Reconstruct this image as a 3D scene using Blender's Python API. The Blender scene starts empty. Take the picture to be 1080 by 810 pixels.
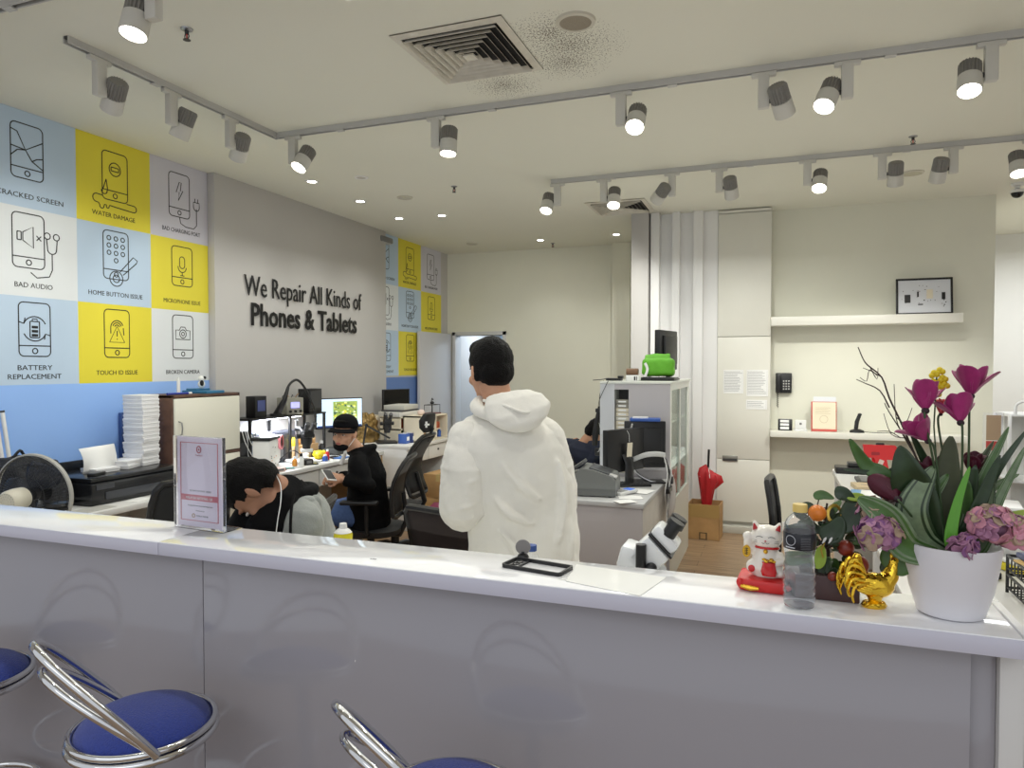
import bpy, bmesh, math, random
from math import pi, sin, cos, tan, radians as R, atan2, sqrt
from mathutils import Vector as V, Matrix, Euler, Quaternion
random.seed(7)
S = bpy.context.scene
C = S.collection

# ------------------------------------------------------------------ camera
EYE = 1.65
cd = bpy.data.cameras.new('camera'); cam = bpy.data.objects.new('camera', cd); C.objects.link(cam)
cam.location = (0, 0, EYE)
cam.rotation_euler = (R(90-1.45), 0, R(20.4))
cd.sensor_width = 36; cd.lens = 749/1080*36; cd.clip_start = .02
S.camera = cam
S.view_settings.view_transform = 'Standard'; S.view_settings.look = 'None'
S.view_settings.gamma = 1; S.view_settings.use_curve_mapping = False
S.view_settings.exposure = 0.35

# ------------------------------------------------------------------ world and big lights
w = bpy.data.worlds.new('world'); S.world = w; w.use_nodes = True
w.node_tree.nodes['Background'].inputs[0].default_value = (.90, .94, 1.0, 1)
w.node_tree.nodes['Background'].inputs[1].default_value = .62

def area(name, loc, rot, sx, sy, power, col=(1, 1, 1)):
    l = bpy.data.lights.new(name, 'AREA'); l.shape = 'RECTANGLE'; l.size = sx; l.size_y = sy
    l.energy = power; l.color = col
    o = bpy.data.objects.new(name, l); C.objects.link(o); o.location = loc; o.rotation_euler = rot
    return o
area('mall_corridor_light', (-.5, -2.6, 3.6), (R(35), 0, 0), 6, 1.5, 26, (.96, .98, 1))
area('added_bounce_fill', (-1.2, 4.6, .86), (R(180), 0, 0), 5.5, 5.0, 21, (.97, 1, .93))  # unseen upward emitter added in mid-air in place of light bounced off furniture
area('added_ambient_fill', (-1.6, 4.6, 2.75), (0, 0, 0), 4.4, 5.0, 50, (.98, 1, .95))  # no real fitting; soft downward fill added to brighten the room
area('right_bay_light', (3.0, 8.2, 3.0), (0, 0, 0), 1.5, 1.5, 45, (.96, .98, 1))
area('back_room_light', (-3.7, 9.9, 2.3), (0, 0, 0), .8, .8, 16, (.80, .90, 1))
SPOT = 17.0
SPOT_COL = (1, .99, .92)

# ------------------------------------------------------------------ helpers
def P(px, py, X=None, Y=None, z=None, d=None):
    "point of the place seen at a pixel of the 1080x810 photo, on a given plane"
    f = V((-sin(R(20.4))*cos(R(1.45)), cos(R(20.4))*cos(R(1.45)), -sin(R(1.45))))
    r = V((cos(R(20.4)), sin(R(20.4)), 0)); u = r.cross(f)
    v = f + r*((px-540)/749) - u*((py-405)/749)
    if X is not None: t = X/v.x
    elif Y is not None: t = Y/v.y
    elif z is not None: t = (z-EYE)/v.z
    else: t = d
    return V((0, 0, EYE)) + v*t

def lin(c):
    return tuple((x/255/12.92 if x/255 <= .04045 else ((x/255+.055)/1.055)**2.4) for x in c)

MATS = {}
def M(name, rgb, rough=.5, metal=0, noise=0, nscale=20, bump=0, bscale=200, emit=0, trans=0, ior=1.45, coat=0, alpha=1, sheen=0, spec=None):
    if name in MATS: return MATS[name]
    m = bpy.data.materials.new(name); m.use_nodes = True; MATS[name] = m
    nt = m.node_tree; b = nt.nodes['Principled BSDF']
    c = (*lin(rgb), 1)
    b.inputs['Base Color'].default_value = c
    b.inputs['Roughness'].default_value = rough; b.inputs['Metallic'].default_value = metal
    if spec is not None: b.inputs['Specular IOR Level'].default_value = spec
    if trans: b.inputs['Transmission Weight'].default_value = trans; b.inputs['IOR'].default_value = ior
    if coat: b.inputs['Coat Weight'].default_value = coat; b.inputs['Coat Roughness'].default_value = .05
    if sheen: b.inputs['Sheen Weight'].default_value = sheen
    if alpha < 1: b.inputs['Alpha'].default_value = alpha
    if emit: b.inputs['Emission Color'].default_value = c; b.inputs['Emission Strength'].default_value = emit
    tc = nt.nodes.new('ShaderNodeTexCoord')
    if noise:
        n = nt.nodes.new('ShaderNodeTexNoise'); n.inputs['Scale'].default_value = nscale; n.inputs['Detail'].default_value = 4
        nt.links.new(tc.outputs['Object'], n.inputs['Vector'])
        rp = nt.nodes.new('ShaderNodeValToRGB')
        rp.color_ramp.elements[0].position = .3; rp.color_ramp.elements[1].position = .7
        rp.color_ramp.elements[0].color = tuple(x*(1-noise) for x in c[:3])+(1,)
        rp.color_ramp.elements[1].color = tuple(min(1, x*(1+noise)) for x in c[:3])+(1,)
        nt.links.new(n.outputs['Fac'], rp.inputs[0]); nt.links.new(rp.outputs[0], b.inputs['Base Color'])
    if bump:
        n2 = nt.nodes.new('ShaderNodeTexNoise'); n2.inputs['Scale'].default_value = bscale
        nt.links.new(tc.outputs['Object'], n2.inputs['Vector'])
        bp = nt.nodes.new('ShaderNodeBump'); bp.inputs['Strength'].default_value = bump; bp.inputs['Distance'].default_value = .01
        nt.links.new(n2.outputs['Fac'], bp.inputs['Height']); nt.links.new(bp.outputs[0], b.inputs['Normal'])
    return m

WHITE = M('white_plastic', (232, 232, 230), .35)
LGREY = M('light_grey_plastic', (190, 190, 188), .45)
MGREY = M('mid_grey_plastic', (120, 120, 120), .45)
DGREY = M('dark_grey_plastic', (62, 62, 64), .45)
BLACK = M('black_plastic', (22, 22, 24), .4)
MBLACK = M('matt_black', (20, 20, 22), .8)
CHROME = M('chrome', (215, 215, 215), .08, 1)
STEEL = M('brushed_steel', (170, 170, 170), .3, 1)
PAPER = M('paper', (240, 240, 238), .7)
CARD = M('cardboard', (178, 140, 92), .8, noise=.12, nscale=8)
CREAM = M('cream_board', (226, 216, 194), .6)
SCREEN = M('dark_screen', (12, 12, 15), .12)
GLASS = M('clear_glass', (255, 255, 255), .02, trans=1, ior=1.45)
RED = M('red_plastic', (190, 30, 32), .35)
YEL = M('yellow_plastic', (222, 205, 40), .45)
BLUEP = M('blue_plastic', (50, 90, 170), .4)
INK = M('black_ink', (28, 28, 32), .6)
GINK = M('grey_ink', (120, 120, 124), .7)

class B:
    "collects shapes into one mesh"
    def __init__(s): s.bm = bmesh.new(); s.mats = []
    def mi(s, m):
        if m not in s.mats: s.mats.append(m)
        return s.mats.index(m)
    def add(s, vs, fs, m, T=None, smooth=True):
        i = s.mi(m); nv = [s.bm.verts.new((T @ V(v)) if T else V(v)) for v in vs]
        for f in fs:
            try:
                F = s.bm.faces.new([nv[k] for k in f]); F.material_index = i; F.smooth = smooth
            except ValueError: pass
        return s
    def merge(s, b2, m, T=None, smooth=True):
        b2.verts.index_update()
        s.add([v.co.copy() for v in b2.verts], [[v.index for v in f.verts] for f in b2.faces], m, T, smooth); b2.free(); return s
    def box(s, c, size, m, rot=(0, 0, 0), bev=0, T=None, seg=2):
        b2 = bmesh.new(); bmesh.ops.create_cube(b2, size=1)
        bmesh.ops.scale(b2, vec=size, verts=b2.verts)
        if bev: bmesh.ops.bevel(b2, geom=b2.edges[:]+b2.verts[:], offset=min(bev, min(size)*.45), segments=seg, affect='EDGES', profile=.5)
        X = Matrix.Translation(c) @ Euler(rot).to_matrix().to_4x4()
        return s.merge(b2, m, (T @ X) if T else X, smooth=False)
    def bx(s, lo, hi, m, bev=0, T=None):
        return s.box([(a+b)/2 for a, b in zip(lo, hi)], [abs(b-a) for a, b in zip(lo, hi)], m, bev=bev, T=T)
    def tube(s, pts, r, m, seg=8, closed=False, caps=True, sx=1.0, up=None):
        pts = [V(p) for p in pts]; n = len(pts)
        rs = r if isinstance(r, (list, tuple)) else [r]*n
        vs, fs = [], []
        prev = None
        for k in range(n):
            if closed: t = pts[(k+1) % n]-pts[k-1]
            else: t = pts[min(k+1, n-1)]-pts[max(k-1, 0)]
            t = t.normalized() if t.length > 1e-9 else V((0, 0, 1))
            if prev is None:
                a = V(up) if up else (V((0, 0, 1)) if abs(t.z) < .9 else V((1, 0, 0)))
            else: a = prev
            e1 = (a - t*a.dot(t)); e1 = e1.normalized() if e1.length > 1e-6 else t.orthogonal().normalized()
            e2 = t.cross(e1); prev = e1
            for j in range(seg):
                th = 2*pi*j/seg
                vs.append(pts[k] + (e1*cos(th) + e2*sin(th)*sx)*rs[k])
        m2 = n if closed else n-1
        for k in range(m2):
            for j in range(seg):
                a = k*seg+j; b = k*seg+(j+1) % seg; c2 = ((k+1) % n)*seg+(j+1) % seg; d = ((k+1) % n)*seg+j
                fs.append((a, b, c2, d))
        if caps and not closed:
            fs.append(tuple(range(seg))[::-1]); fs.append(tuple((n-1)*seg+j for j in range(seg)))
        return s.add(vs, fs, m)
    def cyl(s, a, b, r, m, r1=None, seg=20):
        a = V(a); b = V(b); i = s.mi(m)
        s.tube([a, b], [r, r if r1 is None else r1], m, seg); return s
    def lathe(s, prof, m, c=(0, 0, 0), seg=28, T=None, squash=1.0):
        vs, fs = [], []; n = len(prof)
        for r, z in prof:
            for j in range(seg):
                th = 2*pi*j/seg; vs.append((c[0]+max(r, 1e-4)*cos(th), c[1]+max(r, 1e-4)*sin(th)*squash, c[2]+z))
        for k in range(n-1):
            for j in range(seg):
                fs.append((k*seg+j, k*seg+(j+1) % seg, (k+1)*seg+(j+1) % seg, (k+1)*seg+j))
        if prof[0][0] < .002: fs.append(tuple(range(seg))[::-1])
        if prof[-1][0] < .002: fs.append(tuple((n-1)*seg+j for j in range(seg)))
        return s.add(vs, fs, m, T)
    def ell(s, c, rad, m, rot=(0, 0, 0), seg=20, T=None):
        b2 = bmesh.new(); bmesh.ops.create_uvsphere(b2, u_segments=seg, v_segments=max(8, seg*2//3), radius=1)
        rad = (rad,)*3 if not isinstance(rad, (tuple, list)) else rad
        X = Matrix.Translation(c) @ Euler(rot).to_matrix().to_4x4() @ Matrix.Diagonal((*rad, 1))
        return s.merge(b2, m, (T @ X) if T else X)
    def prism(s, pts, h, m, T=None, smooth=False):
        "outline in local xy, extruded 0..h along local z"
        n = len(pts); vs = [(x, y, 0) for x, y in pts]+[(x, y, h) for x, y in pts]
        fs = [tuple(range(n))[::-1], tuple(range(n, 2*n))]+[(k, (k+1) % n, n+(k+1) % n, n+k) for k in range(n)]
        return s.add(vs, fs, m, T, smooth)
    def loft(s, rings, m, seg=24, T=None, p=1.0):
        "rings: (center, rx, ry[, tilt_x, tilt_y]) stacked; superellipse power p"
        vs, fs = [], []
        for rg in rings:
            c, rx, ry = V(rg[0]), rg[1], rg[2]; q = Euler(rg[3]).to_matrix() if len(rg) > 3 else Matrix.Identity(3)
            for j in range(seg):
                th = 2*pi*j/seg; x = cos(th); y = sin(th)
                if p != 1: x = math.copysign(abs(x)**p, x); y = math.copysign(abs(y)**p, y)
                vs.append(c + q @ V((x*rx, y*ry, 0)))
        n = len(rings)
        for k in range(n-1):
            for j in range(seg):
                fs.append((k*seg+j, k*seg+(j+1) % seg, (k+1)*seg+(j+1) % seg, (k+1)*seg+j))
        fs.append(tuple(range(seg))[::-1]); fs.append(tuple((n-1)*seg+j for j in range(seg)))
        return s.add(vs, fs, m, T)
    def o(s, name, parent=None, label=None, cat=None, group=None, kind=None, loc=None, rot=None, fix=True):
        bmesh.ops.recalc_face_normals(s.bm, faces=s.bm.faces) if fix else None
        me = bpy.data.meshes.new(name); s.bm.to_mesh(me); s.bm.free()
        for m in s.mats: me.materials.append(m)
        # smooth faces, sharp edges above 40 degrees
        try: me.set_sharp_from_angle(angle=R(42))
        except Exception: pass
        o = bpy.data.objects.new(name, me); C.objects.link(o)
        if parent is not None: o.parent = parent
        tag(o, label, cat, group, kind)
        if loc is not None: o.location = loc
        if rot is not None: o.rotation_euler = rot
        return o

def tag(o, label=None, cat=None, group=None, kind=None):
    if label: o['label'] = label
    if cat: o['category'] = cat
    if group: o['group'] = group
    if kind: o['kind'] = kind
    return o
def thing(name, label, cat, loc=(0, 0, 0), rz=0, group=None, rot=None):
    o = bpy.data.objects.new(name, None); C.objects.link(o); o.empty_display_size = .05
    o.location = loc; o.rotation_euler = rot if rot else (0, 0, rz)
    return tag(o, label, cat, group)
def kids(o): return [c for c in bpy.data.objects if c.parent == o]
def dup(o, loc=None, rz=None, label=None, group=None, parent=None):
    c = o.copy(); C.objects.link(c)
    if parent is not None: c.parent = parent
    if loc is not None: c.location = loc
    if rz is not None: c.rotation_euler = (0, 0, rz) if not isinstance(rz, tuple) else rz
    if label: c['label'] = label
    if group: c['group'] = group
    for k in kids(o): dup(k, parent=c)
    return c
def struct(b, name): return b.o(name, kind='structure')

def text_mesh(txt, m, bold=0, ext=.0008):
    cu = bpy.data.curves.new('t', 'FONT'); cu.body = txt; cu.size = 1; cu.extrude = ext; cu.offset = bold
    cu.resolution_u = 2; cu.align_x = 'CENTER'
    ob = bpy.data.objects.new('t', cu); C.objects.link(ob)
    bpy.context.view_layer.update()
    dg = bpy.context.evaluated_depsgraph_get()
    me = bpy.data.meshes.new_from_object(ob.evaluated_get(dg))
    bpy.data.objects.remove(ob); bpy.data.curves.remove(cu)
    xs = [v.co.x for v in me.vertices]; ys = [v.co.y for v in me.vertices]
    if not xs: return [], [], (0, 1, 0, 1)
    vs = [v.co.copy() for v in me.vertices]; fs = [tuple(p.vertices) for p in me.polygons]
    bpy.data.meshes.remove(me)
    return vs, fs, (min(xs), max(xs), min(ys), max(ys))
TCACHE = {}
def put_text(b, txt, m, T, w=None, h=None, bold=0, depth=.001, center=True):
    "lettering in the local xy plane of T, centred, fitted to width w and/or cap height h"
    k = (txt, bold)
    if k not in TCACHE: TCACHE[k] = text_mesh(txt, m, bold, .5)
    vs, fs, (x0, x1, y0, y1) = TCACHE[k]
    if not vs: return
    sx = w/(x1-x0) if w else None; sy = h/.73 if h else None
    if sx is None: sx = sy
    if sy is None: sy = sx
    cx = (x0+x1)/2
    b.add([((v.x-cx)*sx, v.y*sy, (v.z+.5)*depth) for v in vs], fs, m, T, smooth=False)
def ribbon(b, pts, wd, m, T, h=.0012, closed=False):
    "a drawn line of width wd in the xy plane of T"
    pts = [V((p[0], p[1], 0)) for p in pts]; n = len(pts)
    if n < 2: return
    L, Rr = [], []
    for k in range(n):
        if closed: a, c = pts[k-1], pts[(k+1) % n]
        else: a, c = pts[max(k-1, 0)], pts[min(k+1, n-1)]
        t = (c-a).normalized(); nn = V((-t.y, t.x, 0))
        L.append(pts[k]+nn*wd/2); Rr.append(pts[k]-nn*wd/2)
    vs = L+Rr+[v+V((0, 0, h)) for v in L]+[v+V((0, 0, h)) for v in Rr]
    fs = []
    for k in range(n if closed else n-1):
        q = (k+1) % n
        fs += [(2*n+k, 3*n+k, 3*n+q, 2*n+q), (k, q, 2*n+q, 2*n+k)[::-1], (n+k, n+q, 3*n+q, 3*n+k)]
    b.add(vs, fs, m, T, smooth=False)
def arc(cx, cy, r, a0, a1, n=16, ry=None):
    ry = ry or r
    return [(cx+r*cos(R(a0+(a1-a0)*k/n)), cy+ry*sin(R(a0+(a1-a0)*k/n))) for k in range(n+1)]
def rrect(x0, y0, x1, y1, r, n=4):
    p = []
    for cx, cy, a in ((x1-r, y1-r, 0), (x0+r, y1-r, 90), (x0+r, y0+r, 180), (x1-r, y0+r, 270)):
        p += arc(cx, cy, r, a, a+90, n)
    return p
def spline(pts, n=8, closed=False):
    pts = [V(p) for p in pts]; out = []; N = len(pts)
    for k in range(N if closed else N-1):
        if closed: p0, p1, p2, p3 = pts[k-1], pts[k], pts[(k+1) % N], pts[(k+2) % N]
        else: p0, p1, p2, p3 = pts[max(k-1, 0)], pts[k], pts[k+1], pts[min(k+2, N-1)]
        for j in range(n):
            t = j/n
            out.append(.5*((2*p1)+(-p0+p2)*t+(2*p0-5*p1+4*p2-p3)*t*t+(-p0+3*p1-3*p2+p3)*t**3))
    if not closed: out.append(pts[-1])
    return out
def frame3(o, x, y):
    "matrix with origin o, local x and y axes given"
    x = V(x).normalized(); y = V(y); y = (y-x*y.dot(x)).normalized(); z = x.cross(y)
    T = Matrix((x, y, z)).transposed().to_4x4(); T.translation = V(o); return T

def blob(b, name, voxel, smooth=4, parent=None, disp=0, dscale=.1, label=None, sf=.5):
    "melts the overlapping closed shapes of b into one continuous surface"
    o = b.o(name, parent, label)
    md = o.modifiers.new('r', 'REMESH'); md.mode = 'VOXEL'; md.voxel_size = voxel; md.use_smooth_shade = True
    if smooth: sm = o.modifiers.new('s', 'SMOOTH'); sm.iterations = smooth; sm.factor = sf
    if disp:
        tx = bpy.data.textures.new('folds', 'CLOUDS'); tx.noise_scale = dscale; tx.noise_depth = 2
        dm = o.modifiers.new('d', 'DISPLACE'); dm.texture = tx; dm.strength = disp; dm.mid_level = .5; dm.texture_coords = 'LOCAL'
    bpy.context.view_layer.update()
    dg = bpy.context.evaluated_depsgraph_get()
    me = bpy.data.meshes.new_from_object(o.evaluated_get(dg)); old = o.data
    o.modifiers.clear(); o.data = me; bpy.data.meshes.remove(old)
    if not me.materials:
        for m in b.mats: me.materials.append(m)
    for p in me.polygons: p.use_smooth = True
    return o
# ================================================================== THE ROOM
CEIL = 3.2
def wallmat(name, rgb, rough=.6):
    return M(name, rgb, rough, noise=.025, nscale=1.5, bump=.04, bscale=60)
W_WARM = wallmat('warm_white_wall', (226, 225, 210))
W_LILAC = wallmat('lilac_white_wall', (192, 189, 186))
W_WHITE = wallmat('white_wall', (228, 228, 224))
W_GREY = M('laminate_white', (214, 212, 208), .3, noise=.02, nscale=2)

def ceiling_mat():
    m = bpy.data.materials.new('ceiling_paint'); m.use_nodes = True; nt = m.node_tree; N = nt.nodes; L = nt.links
    b = N['Principled BSDF']; b.inputs['Roughness'].default_value = .9
    tc = N.new('ShaderNodeTexCoord')
    fac = None
    for (cx, cy, r) in ((-1.00, 3.20, .22), (-1.02, 3.52, .25), (-1.42, 3.70, .22), (-.95, 3.35, .3), (-1.15, 7.30, .2)):
        d = N.new('ShaderNodeVectorMath'); d.operation = 'DISTANCE'; d.inputs[1].default_value = (cx, cy, CEIL)
        L.new(tc.outputs['Object'], d.inputs[0])
        mr = N.new('ShaderNodeMapRange'); mr.inputs[1].default_value = 0; mr.inputs[2].default_value = r
        mr.inputs[3].default_value = 1; mr.inputs[4].default_value = 0
        L.new(d.outputs['Value'], mr.inputs[0])
        if fac is None: fac = mr.outputs[0]
        else:
            mx = N.new('ShaderNodeMath'); mx.operation = 'MAXIMUM'; L.new(fac, mx.inputs[0]); L.new(mr.outputs[0], mx.inputs[1]); fac = mx.outputs[0]
    n = N.new('ShaderNodeTexNoise'); n.inputs['Scale'].default_value = 130; n.inputs['Detail'].default_value = 1
    L.new(tc.outputs['Object'], n.inputs['Vector'])
    # soot specks: noise above a threshold that falls towards the grille
    th = N.new('ShaderNodeMath'); th.operation = 'MULTIPLY_ADD'; th.inputs[1].default_value = .20; L.new(fac, th.inputs[0]); L.new(n.outputs['Fac'], th.inputs[2])
    gt = N.new('ShaderNodeMapRange'); gt.inputs[1].default_value = .66; gt.inputs[2].default_value = .74; L.new(th.outputs[0], gt.inputs[0])
    g2 = N.new('ShaderNodeMath'); g2.operation = 'MULTIPLY'; L.new(gt.outputs[0], g2.inputs[0])
    st = N.new('ShaderNodeMath'); st.operation = 'GREATER_THAN'; st.inputs[1].default_value = .01; L.new(fac, st.inputs[0]); L.new(st.outputs[0], g2.inputs[1])
    n3 = N.new('ShaderNodeTexNoise'); n3.inputs['Scale'].default_value = .9; L.new(tc.outputs['Object'], n3.inputs['Vector'])
    base = N.new('ShaderNodeMixRGB'); base.inputs[1].default_value = (*lin((226, 225, 212)), 1); base.inputs[2].default_value = (*lin((234, 233, 220)), 1)
    L.new(n3.outputs['Fac'], base.inputs[0])
    mix = N.new('ShaderNodeMixRGB'); mix.inputs[2].default_value = (*lin((105, 95, 80)), 1)
    L.new(base.outputs[0], mix.inputs[1]); L.new(g2.outputs[0], mix.inputs[0]); L.new(mix.outputs[0], b.inputs['Base Color'])
    return m
def floor_mat():
    m = bpy.data.materials.new('wood_plank_floor'); m.use_nodes = True; nt = m.node_tree; N = nt.nodes; L = nt.links
    b = N['Principled BSDF']; b.inputs['Roughness'].default_value = .38
    tc = N.new('ShaderNodeTexCoord')
    br = N.new('ShaderNodeTexBrick'); br.inputs['Scale'].default_value = 1; br.inputs['Mortar Size'].default_value = .002
    br.inputs['Brick Width'].default_value = 1.2; br.inputs['Row Height'].default_value = .15
    br.inputs['Color1'].default_value = (*lin((172, 146, 116)), 1); br.inputs['Color2'].default_value = (*lin((150, 124, 98)), 1)
    br.inputs['Mortar'].default_value = (*lin((70, 55, 44)), 1)
    L.new(tc.outputs['Object'], br.inputs['Vector'])
    mp = N.new('ShaderNodeMapping'); mp.inputs['Scale'].default_value = (1.5, 28, 1); L.new(tc.outputs['Object'], mp.inputs[0])
    n = N.new('ShaderNodeTexNoise'); n.inputs['Scale'].default_value = 2.5; n.inputs['Detail'].default_value = 6; L.new(mp.outputs[0], n.inputs['Vector'])
    rp = N.new('ShaderNodeValToRGB'); rp.color_ramp.elements[0].position = .35; rp.color_ramp.elements[1].position = .68
    rp.color_ramp.elements[0].color = (.45, .42, .4, 1); rp.color_ramp.elements[1].color = (1.25, 1.2, 1.15, 1)
    L.new(n.outputs['Fac'], rp.inputs[0])
    mx = N.new('ShaderNodeMixRGB'); mx.blend_type = 'MULTIPLY'; mx.inputs[0].default_value = .8
    L.new(br.outputs[0], mx.inputs[1]); L.new(rp.outputs[0], mx.inputs[2]); L.new(mx.outputs[0], b.inputs['Base Color'])
    return m

b = B(); b.bx((-5.2, -3, -.1), (5.6, 11.5, 0), floor_mat()); struct(b, 'floor')
b = B(); b.bx((-5.2, .4, CEIL), (5.6, 11.5, CEIL+.1), ceiling_mat()); struct(b, 'ceiling')
LW = -4.3
b = B(); b.bx((LW-.2, .4, 0), (LW, 11.2, CEIL), W_LILAC)
b.bx((LW, 4.53, 0), (LW+.07, 7.2, CEIL), W_LILAC, bev=.004); struct(b, 'wall_left')
# far wall with its doorway
FY = 8.98
WY = 7.58
b = B(); b.bx((LW, FY, 0), (-4.22, FY+.14, CEIL), W_WARM); b.bx((-3.42, FY, 0), (-1.95, FY+.14, CEIL), W_WARM)
b.bx((-4.22, FY, 2.07), (-3.42, FY+.14, CEIL), W_WARM)
b.bx((-1.95, FY-.12, 0), (-1.72, FY+.14, CEIL), W_WARM)
b.bx((-1.40, WY+.03, 0), (-1.25, FY+.14, CEIL), W_WARM); b.bx((-1.72, FY, 0), (-1.40, FY+.14, CEIL), W_WARM); struct(b, 'wall_far')
b = B()
for lo, hi in (((-4.22, FY-.02, 0), (-4.17, FY+.16, 2.12)), ((-3.47, FY-.02, 0), (-3.42, FY+.16, 2.12)), ((-4.22, FY-.02, 2.07), (-3.42, FY+.16, 2.12))):
    b.bx(lo, hi, M('door_frame_white', (205, 205, 205), .4), bev=.004)
struct(b, 'trim_1')
b = B(); BR = M('back_room_wall', (196, 212, 226), .6)
b.bx((-4.6, 11.0, 0), (-2.2, 11.1, 2.6), BR); b.bx((-2.9, FY+.14, 0), (-2.8, 11.0, 2.6), BR)
b.bx((LW, FY+.14, 2.5), (-2.2, 11.0, 2.6), BR); struct(b, 'wall_back_room')
# open door leaf folded against the left wall
b = B(); b.bx((LW+.035, 8.02, .01), (LW+.075, FY-.03, 2.09), M('door_leaf_grey', (205, 204, 206), .4), bev=.003)
dl = struct(b, 'door_1')
b = B(); b.cyl((LW+.075, 8.10, 1.02), (LW+.12, 8.10, 1.02), .012, STEEL); b.box((LW+.125, 8.15, 1.02), (.016, .12, .018), STEEL, bev=.004); b.o('door_handle', dl)
# right hand front wall (Y 7.57) with bay beyond

b = B(); b.bx((-.60, WY, 0), (1.85, WY+.15, CEIL), W_WARM); b.bx((-1.38, WY+.02, 0), (-.60, WY+.17, CEIL), W_WARM)
b.bx((1.85-.15, WY+.15, 0), (1.85, 9.9, CEIL), W_WARM); struct(b, 'wall_front_right')
b = B(); b.bx((1.8, 9.9, 0), (5.6, 10.05, CEIL), W_WHITE); struct(b, 'wall_bay')
b = B(); b.bx((4.6, .4, 0), (4.75, 11, CEIL), W_WHITE); struct(b, 'wall_right')
# vertical fins left of the built-in cupboard
FIN = M('fin_white', (230, 229, 228), .45)
def finx(px): return P(px, 300, Y=7.24).x
b = B(); 
fins = []
for (x0, x1, y0, mt) in ((665.5, 683.5, 7.24, W_LILAC), (686, 695, 7.28, FIN), (708.5, 716.5, 7.30, FIN), (731, 741, 7.32, FIN)):
    a, c = P(x0, 300, Y=y0).x, P(x1, 300, Y=y0).x
    b.bx((a, y0, 0), (c, WY+.02, CEIL), mt, bev=.004)
b.bx((P(670, 300, Y=7.40).x, 7.40, 0), (P(757, 300, Y=7.40).x, WY+.01, CEIL), FIN)
struct(b, 'trim_2')
b = B(); b.bx((-.06, WY-.018, 0), (1.85, WY, .09), FIN, bev=.004)
struct(b, 'baseboard_front_right')
b = B(); b.bx((-3.42, FY-.015, 0), (-1.95, FY, .09), FIN, bev=.004); struct(b, 'baseboard_far')

# built-in cupboard (x 757..813 px)
CX0, CX1, CY0 = P(757, 300, Y=7.38).x, P(813.5, 300, Y=7.38).x, 7.38
t = thing('built_in_cupboard', 'tall white built-in cupboard with panelled doors beside the white fins', 'cupboard', ((CX0+CX1)/2, CY0, 0))
hw = (CX1-CX0)/2
CB = M('cupboard_white', (222, 220, 210), .4, noise=.02, nscale=3)
b = B(); b.bx((-hw, .022, .09), (hw, WY-CY0-.002, 3.19), CB); b.bx((-hw+.02, .03, 0), (hw-.02, .15, .09), CB); b.o('carcass', t)
def zc(py): return P(785, py, Y=CY0).z
for n_, z0, z1 in (('door', .10, zc(484.5)-.003), ('door', zc(484.5)+.003, zc(355)-.003), ('door', zc(355)+.003, zc(224.5)), ('cornice', zc(224.5)+.008, 3.19)):
    b = B(); b.bx((-hw+.002, 0 if n_ == 'door' else -.012, z0), (hw-.002, .02, z1), CB, bev=.003); dr = b.o(n_, t)
    if z0 == .10:
        zz = z1
b = B(); hx = P(770, 484, Y=CY0).x-(CX0+CX1)/2
b.box((hx, -.004, zc(484)), (.145, .012, .055), M('handle_recess', (150, 148, 140), .3, .6), bev=.003); b.box((hx, -.011, zc(484)-.012), (.13, .006, .02), DGREY); b.o('handle', t, label='recessed metal pull handle')
# notices taped on the cupboard
def notice(px0, py0, px1, py1, label, rows, lw=.8):
    a = P(px0, py0, Y=CY0-.002); c = P(px1, py1, Y=CY0-.002); W, Hh = c.x-a.x, a.z-c.z
    b = B(); b.box((0, 0, 0), (W, .0015, Hh), PAPER)
    T = frame3((0, -.0009, 0), (1, 0, 0), (0, 0, 1))
    rnd = random.Random(int(px0))
    for k in range(rows):
        y = Hh/2-.02-(Hh-.03)*k/rows
        ribbon(b, [(-W/2+.012, y), (-W/2+.012+(W-.024)*rnd.uniform(.7, 1), y)], .003, GINK, T)
    for xx in (-W/2+.01, W/2-.01):
        ribbon(b, [(xx, -Hh/2+.01), (xx, Hh/2-.01)], .0012, GINK, T)
    b.o('paper_notice', None, label, 'paper notice', loc=((a.x+c.x)/2, CY0-.003, (a.z+c.z)/2))
notice(763, 390, 784, 415, 'printed paper notice on the left of the cupboard door', 14)
notice(787.5, 390, 810, 418, 'larger printed paper notice on the right of the cupboard door', 16)
notice(787, 421.5, 809, 432, 'short strip notice taped below the two sheets', 4)
# low step under the cupboard
b = B(); b.bx((CX0-.02, CY0-.10, .0), (CX1+.02, CY0-.004, .07), M('step_grey', (190, 188, 178), .6), bev=.004); struct(b, 'trim_3')

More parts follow.
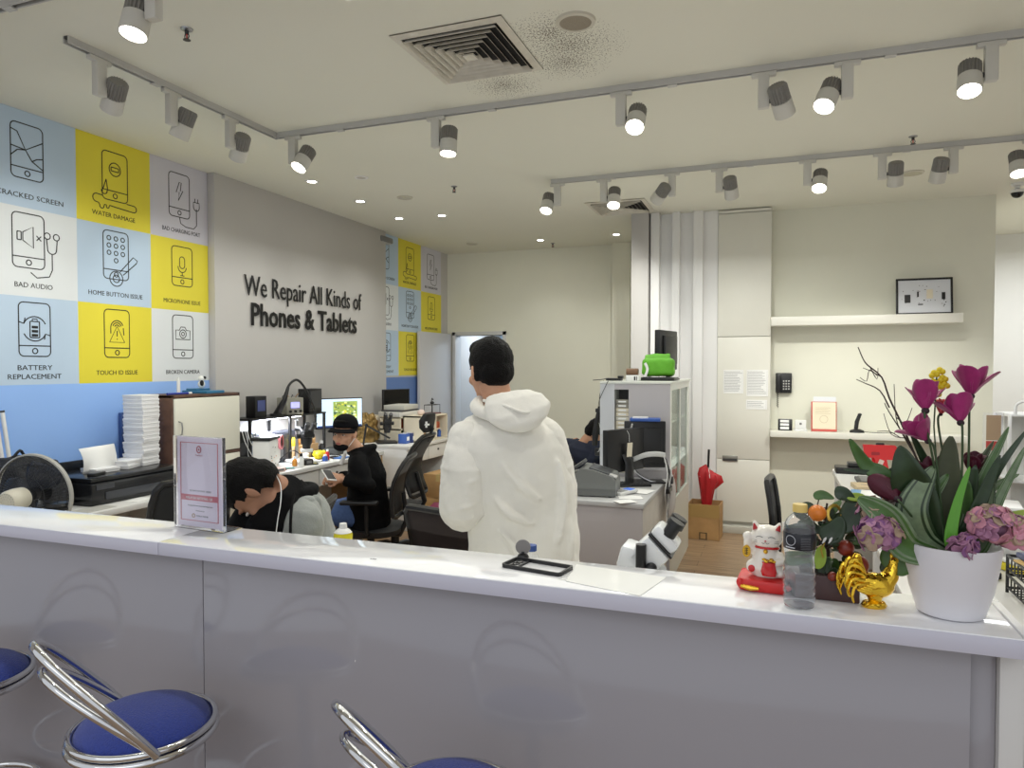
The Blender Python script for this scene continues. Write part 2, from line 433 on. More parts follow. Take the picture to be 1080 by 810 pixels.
# ------------------------------------------------------------------ mural panels
YW = M('panel_yellow', (226, 212, 58), .5, noise=.03, nscale=2)
PB = M('panel_pale_blue', (186, 206, 226), .5, noise=.02, nscale=2)
PW = M('panel_white', (222, 226, 228), .5, noise=.02, nscale=2)
PL = M('panel_lilac', (204, 202, 212), .5, noise=.02, nscale=2)
TW, TH = .585, .54
LWD = .0065
def phone_lines(b, cx, y0, y1, T, w=.115):
    ribbon(b, rrect(cx-w, y0, cx+w, y1, .03), LWD, INK, T, closed=True)
    ribbon(b, [(cx-w, y0+.065), (cx+w, y0+.065)], LWD, INK, T)
    ribbon(b, arc(cx, y0+.033, .016, 0, 360, 14), LWD, INK, T, closed=True)
def icon(k, b, T):
    L = lambda pts, c=False: ribbon(b, pts, LWD, INK, T, closed=c)
    ic = [-.03, 0, -.02, -.03, 0, 0, 0, 0, 0][k]
    y0, y1 = -.115, .215
    if k == 5: y0, y1 = -.10, .20
    phone_lines(b, ic, y0, y1, T, .1)
    if k == 0:
        L([(-.13, .17), (-.09, .16), (-.04, .06), (.07, .13)]); L([(-.13, .07), (-.04, .06), (.0, 0), (.07, -.04)])
        L([(-.13, .01), (-.09, .05), (-.04, .06)]); L([(0, 0), (.03, .02), (.07, .03)])
    elif k == 1:
        L(arc(0, .10, .045, 0, 360, 20), True); L(rrect(-.03, .087, .03, .113, .005), True)
        L([(-.07, .02), (-.095, -.05)] + arc(-.085, -.06, .022, 180, 340, 8) + [(-.06, -.04), (-.07, .02)])
        L([(-.10, -.095), (-.14, -.092)] + arc(-.145, -.12, .028, 90, 250, 7) + [(-.13, -.15), (-.12, -.165)] + arc(-.105, -.168, .016, 180, 360, 6) + [(-.085, -.155), (-.07, -.155)] + arc(-.06, -.165, .010, 180, 340, 4) + [(-.045, -.153), (.02, -.158), (.14, -.165)] + arc(.15, -.142, .023, -80, 95, 7) + [(.09, -.117)])
    elif k == 2:
        L([(-.02, .15), (-.05, .07), (-.02, .075), (-.03, .01), (.015, .09), (-.01, .085), (0, .15)], True)
        L([(-.02, -.115), (-.01, -.16), (.04, -.18), (.12, -.18), (.15, -.15), (.15, -.02)])
        L([(.12, .03), (.12, -.005)] + arc(.15, -.005, .03, 180, 360, 8) + [(.18, .03)], True); L([(.135, .03), (.135, .06)]); L([(.165, .03), (.165, .06)])
    elif k == 3:
        L(rrect(-.10, .05, -.075, .10, .004), True); L([(-.065, .05), (.0, .01), (.0, .14), (-.065, .10)], True)
        L([(.02, .06), (.05, .09)]); L([(.02, .09), (.05, .06)])
        L(arc(.09, .10, .02, -90, 270, 12), True); L(arc(.15, .10, .02, -90, 270, 12), True)
        L([(.085, .08), (.09, .03)] + arc(.12, .02, .03, 180, 360, 8) + [(.155, .08)])
        L([(.12, -.01), (.12, -.11), (.10, -.155), (.02, -.17), (-.02, -.14)])
    elif k == 4:
        for i in range(3):
            for j in range(4 if i == 1 else 3): L(arc(-.055+.055*i, .165-.05*j, .015, 0, 360, 10), True)
        L(arc(.0, -.11, .052, 0, 360, 20), True); L(arc(.0, -.11, .026, 0, 360, 14), True)
        L([(.03, -.06), (.14, .055), (.175, .035), (.165, .015), (.055, -.08)])
    elif k == 5:
        L([(-.025, .06), (-.025, .10)] + arc(0, .10, .025, 180, 0, 8) + [(.025, .06)] + arc(0, .06, .025, 0, -180, 8))
        L([(-.04, .05)] + arc(0, .045, .04, 180, 360, 8)); L([(0, .005), (0, -.02)]); L([(-.02, -.02), (.02, -.02)])
    elif k == 6:
        L(rrect(-.03, .0, .03, .10, .005), True); L([(-.015, .10), (-.015, .115), (.015, .115), (.015, .10)])
        for q in (.015, .04, .065): ribbon(b, [(-.02, q), (.02, q)], .016, INK, T)
        L(arc(0, .055, .075, 25, 155, 12)); L(arc(0, .055, .075, 205, 335, 12))
        L([(-.10, .095), (-.068, .085), (-.06, .12)]); L([(.10, .015), (.068, .025), (.06, -.01)])
    elif k == 7:
        L([(-.06, -.01), (0, .10), (.06, -.01)], True); L([(0, .07), (0, .03)]); L([(0, .015), (0, .008)])
        for r_ in (.02, .035, .05): L(arc(0, .09, r_, 20, 160 if r_ < .04 else 180, 10))
        L([(.05, .09), (.055, .04)]); L([(-.05, .09), (-.05, .05)])
    elif k == 8:
        L([(-.07, .03), (-.07, .10), (-.035, .10), (-.02, .125), (.02, .125), (.035, .10), (.07, .10), (.07, .03)], True)
        L(arc(0, .072, .032, 0, 360, 16), True); L(arc(0, .072, .014, 0, 360, 10), True)
names = ['CRACKED SCREEN', 'WATER DAMAGE', 'BAD CHARGING PORT', 'BAD AUDIO', 'HOME BUTTON ISSUE', 'MICROPHONE ISSUE', 'BATTERY\nREPLACEMENT', 'TOUCH ID ISSUE', 'BROKEN CAMERA']
tint = ['pale blue', 'yellow', 'lilac', 'white', 'pale blue', 'yellow', 'pale blue', 'yellow', 'white']
tm = [PB, YW, PL, PW, PB, YW, PB, YW, PW]
widths = [.42, .34, .37, .24, .43, .36, .34, .33, .33]
Z0 = 1.535
def mural(Ys, where, skip=(), endY=None, startY=None):
    for k in range(9):
        if k in skip: continue
        row, col = divmod(k, 3); y0 = Ys+TW*col; y1 = y0+TW; z1 = Z0+TH*(3-row); z0 = z1-TH
        if row == 0: z1 = CEIL-.001
        c = V((LW+.002, (y0+y1)/2, (z0+TH/2)))
        b = B(); s0 = max(y0, startY or -9); s1 = min(y1, endY or 99)
        b.bx((LW, s0, z0), (LW+.003, s1, z1), tm[k])
        t = b.o('wall_panel', None, '%s wall panel reading %s, in the %s mural' % (tint[k], names[k].replace('\n', ' '), where), 'wall panel')
        T = frame3((LW+.0032, (y0+y1)/2, z0+TH/2+.02), (0, 1, 0), (0, 0, 1))
        b = B(); icon(k, b, T)
        if startY and col == 0:  # the column hides the left part of these
            bmesh.ops.delete(b.bm, geom=[v for v in b.bm.verts if v.co.y < startY+.003], context='VERTS')
        b.o('phone_icon', t)
        b = B(); ls = names[k].split('\n')
        for i, s_ in enumerate(ls):
            w_ = widths[k] if len(ls) == 1 else (.22, .34)[i]
            T2 = frame3((LW+.0032, (y0+y1)/2+(-.01 if k < 2 else 0), z0+.055-(.055*i if len(ls) > 1 else 0)+(.035 if len(ls) > 1 else 0)), (0, 1, 0), (0, 0, 1))
            put_text(b, s_, INK, T2, w=w_, h=.032, depth=.0012)
        if startY and col == 0:
            bmesh.ops.delete(b.bm, geom=[v for v in b.bm.verts if v.co.y < startY+.003], context='VERTS')
        b.o('lettering', t)
mural(2.80, 'near', endY=4.529)
mural(7.02, 'far', skip=(8,), startY=7.2)
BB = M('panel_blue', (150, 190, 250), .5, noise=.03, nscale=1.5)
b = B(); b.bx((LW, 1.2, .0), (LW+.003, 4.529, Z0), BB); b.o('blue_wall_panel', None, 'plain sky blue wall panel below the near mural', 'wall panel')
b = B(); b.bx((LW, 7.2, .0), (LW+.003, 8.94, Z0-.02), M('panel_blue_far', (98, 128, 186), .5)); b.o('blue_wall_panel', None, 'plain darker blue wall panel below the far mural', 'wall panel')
# two mural panels nearer the camera, out of the photo's left edge, are left out; lettering on the column wall
XW = LW+.07
t = thing('wall_lettering', 'large black raised lettering reading We Repair All Kinds of Phones & Tablets', 'sign', (XW, 5.85, 2.2))
LB = M('letter_black', (16, 16, 18), .35)
def line_of_text(s_, pa, pb, cap, bold, nm):
    a = P(*pa, X=XW+.012); c = P(*pb, X=XW+.012)
    b = B(); T = frame3((.012, (a.y+c.y)/2-5.85, (a.z+c.z)/2-2.2), (0, 1, 0), (0, (0), 1))
    put_text(b, s_, LB, T, w=abs(c.y-a.y), h=cap, bold=bold, depth=.006)
    b.o(nm, t)
line_of_text('We Repair All Kinds of', (257.5, 311), (381, 327), .185, .0, 'lettering')
line_of_text('Phones & Tablets', (265, 343), (376, 351), .20, .016, 'lettering')

# ------------------------------------------------------------------ THE COUNTER
CF, CBK = 1.532, 1.75     # front and back edge
CT = 1.15
CTOP = M('counter_gloss_white', (246, 246, 248), .09, noise=.01, nscale=3)
CTOP.node_tree.nodes['Principled BSDF'].inputs['Coat Weight'].default_value = .4
CPAN = M('counter_front_gloss', (158, 155, 160), .10, coat=.3)
CEDGE = M('counter_edge_lilac', (204, 203, 216), .25)
t = thing('bar_counter', 'long glossy white bar counter with lilac front across the foreground', 'counter', (-1.5, 1.65, 0))
TX = lambda x: x+1.5
TY = lambda y: y-1.65
seam = P(167, 572, Y=CF).x
for x0, x1 in ((-4.2, seam-.001), (seam+.001, .43)):
    b = B(); b.bx((TX(x0), TY(CF), CT-.036), (TX(x1), TY(CBK), CT), CTOP, bev=.0015)
    b.bx((TX(x0), TY(CF-.001), CT-.038), (TX(x1), TY(CF+.02), CT-.0025), CEDGE, bev=.001)
    b.o('counter_top', t)
b = B(); b.bx((TX(.431), TY(CF+.002), CT-.036), (TX(.446), TY(CBK), CT+.004), FIN, bev=.002); b.o('edge_strip', t)
ps = P(215, 700, Y=1.60).x
b = B()
for x0, x1 in ((-4.2, ps-.0015), (ps+.0015, .362)):
    b.bx((TX(x0), TY(1.60), .06), (TX(x1), TY(1.635), CT-.038), CPAN, bev=.001)
b.o('front_panel', t)
b = B(); b.bx((TX(-4.2), TY(1.66), 0), (TX(.40), TY(1.72), CT-.038), W_GREY); b.o('back_panel', t)
b = B(); b.bx((TX(-4.2), TY(1.615), 0), (TX(.44), TY(1.66), .07), DGREY); b.o('plinth', t)
b = B(); b.bx((TX(.364), TY(1.62), 0), (TX(.409), TY(1.66), CT-.038), CPAN, bev=.001); b.o('filler_strip', t)
b = B(); b.bx((TX(.410), TY(1.60), 0), (TX(.452), TY(1.72), CT-.038), W_GREY, bev=.002); b.o('end_post', t)
b = B(); b.bx((.457, 1.60, 0), (.78, 1.72, CT-.06), W_GREY, bev=.003); b.o('partition_panel', None, 'narrow white upright panel at the right end of the counter', 'panel')

# ------------------------------------------------------------------ CEILING FITTINGS
TRM = M('track_grey', (190, 189, 186), .45)
HB = M('lamp_housing', (205, 203, 196), .45)
HF = M('lamp_fins', (140, 138, 134), .5, .2)
LENS = M('lamp_lens_lit', (255, 250, 238), .4, emit=14)
def rail(name, pts, label):
    t = thing(name, label, 'track', (pts[0][0], pts[0][1], CEIL))
    for a, c in zip(pts, pts[1:]):
        d = V((c[0]-a[0], c[1]-a[1], 0)); L_ = d.length; T = frame3((a[0]-pts[0][0], a[1]-pts[0][1], -.0), d, (-d.y, d.x, 0))
        b = B(); b.bx((-.018, -.018, -.034), (L_+.018, -.011, 0), TRM, T=T); b.bx((-.018, .011, -.034), (L_+.018, .018, 0), TRM, T=T); b.bx((-.018, -.011, -.012), (L_+.018, .011, 0), DGREY, T=T)
        b.o('rail', t)
        for x in [q*1.05+.5 for q in range(int(L_/1.05))]:
            b = B(); b.box((x, 0, -.036), (.05, .037, .008), TRM, T=T); b.o('joint_clip', t)
    return t
T1X, T1Y, T2Y = -3.14, 3.93, 5.70
rail('lighting_track', [(T1X, 2.45), (T1X, T1Y), (3.6, T1Y)], 'grey L-shaped ceiling light track turning the corner above the work desks')
rail('lighting_track', [(-1.75, T2Y), (3.6, T2Y)], 'straight grey ceiling light track further back')
def spot(x, y, along, side, aim, label, power=1.0, group=None):
    "along: unit direction of the track; side: which way the head hangs from its box"
    t = thing('track_spotlight', label, 'spotlight', (x, y, CEIL-.034))
    a = V((*along, 0)); T = frame3((0, 0, 0), a, (-a.y, a.x, 0))
    b = B(); b.box((0, 0, -.012), (.12, .03, .024), HB, bev=.004, T=T); b.box((0, 0, -.10), (.055, .040, .17), HB, bev=.004, T=T); b.o('driver_box', t)
    aim = V(aim).normalized()
    hc = a*side*.085+V((0, 0, -.155))
    b = B(); b.cyl(a*side*.022+V((0, 0, -.15)), a*side*.06+V((0, 0, -.15)), .012, DGREY); b.o('pivot', t)
    q = aim.to_track_quat('Z', 'Y').to_matrix().to_4x4(); Th = Matrix.Translation(hc) @ q
    b = B(); prof = []; n = 40; vs = []; fs = []
    for k, z in enumerate((-.085, -.075, 0, .0)):
        for j in range(n*2):
            th = pi*j/n; r = (.050 if j % 4 < 2 else .043) if k < 3 else .04
            if k == 0: r -= .008
            vs.append((r*cos(th), r*sin(th), z))
    m_ = n*2
    for k in range(3):
        for j in range(m_): fs.append((k*m_+j, k*m_+(j+1) % m_, (k+1)*m_+(j+1) % m_, (k+1)*m_+j))
    fs.append(tuple(range(m_))[::-1]); b.add(vs, fs, HF, Th, smooth=False); b.o('heat_sink', t)
    b = B(); b.lathe([(.04, -.002), (.052, 0), (.053, .08), (.049, .082), (.046, .066), (.044, .064)], HB, T=Th, seg=32); b.o('lamp_shade', t)
    b = B(); b.lathe([(.0, .0675), (.0455, .0675), (.0455, .0695), (.001, .0695)], LENS, T=Th, seg=24); b.o('lens', t)
    l = bpy.data.lights.new('beam', 'SPOT'); l.energy = SPOT*power; l.spot_size = R(80); l.spot_blend = .8; l.shadow_soft_size = .04; l.color = SPOT_COL
    lo = bpy.data.objects.new('beam', l); C.objects.link(lo); lo.parent = t; lo.location = hc+aim*.10
    lo.rotation_euler = aim.to_track_quat('-Z', 'Y').to_euler()
    return t
GL = 'spotlights on the ceiling tracks'
for (px, py, aim, lb, pw) in ((105, 90, (-.75, .35, -.7), 'first spotlight from the free end of the left track', 1.0), (181, 122, (-.50, -.02, -.95), 'middle spotlight of the left track, turned to the mural', 1.0),
                          (243, 148, (-.7, .45, -.75), 'spotlight on the left track closest to its corner', 1.0)):
    yy = P(px, py, X=T1X).y
    spot(T1X, yy, (0, 1), 1, aim, lb, pw, GL)
def tx(px, Y): return P(px, 140, Y=Y).x
for (bx_, sd, aim, lb, pw) in ((309, 1, (-.25, -.75, -1.25), 'spotlight hanging just right of the track corner', .8), (460, 1, (.0, -.15, -1), 'spotlight above the black letters, pointing straight down', 1.1),
                           (655, 1, (.0, -.75, -1), 'glaring spotlight over the man in the white hoodie', 1.1), (805, 1, (.3, .75, -.8), 'front-track spotlight tilted away towards the shelves', 2.2),
                           (893, -1, (-.35, -.55, -1), 'lit spotlight leaning left beside the tilted one', 1.1), (1044, -1, (-.1, -.45, -1), 'rightmost spotlight on the front track', 1.1)):
    spot(tx(bx_, T1Y), T1Y, (1, 0), sd, aim, lb, pw, GL)
for (bx_, sd, aim, lb, pw) in ((588, -1, (-.05, -.5, -1), 'spotlight at the left end of the rear track', .8), (637, 1, (.05, -.5, -1), 'second lit spotlight on the rear track', .8),
                           (709, -1, (-.8, .9, -.7), 'rear-track spotlight swung up and left beside the small grille', 5.0), (759, 1, (.1, .8, -1), 'rear-track spotlight above the white cupboard', 2.4),
                           (852, 1, (-.1, -.6, -1), 'lit spotlight in the middle of the rear track', .8), (931, 1, (.05, .65, -1), 'unlit-looking spotlight left of the round ceiling disc', 2.6),
                           (1006, -1, (-.1, .65, -1), 'unlit-looking spotlight right of the round ceiling disc', 2.6), (1090, -1, (0, -.4, -1), 'spotlight at the right edge of the rear track', .8)):
    spot(tx(bx_, T2Y), T2Y, (1, 0), sd, aim, lb, pw, GL)
# the spotlight at the top edge, on a track above the frame
pt = P(162, 5, z=3.04)
rail('lighting_track', [(pt.x-1.3, pt.y), (pt.x+3.4, pt.y)], 'ceiling light track over the counter, above the top edge')
spot(pt.x, pt.y, (1, 0), -1, (.0, -.25, -1), 'large spotlight cut by the top left edge', 1.0)
for dx, lb in ((.95, 'nearest to the cut one'), (1.9, 'between its two neighbours'), (2.9, 'at the right end')): spot(pt.x+dx, pt.y, (1, 0), -1, (.1, -.1, -1), 'spotlight over the counter above the frame, '+lb, .9)

# air diffusers
def diffuser(x0, y0, x1, y1, label, n=6):
    cx, cy = (x0+x1)/2, (y0+y1)/2; t = thing('air_diffuser', label, 'air vent', (cx, cy, CEIL))
    hx, hy = (x1-x0)/2, (y1-y0)/2; DW = M('diffuser_cream', (214, 209, 196), .5, noise=.08, nscale=20)
    def ring(b, a, bb, zi, zo, th, m):  # sloped square ring: outer half a (at zo), inner half bb (at zi)
        for (sx, sy) in ((1, 1), (1, -1), (-1, -1), (-1, 1)): pass
        o_ = [(-a, -a), (a, -a), (a, a), (-a, a)]; i_ = [(-bb, -bb), (bb, -bb), (bb, bb), (-bb, bb)]
        s_ = hy/hx
        vs = [(x, y*s_, zo) for x, y in o_]+[(x, y*s_, zi) for x, y in i_]+[(x, y*s_, zo+th) for x, y in o_]+[(x, y*s_, zi+th) for x, y in i_]
        fs = []
        for k in range(4):
            q = (k+1) % 4; fs += [(k, q, 4+q, 4+k), (8+k, 12+k, 12+q, 8+q), (k, 8+k, 8+q, q), (4+k, 4+q, 12+q, 12+k)]
        b.add(vs, fs, m, smooth=False)
    b = B(); ring(b, hx, hx*.86, -.012, -.006, .004, DW); ring(b, hx*1.0, hx*.985, 0, -.006, .004, DW); b.o('frame', t)
    b = B(); b.bx((-hx*.88, -hy*.88, -.0015), (hx*.88, hy*.88, -.0005), MBLACK); b.o('dark_duct', t)
    for k in range(n):
        a = hx*(.84-.13*k); b = B(); ring(b, a, a-.05*hx*1.4, -.001-.0, -.026, .003, DW); b.o('louvre', t)
    b = B(); b.box((0, 0, -.022), (hx*.2, hy*.2, .008), DW); b.o('centre_plate', t)
diffuser(-1.715, 2.955, -1.15, 3.565, 'large square four-way air diffuser with soot stains around it')
diffuser(-1.72, 6.60, -1.15, 7.17, 'small looking air diffuser by the tall white fins')
# round speakers, downlights, sprinklers, camera
def disc(px, py, r, label, mesh_, name='ceiling_speaker', cat='speaker'):
    p = P(px, py, z=CEIL); t = thing(name, label, cat, (p.x, p.y, CEIL))
    b = B(); b.lathe([(r*.8, -.001), (r*.82, -.012), (r, -.010), (r*1.04, 0)], M('speaker_rim', (205, 200, 186), .5), seg=36); b.o('rim', t)
    b = B(); b.lathe([(0, -.009), (r*.82, -.009), (r*.82, -.006), (0, -.006)], mesh_, seg=36); b.o('grille', t)
SG = M('speaker_grille', (150, 140, 124), .7, noise=.2, nscale=400)
disc(607, 22, .088, 'round beige ceiling speaker next to the big air diffuser', SG)
disc(962, 182, .085, 'round ceiling disc between two rear-track spotlights', M('disc_beige', (196, 192, 170), .6))
disc(427, 208, .07, 'small round pale disc above the far mural', M('disc_white', (196, 193, 182), .6))
disc(498, 257, .07, 'faint round disc near the far wall', M('disc_white2', (200, 197, 186), .6))
def down(px, py, label, lit=True):
    p = P(px, py, z=CEIL); t = thing('recessed_downlight', label, 'downlight', (p.x, p.y, CEIL))
    b = B(); b.lathe([(.036, -.001), (.038, -.006), (.055, -.006), (.058, 0)], WHITE, seg=28); b.o('rim', t)
    b = B(); b.lathe([(0, -.005), (.038, -.005), (.038, -.002), (0, -.002)], LENS if lit else M('lens_off', (190, 186, 174), .3), seg=20); b.o('lens', t)
    if lit:
        l = bpy.data.lights.new('beam', 'SPOT'); l.energy = SPOT*.55; l.spot_size = R(105); l.spot_blend = .8; l.shadow_soft_size = .05; l.color = SPOT_COL
        lo = bpy.data.objects.new('beam', l); C.objects.link(lo); lo.parent = t; lo.location = (0, 0, -.03)
down(329, 191, 'lit recessed downlight beside the track corner'); down(380, 212, 'lit downlight left of the small pale disc'); down(381, 187, 'unlit downlight on the left of the ceiling', False)
down(421, 230, 'lit downlight just before the far mural'); down(466, 227, 'lit downlight right of the far mural'); down(570, 253, 'lit downlight near the far white wall'); down(650, 247, 'lit downlight before the small air diffuser')
def sprinkler(px, py, label):
    p = P(px, py, z=CEIL-.02); t = thing('fire_sprinkler', label, 'sprinkler', (p.x, p.y, CEIL))
    b = B(); b.lathe([(.028, 0), (.026, -.006), (.012, -.01)], STEEL, seg=20); b.o('escutcheon', t)
    b = B(); b.cyl((0, 0, -.008), (0, 0, -.025), .009, DGREY); b.tube([(.009, 0, -.024), (.013, 0, -.036), (.004, 0, -.05)], .0025, DGREY); b.tube([(-.009, 0, -.024), (-.013, 0, -.036), (-.004, 0, -.05)], .0025, DGREY); b.cyl((0, 0, -.025), (0, 0, -.048), .0035, RED); b.lathe([(.0, -.053), (.017, -.052), (.017, -.050), (0, -.049)], DGREY, seg=16); b.o('sprinkler_head', t)
sprinkler(197, 35, 'fire sprinkler near the top left spotlight'); sprinkler(479, 199, 'fire sprinkler in the middle of the ceiling'); sprinkler(963, 147, 'fire sprinkler above the rear track on the right'); sprinkler(583, 258, 'tiny fire sprinkler near the far wall')
p = P(1073, 193, z=CEIL)
t = thing('dome_camera', 'small dome security camera hanging from the ceiling at the right edge', 'security camera', (p.x, p.y, CEIL))
b = B(); b.lathe([(.045, 0), (.045, -.02), (.018, -.03), (.018, -.05), (.05, -.06), (.052, -.085)], WHITE); b.o('housing', t)
b = B(); b.ell((0, 0, -.085), (.045, .045, .042), SCREEN); b.o('dome', t)
# grey emergency light on the far mural's top corner
p = P(405, 253, X=LW+.04)
t = thing('emergency_light', 'small grey box light high on the corner of the far mural', 'wall light', (LW+.004, p.y, p.z))
b = B(); b.box((.045, 0, .0), (.085, .26, .07), MGREY, bev=.02); b.o('housing', t)
b = B(); b.box((.05, 0, -.037), (.06, .2, .012), LGREY, bev=.004); b.o('diffuser', t)
# ================================================================== STOOLS
FAB = M('blue_seat_fabric', (32, 54, 140), .75, noise=.12, nscale=120, bump=.5, bscale=260, sheen=.2)
def stool(x, y, rz, label):
    t = thing('bar_stool', label, 'bar stool', (x, y, 0), R(rz), 'chrome bar stools with blue seats')
    zs = .745
    b = B(); prof = [(0, .048), (.05, .046), (.09, .040), (.125, .028), (.148, .012), (.157, -.002), (.158, -.02), (.15, -.03), (0, -.03)]
    b.lathe(prof[::-1], FAB, (0, 0, zs), seg=48); b.o('seat', t)
    for z, r, rr in ((zs-.002, .166, .0085), (zs-.022, .168, .010)):
        b = B(); b.tube([(r*cos(2*pi*k/48), r*sin(2*pi*k/48), z) for k in range(48)], rr, CHROME, 10, closed=True); b.o('seat_ring', t)
    for h, out, rr, sp in ((.26, .215, .0105, .178), (.19, .20, .0095, .172)):
        b = B(); pts = []
        for k in range(25):
            th = pi*k/24
            pts.append((sp*cos(th), -.015-out*sin(th)**.9 if 0 < k < 24 else -.015, zs-.005+h*sin(th)**.85 if 0 < k < 24 else zs-.005))
        b.tube(pts, rr, CHROME, 12); b.o('back_loop', t)
    b = B(); b.cyl((0, 0, zs-.03), (0, 0, zs-.045), .09, DGREY); b.o('seat_plate', t)
    b = B(); b.cyl((0, 0, .03), (0, 0, zs-.04), .024, CHROME, seg=24); b.o('column', t)
    b = B(); b.tube([(.19*cos(2*pi*k/40), .19*sin(2*pi*k/40), .37) for k in range(40)], .009, CHROME, 10, closed=True)
    b.o('foot_ring', t)
    for k in range(3):
        a = 2*pi*k/3+.4; b = B(); b.cyl((.022*cos(a), .022*sin(a), .34), (.186*cos(a), .186*sin(a), .37), .006, CHROME); b.o('ring_spoke', t)
    b = B(); b.lathe([(0, 0), (.20, 0), (.205, .006), (.19, .014), (.10, .028), (.03, .045), (.027, .06)], CHROME, seg=40); b.o('base', t)
stool(-1.495, 1.343, -29, 'blue bar stool shown nearly whole at the lower left')
stool(-2.225, 1.375, -20, 'blue bar stool cut by the left edge')
stool(-.625, 1.31, -36, 'blue bar stool whose top just shows at the bottom edge')

# ================================================================== ON THE COUNTER
def psurf(px, py, z=CT): return P(px, py, z=z)
# -- acrylic stand with payment sign
a, c = psurf(181, 556), psurf(238, 563)
mid = (a+c)/2; rzs = atan2((c-a).y, (c-a).x)
t = thing('sign_holder', 'clear acrylic stand holding a pink bordered payment sign on the counter', 'sign holder', (mid.x, mid.y+.01, CT), rzs+R(-2))
AC = M('acrylic_clear', (250, 250, 255), .03, trans=1, ior=1.12, coat=1)
sw, sh = .196, .285
b = B(); b.box((-.002, .0045, sh/2), (sw+.012, .002, sh), AC, bev=.0008); b.box((-.002, -.0065, sh/2), (sw+.012, .002, sh), AC, bev=.0008); b.box((-.002, .03, .0015), (sw+.012, .075, .002), AC); b.o('holder', t)
SP = M('sign_paper', (232, 224, 234), .35)
PK = M('sign_pink', (205, 120, 128), .5)
b = B(); b.box((0, -.001, sh/2+.003), (sw-.01, .003, sh-.012), SP); b.o('sign_sheet', t)
T = frame3((0, -.0027, sh/2), (1, 0, 0), (0, 0, 1))
b = B(); ribbon(b, [(-.078, -.115), (.078, -.115), (.078, .123), (-.078, .123)], .0035, PK, T, closed=True); b.o('border', t)
b = B(); b.box((0, -.0028, sh/2-.045), (.155, .001, .018), PK); b.o('pink_band', t)
T3 = frame3((0, -.0034, sh/2-.0495), (1, 0, 0), (0, 0, 1))
b = B(); put_text(b, 'MALAYSIA NATIONAL QR', PAPER, T3, w=.112, h=.008, depth=.0006); b.o('band_lettering', t)
b = B(); ribbon(b, arc(0, .103, .0085, 0, 360, 20, ry=.010), .0035, M('logo_rose', (176, 84, 100), .5), T, closed=True); ribbon(b, [(0, .1), (0, .106)], .004, M('logo_rose', (0, 0, 0)), T); b.o('emblem', t)
b = B(); 
put_text(b, 'DuitNow', M('text_rose', (190, 130, 145), .6), frame3((0, -.0027, sh/2+.083), (1, 0, 0), (0, 0, 1)), w=.03, h=.005, depth=.0005)
put_text(b, 'SCAN TO PAY HERE', GINK, frame3((.005, -.0027, sh/2-.026), (1, 0, 0), (0, 0, 1)), w=.09, h=.005, depth=.0005)
put_text(b, 'Accepted from all participating banks', GINK, frame3((.003, -.0027, sh/2-.071), (1, 0, 0), (0, 0, 1)), w=.105, h=.004, depth=.0005)
put_text(b, 'Powered by', GINK, frame3((.003, -.0027, sh/2-.086), (1, 0, 0), (0, 0, 1)), w=.035, h=.004, depth=.0005)
b.o('small_print', t)
b = B(); ribbon(b, arc(-.025, -.10, .0055, 0, 360, 14), .002, M('gold_ink', (170, 140, 100), .5), T, closed=True); put_text(b, 'PUBLIC BANK', GINK, frame3((.012, -.0027, sh/2-.1025), (1, 0, 0), (0, 0, 1)), w=.05, h=.005, depth=.0005); b.o('bank_mark', t)

# -- phone bumper frame
q = [psurf(533, 596.5, CT+.004), psurf(544, 588.5, CT+.004), psurf(604, 598, CT+.004), psurf(588, 608, CT+.004)]
ctr = sum(q, V())/4; dx = (q[2]-q[1]); ang = atan2(dx.y, dx.x)
t = thing('bumper_case', 'empty black phone bumper lying on the counter', 'phone case', (ctr.x, ctr.y, CT), ang)
b = B(); o_, i_ = rrect(-.082, -.040, .082, .040, .01), rrect(-.077, -.0345, .077, .0345, .007)
n = len(o_); vs = [(x, y, .0005) for x, y in o_]+[(x, y, .0005) for x, y in i_]+[(x, y, .009) for x, y in o_]+[(x, y, .009) for x, y in i_]
fs = []
for k in range(n):
    j = (k+1) % n; fs += [(k, n+k, n+j, j), (2*n+k, 2*n+j, 3*n+j, 3*n+k), (k, j, 2*n+j, 2*n+k), (n+k, 3*n+k, 3*n+j, n+j)]
b.add(vs, fs, BLACK, smooth=False); b.o('rim', t)
b = B(); b.bx((-.076, -.034, .002), (-.045, -.028, .006), BLACK); b.bx((-.045, -.034, .001), (-.040, .034, .004), BLACK)
for yy in (-.02, .0, .018): b.tube([(-.060+.009*cos(2*pi*k/16), yy+.008*sin(2*pi*k/16), .003) for k in range(16)], .0016, BLACK, 6, closed=True)
b.o('camera_cutout', t)
# -- round grey lens on a stubby foot
p = psurf(550, 588.5)
t = thing('magnifier_lens', 'small round grey lens on a black foot behind the black bumper', 'magnifier', (p.x, p.y+.012, CT), R(15))
b = B(); b.lathe([(0, 0), (.016, 0), (.013, .006), (.005, .009), (.004, .014), (0, .014)], BLACK); b.o('foot', t)
b = B(); Tm = frame3((0, 0, .026), (1, 0, 0), (0, 0, 1)); b.lathe([(0, -.002), (.019, -.002), (.02, .0), (.019, .002), (0, .002)], M('lens_grey', (128, 124, 122), .3), T=Tm); b.o('lens', t)
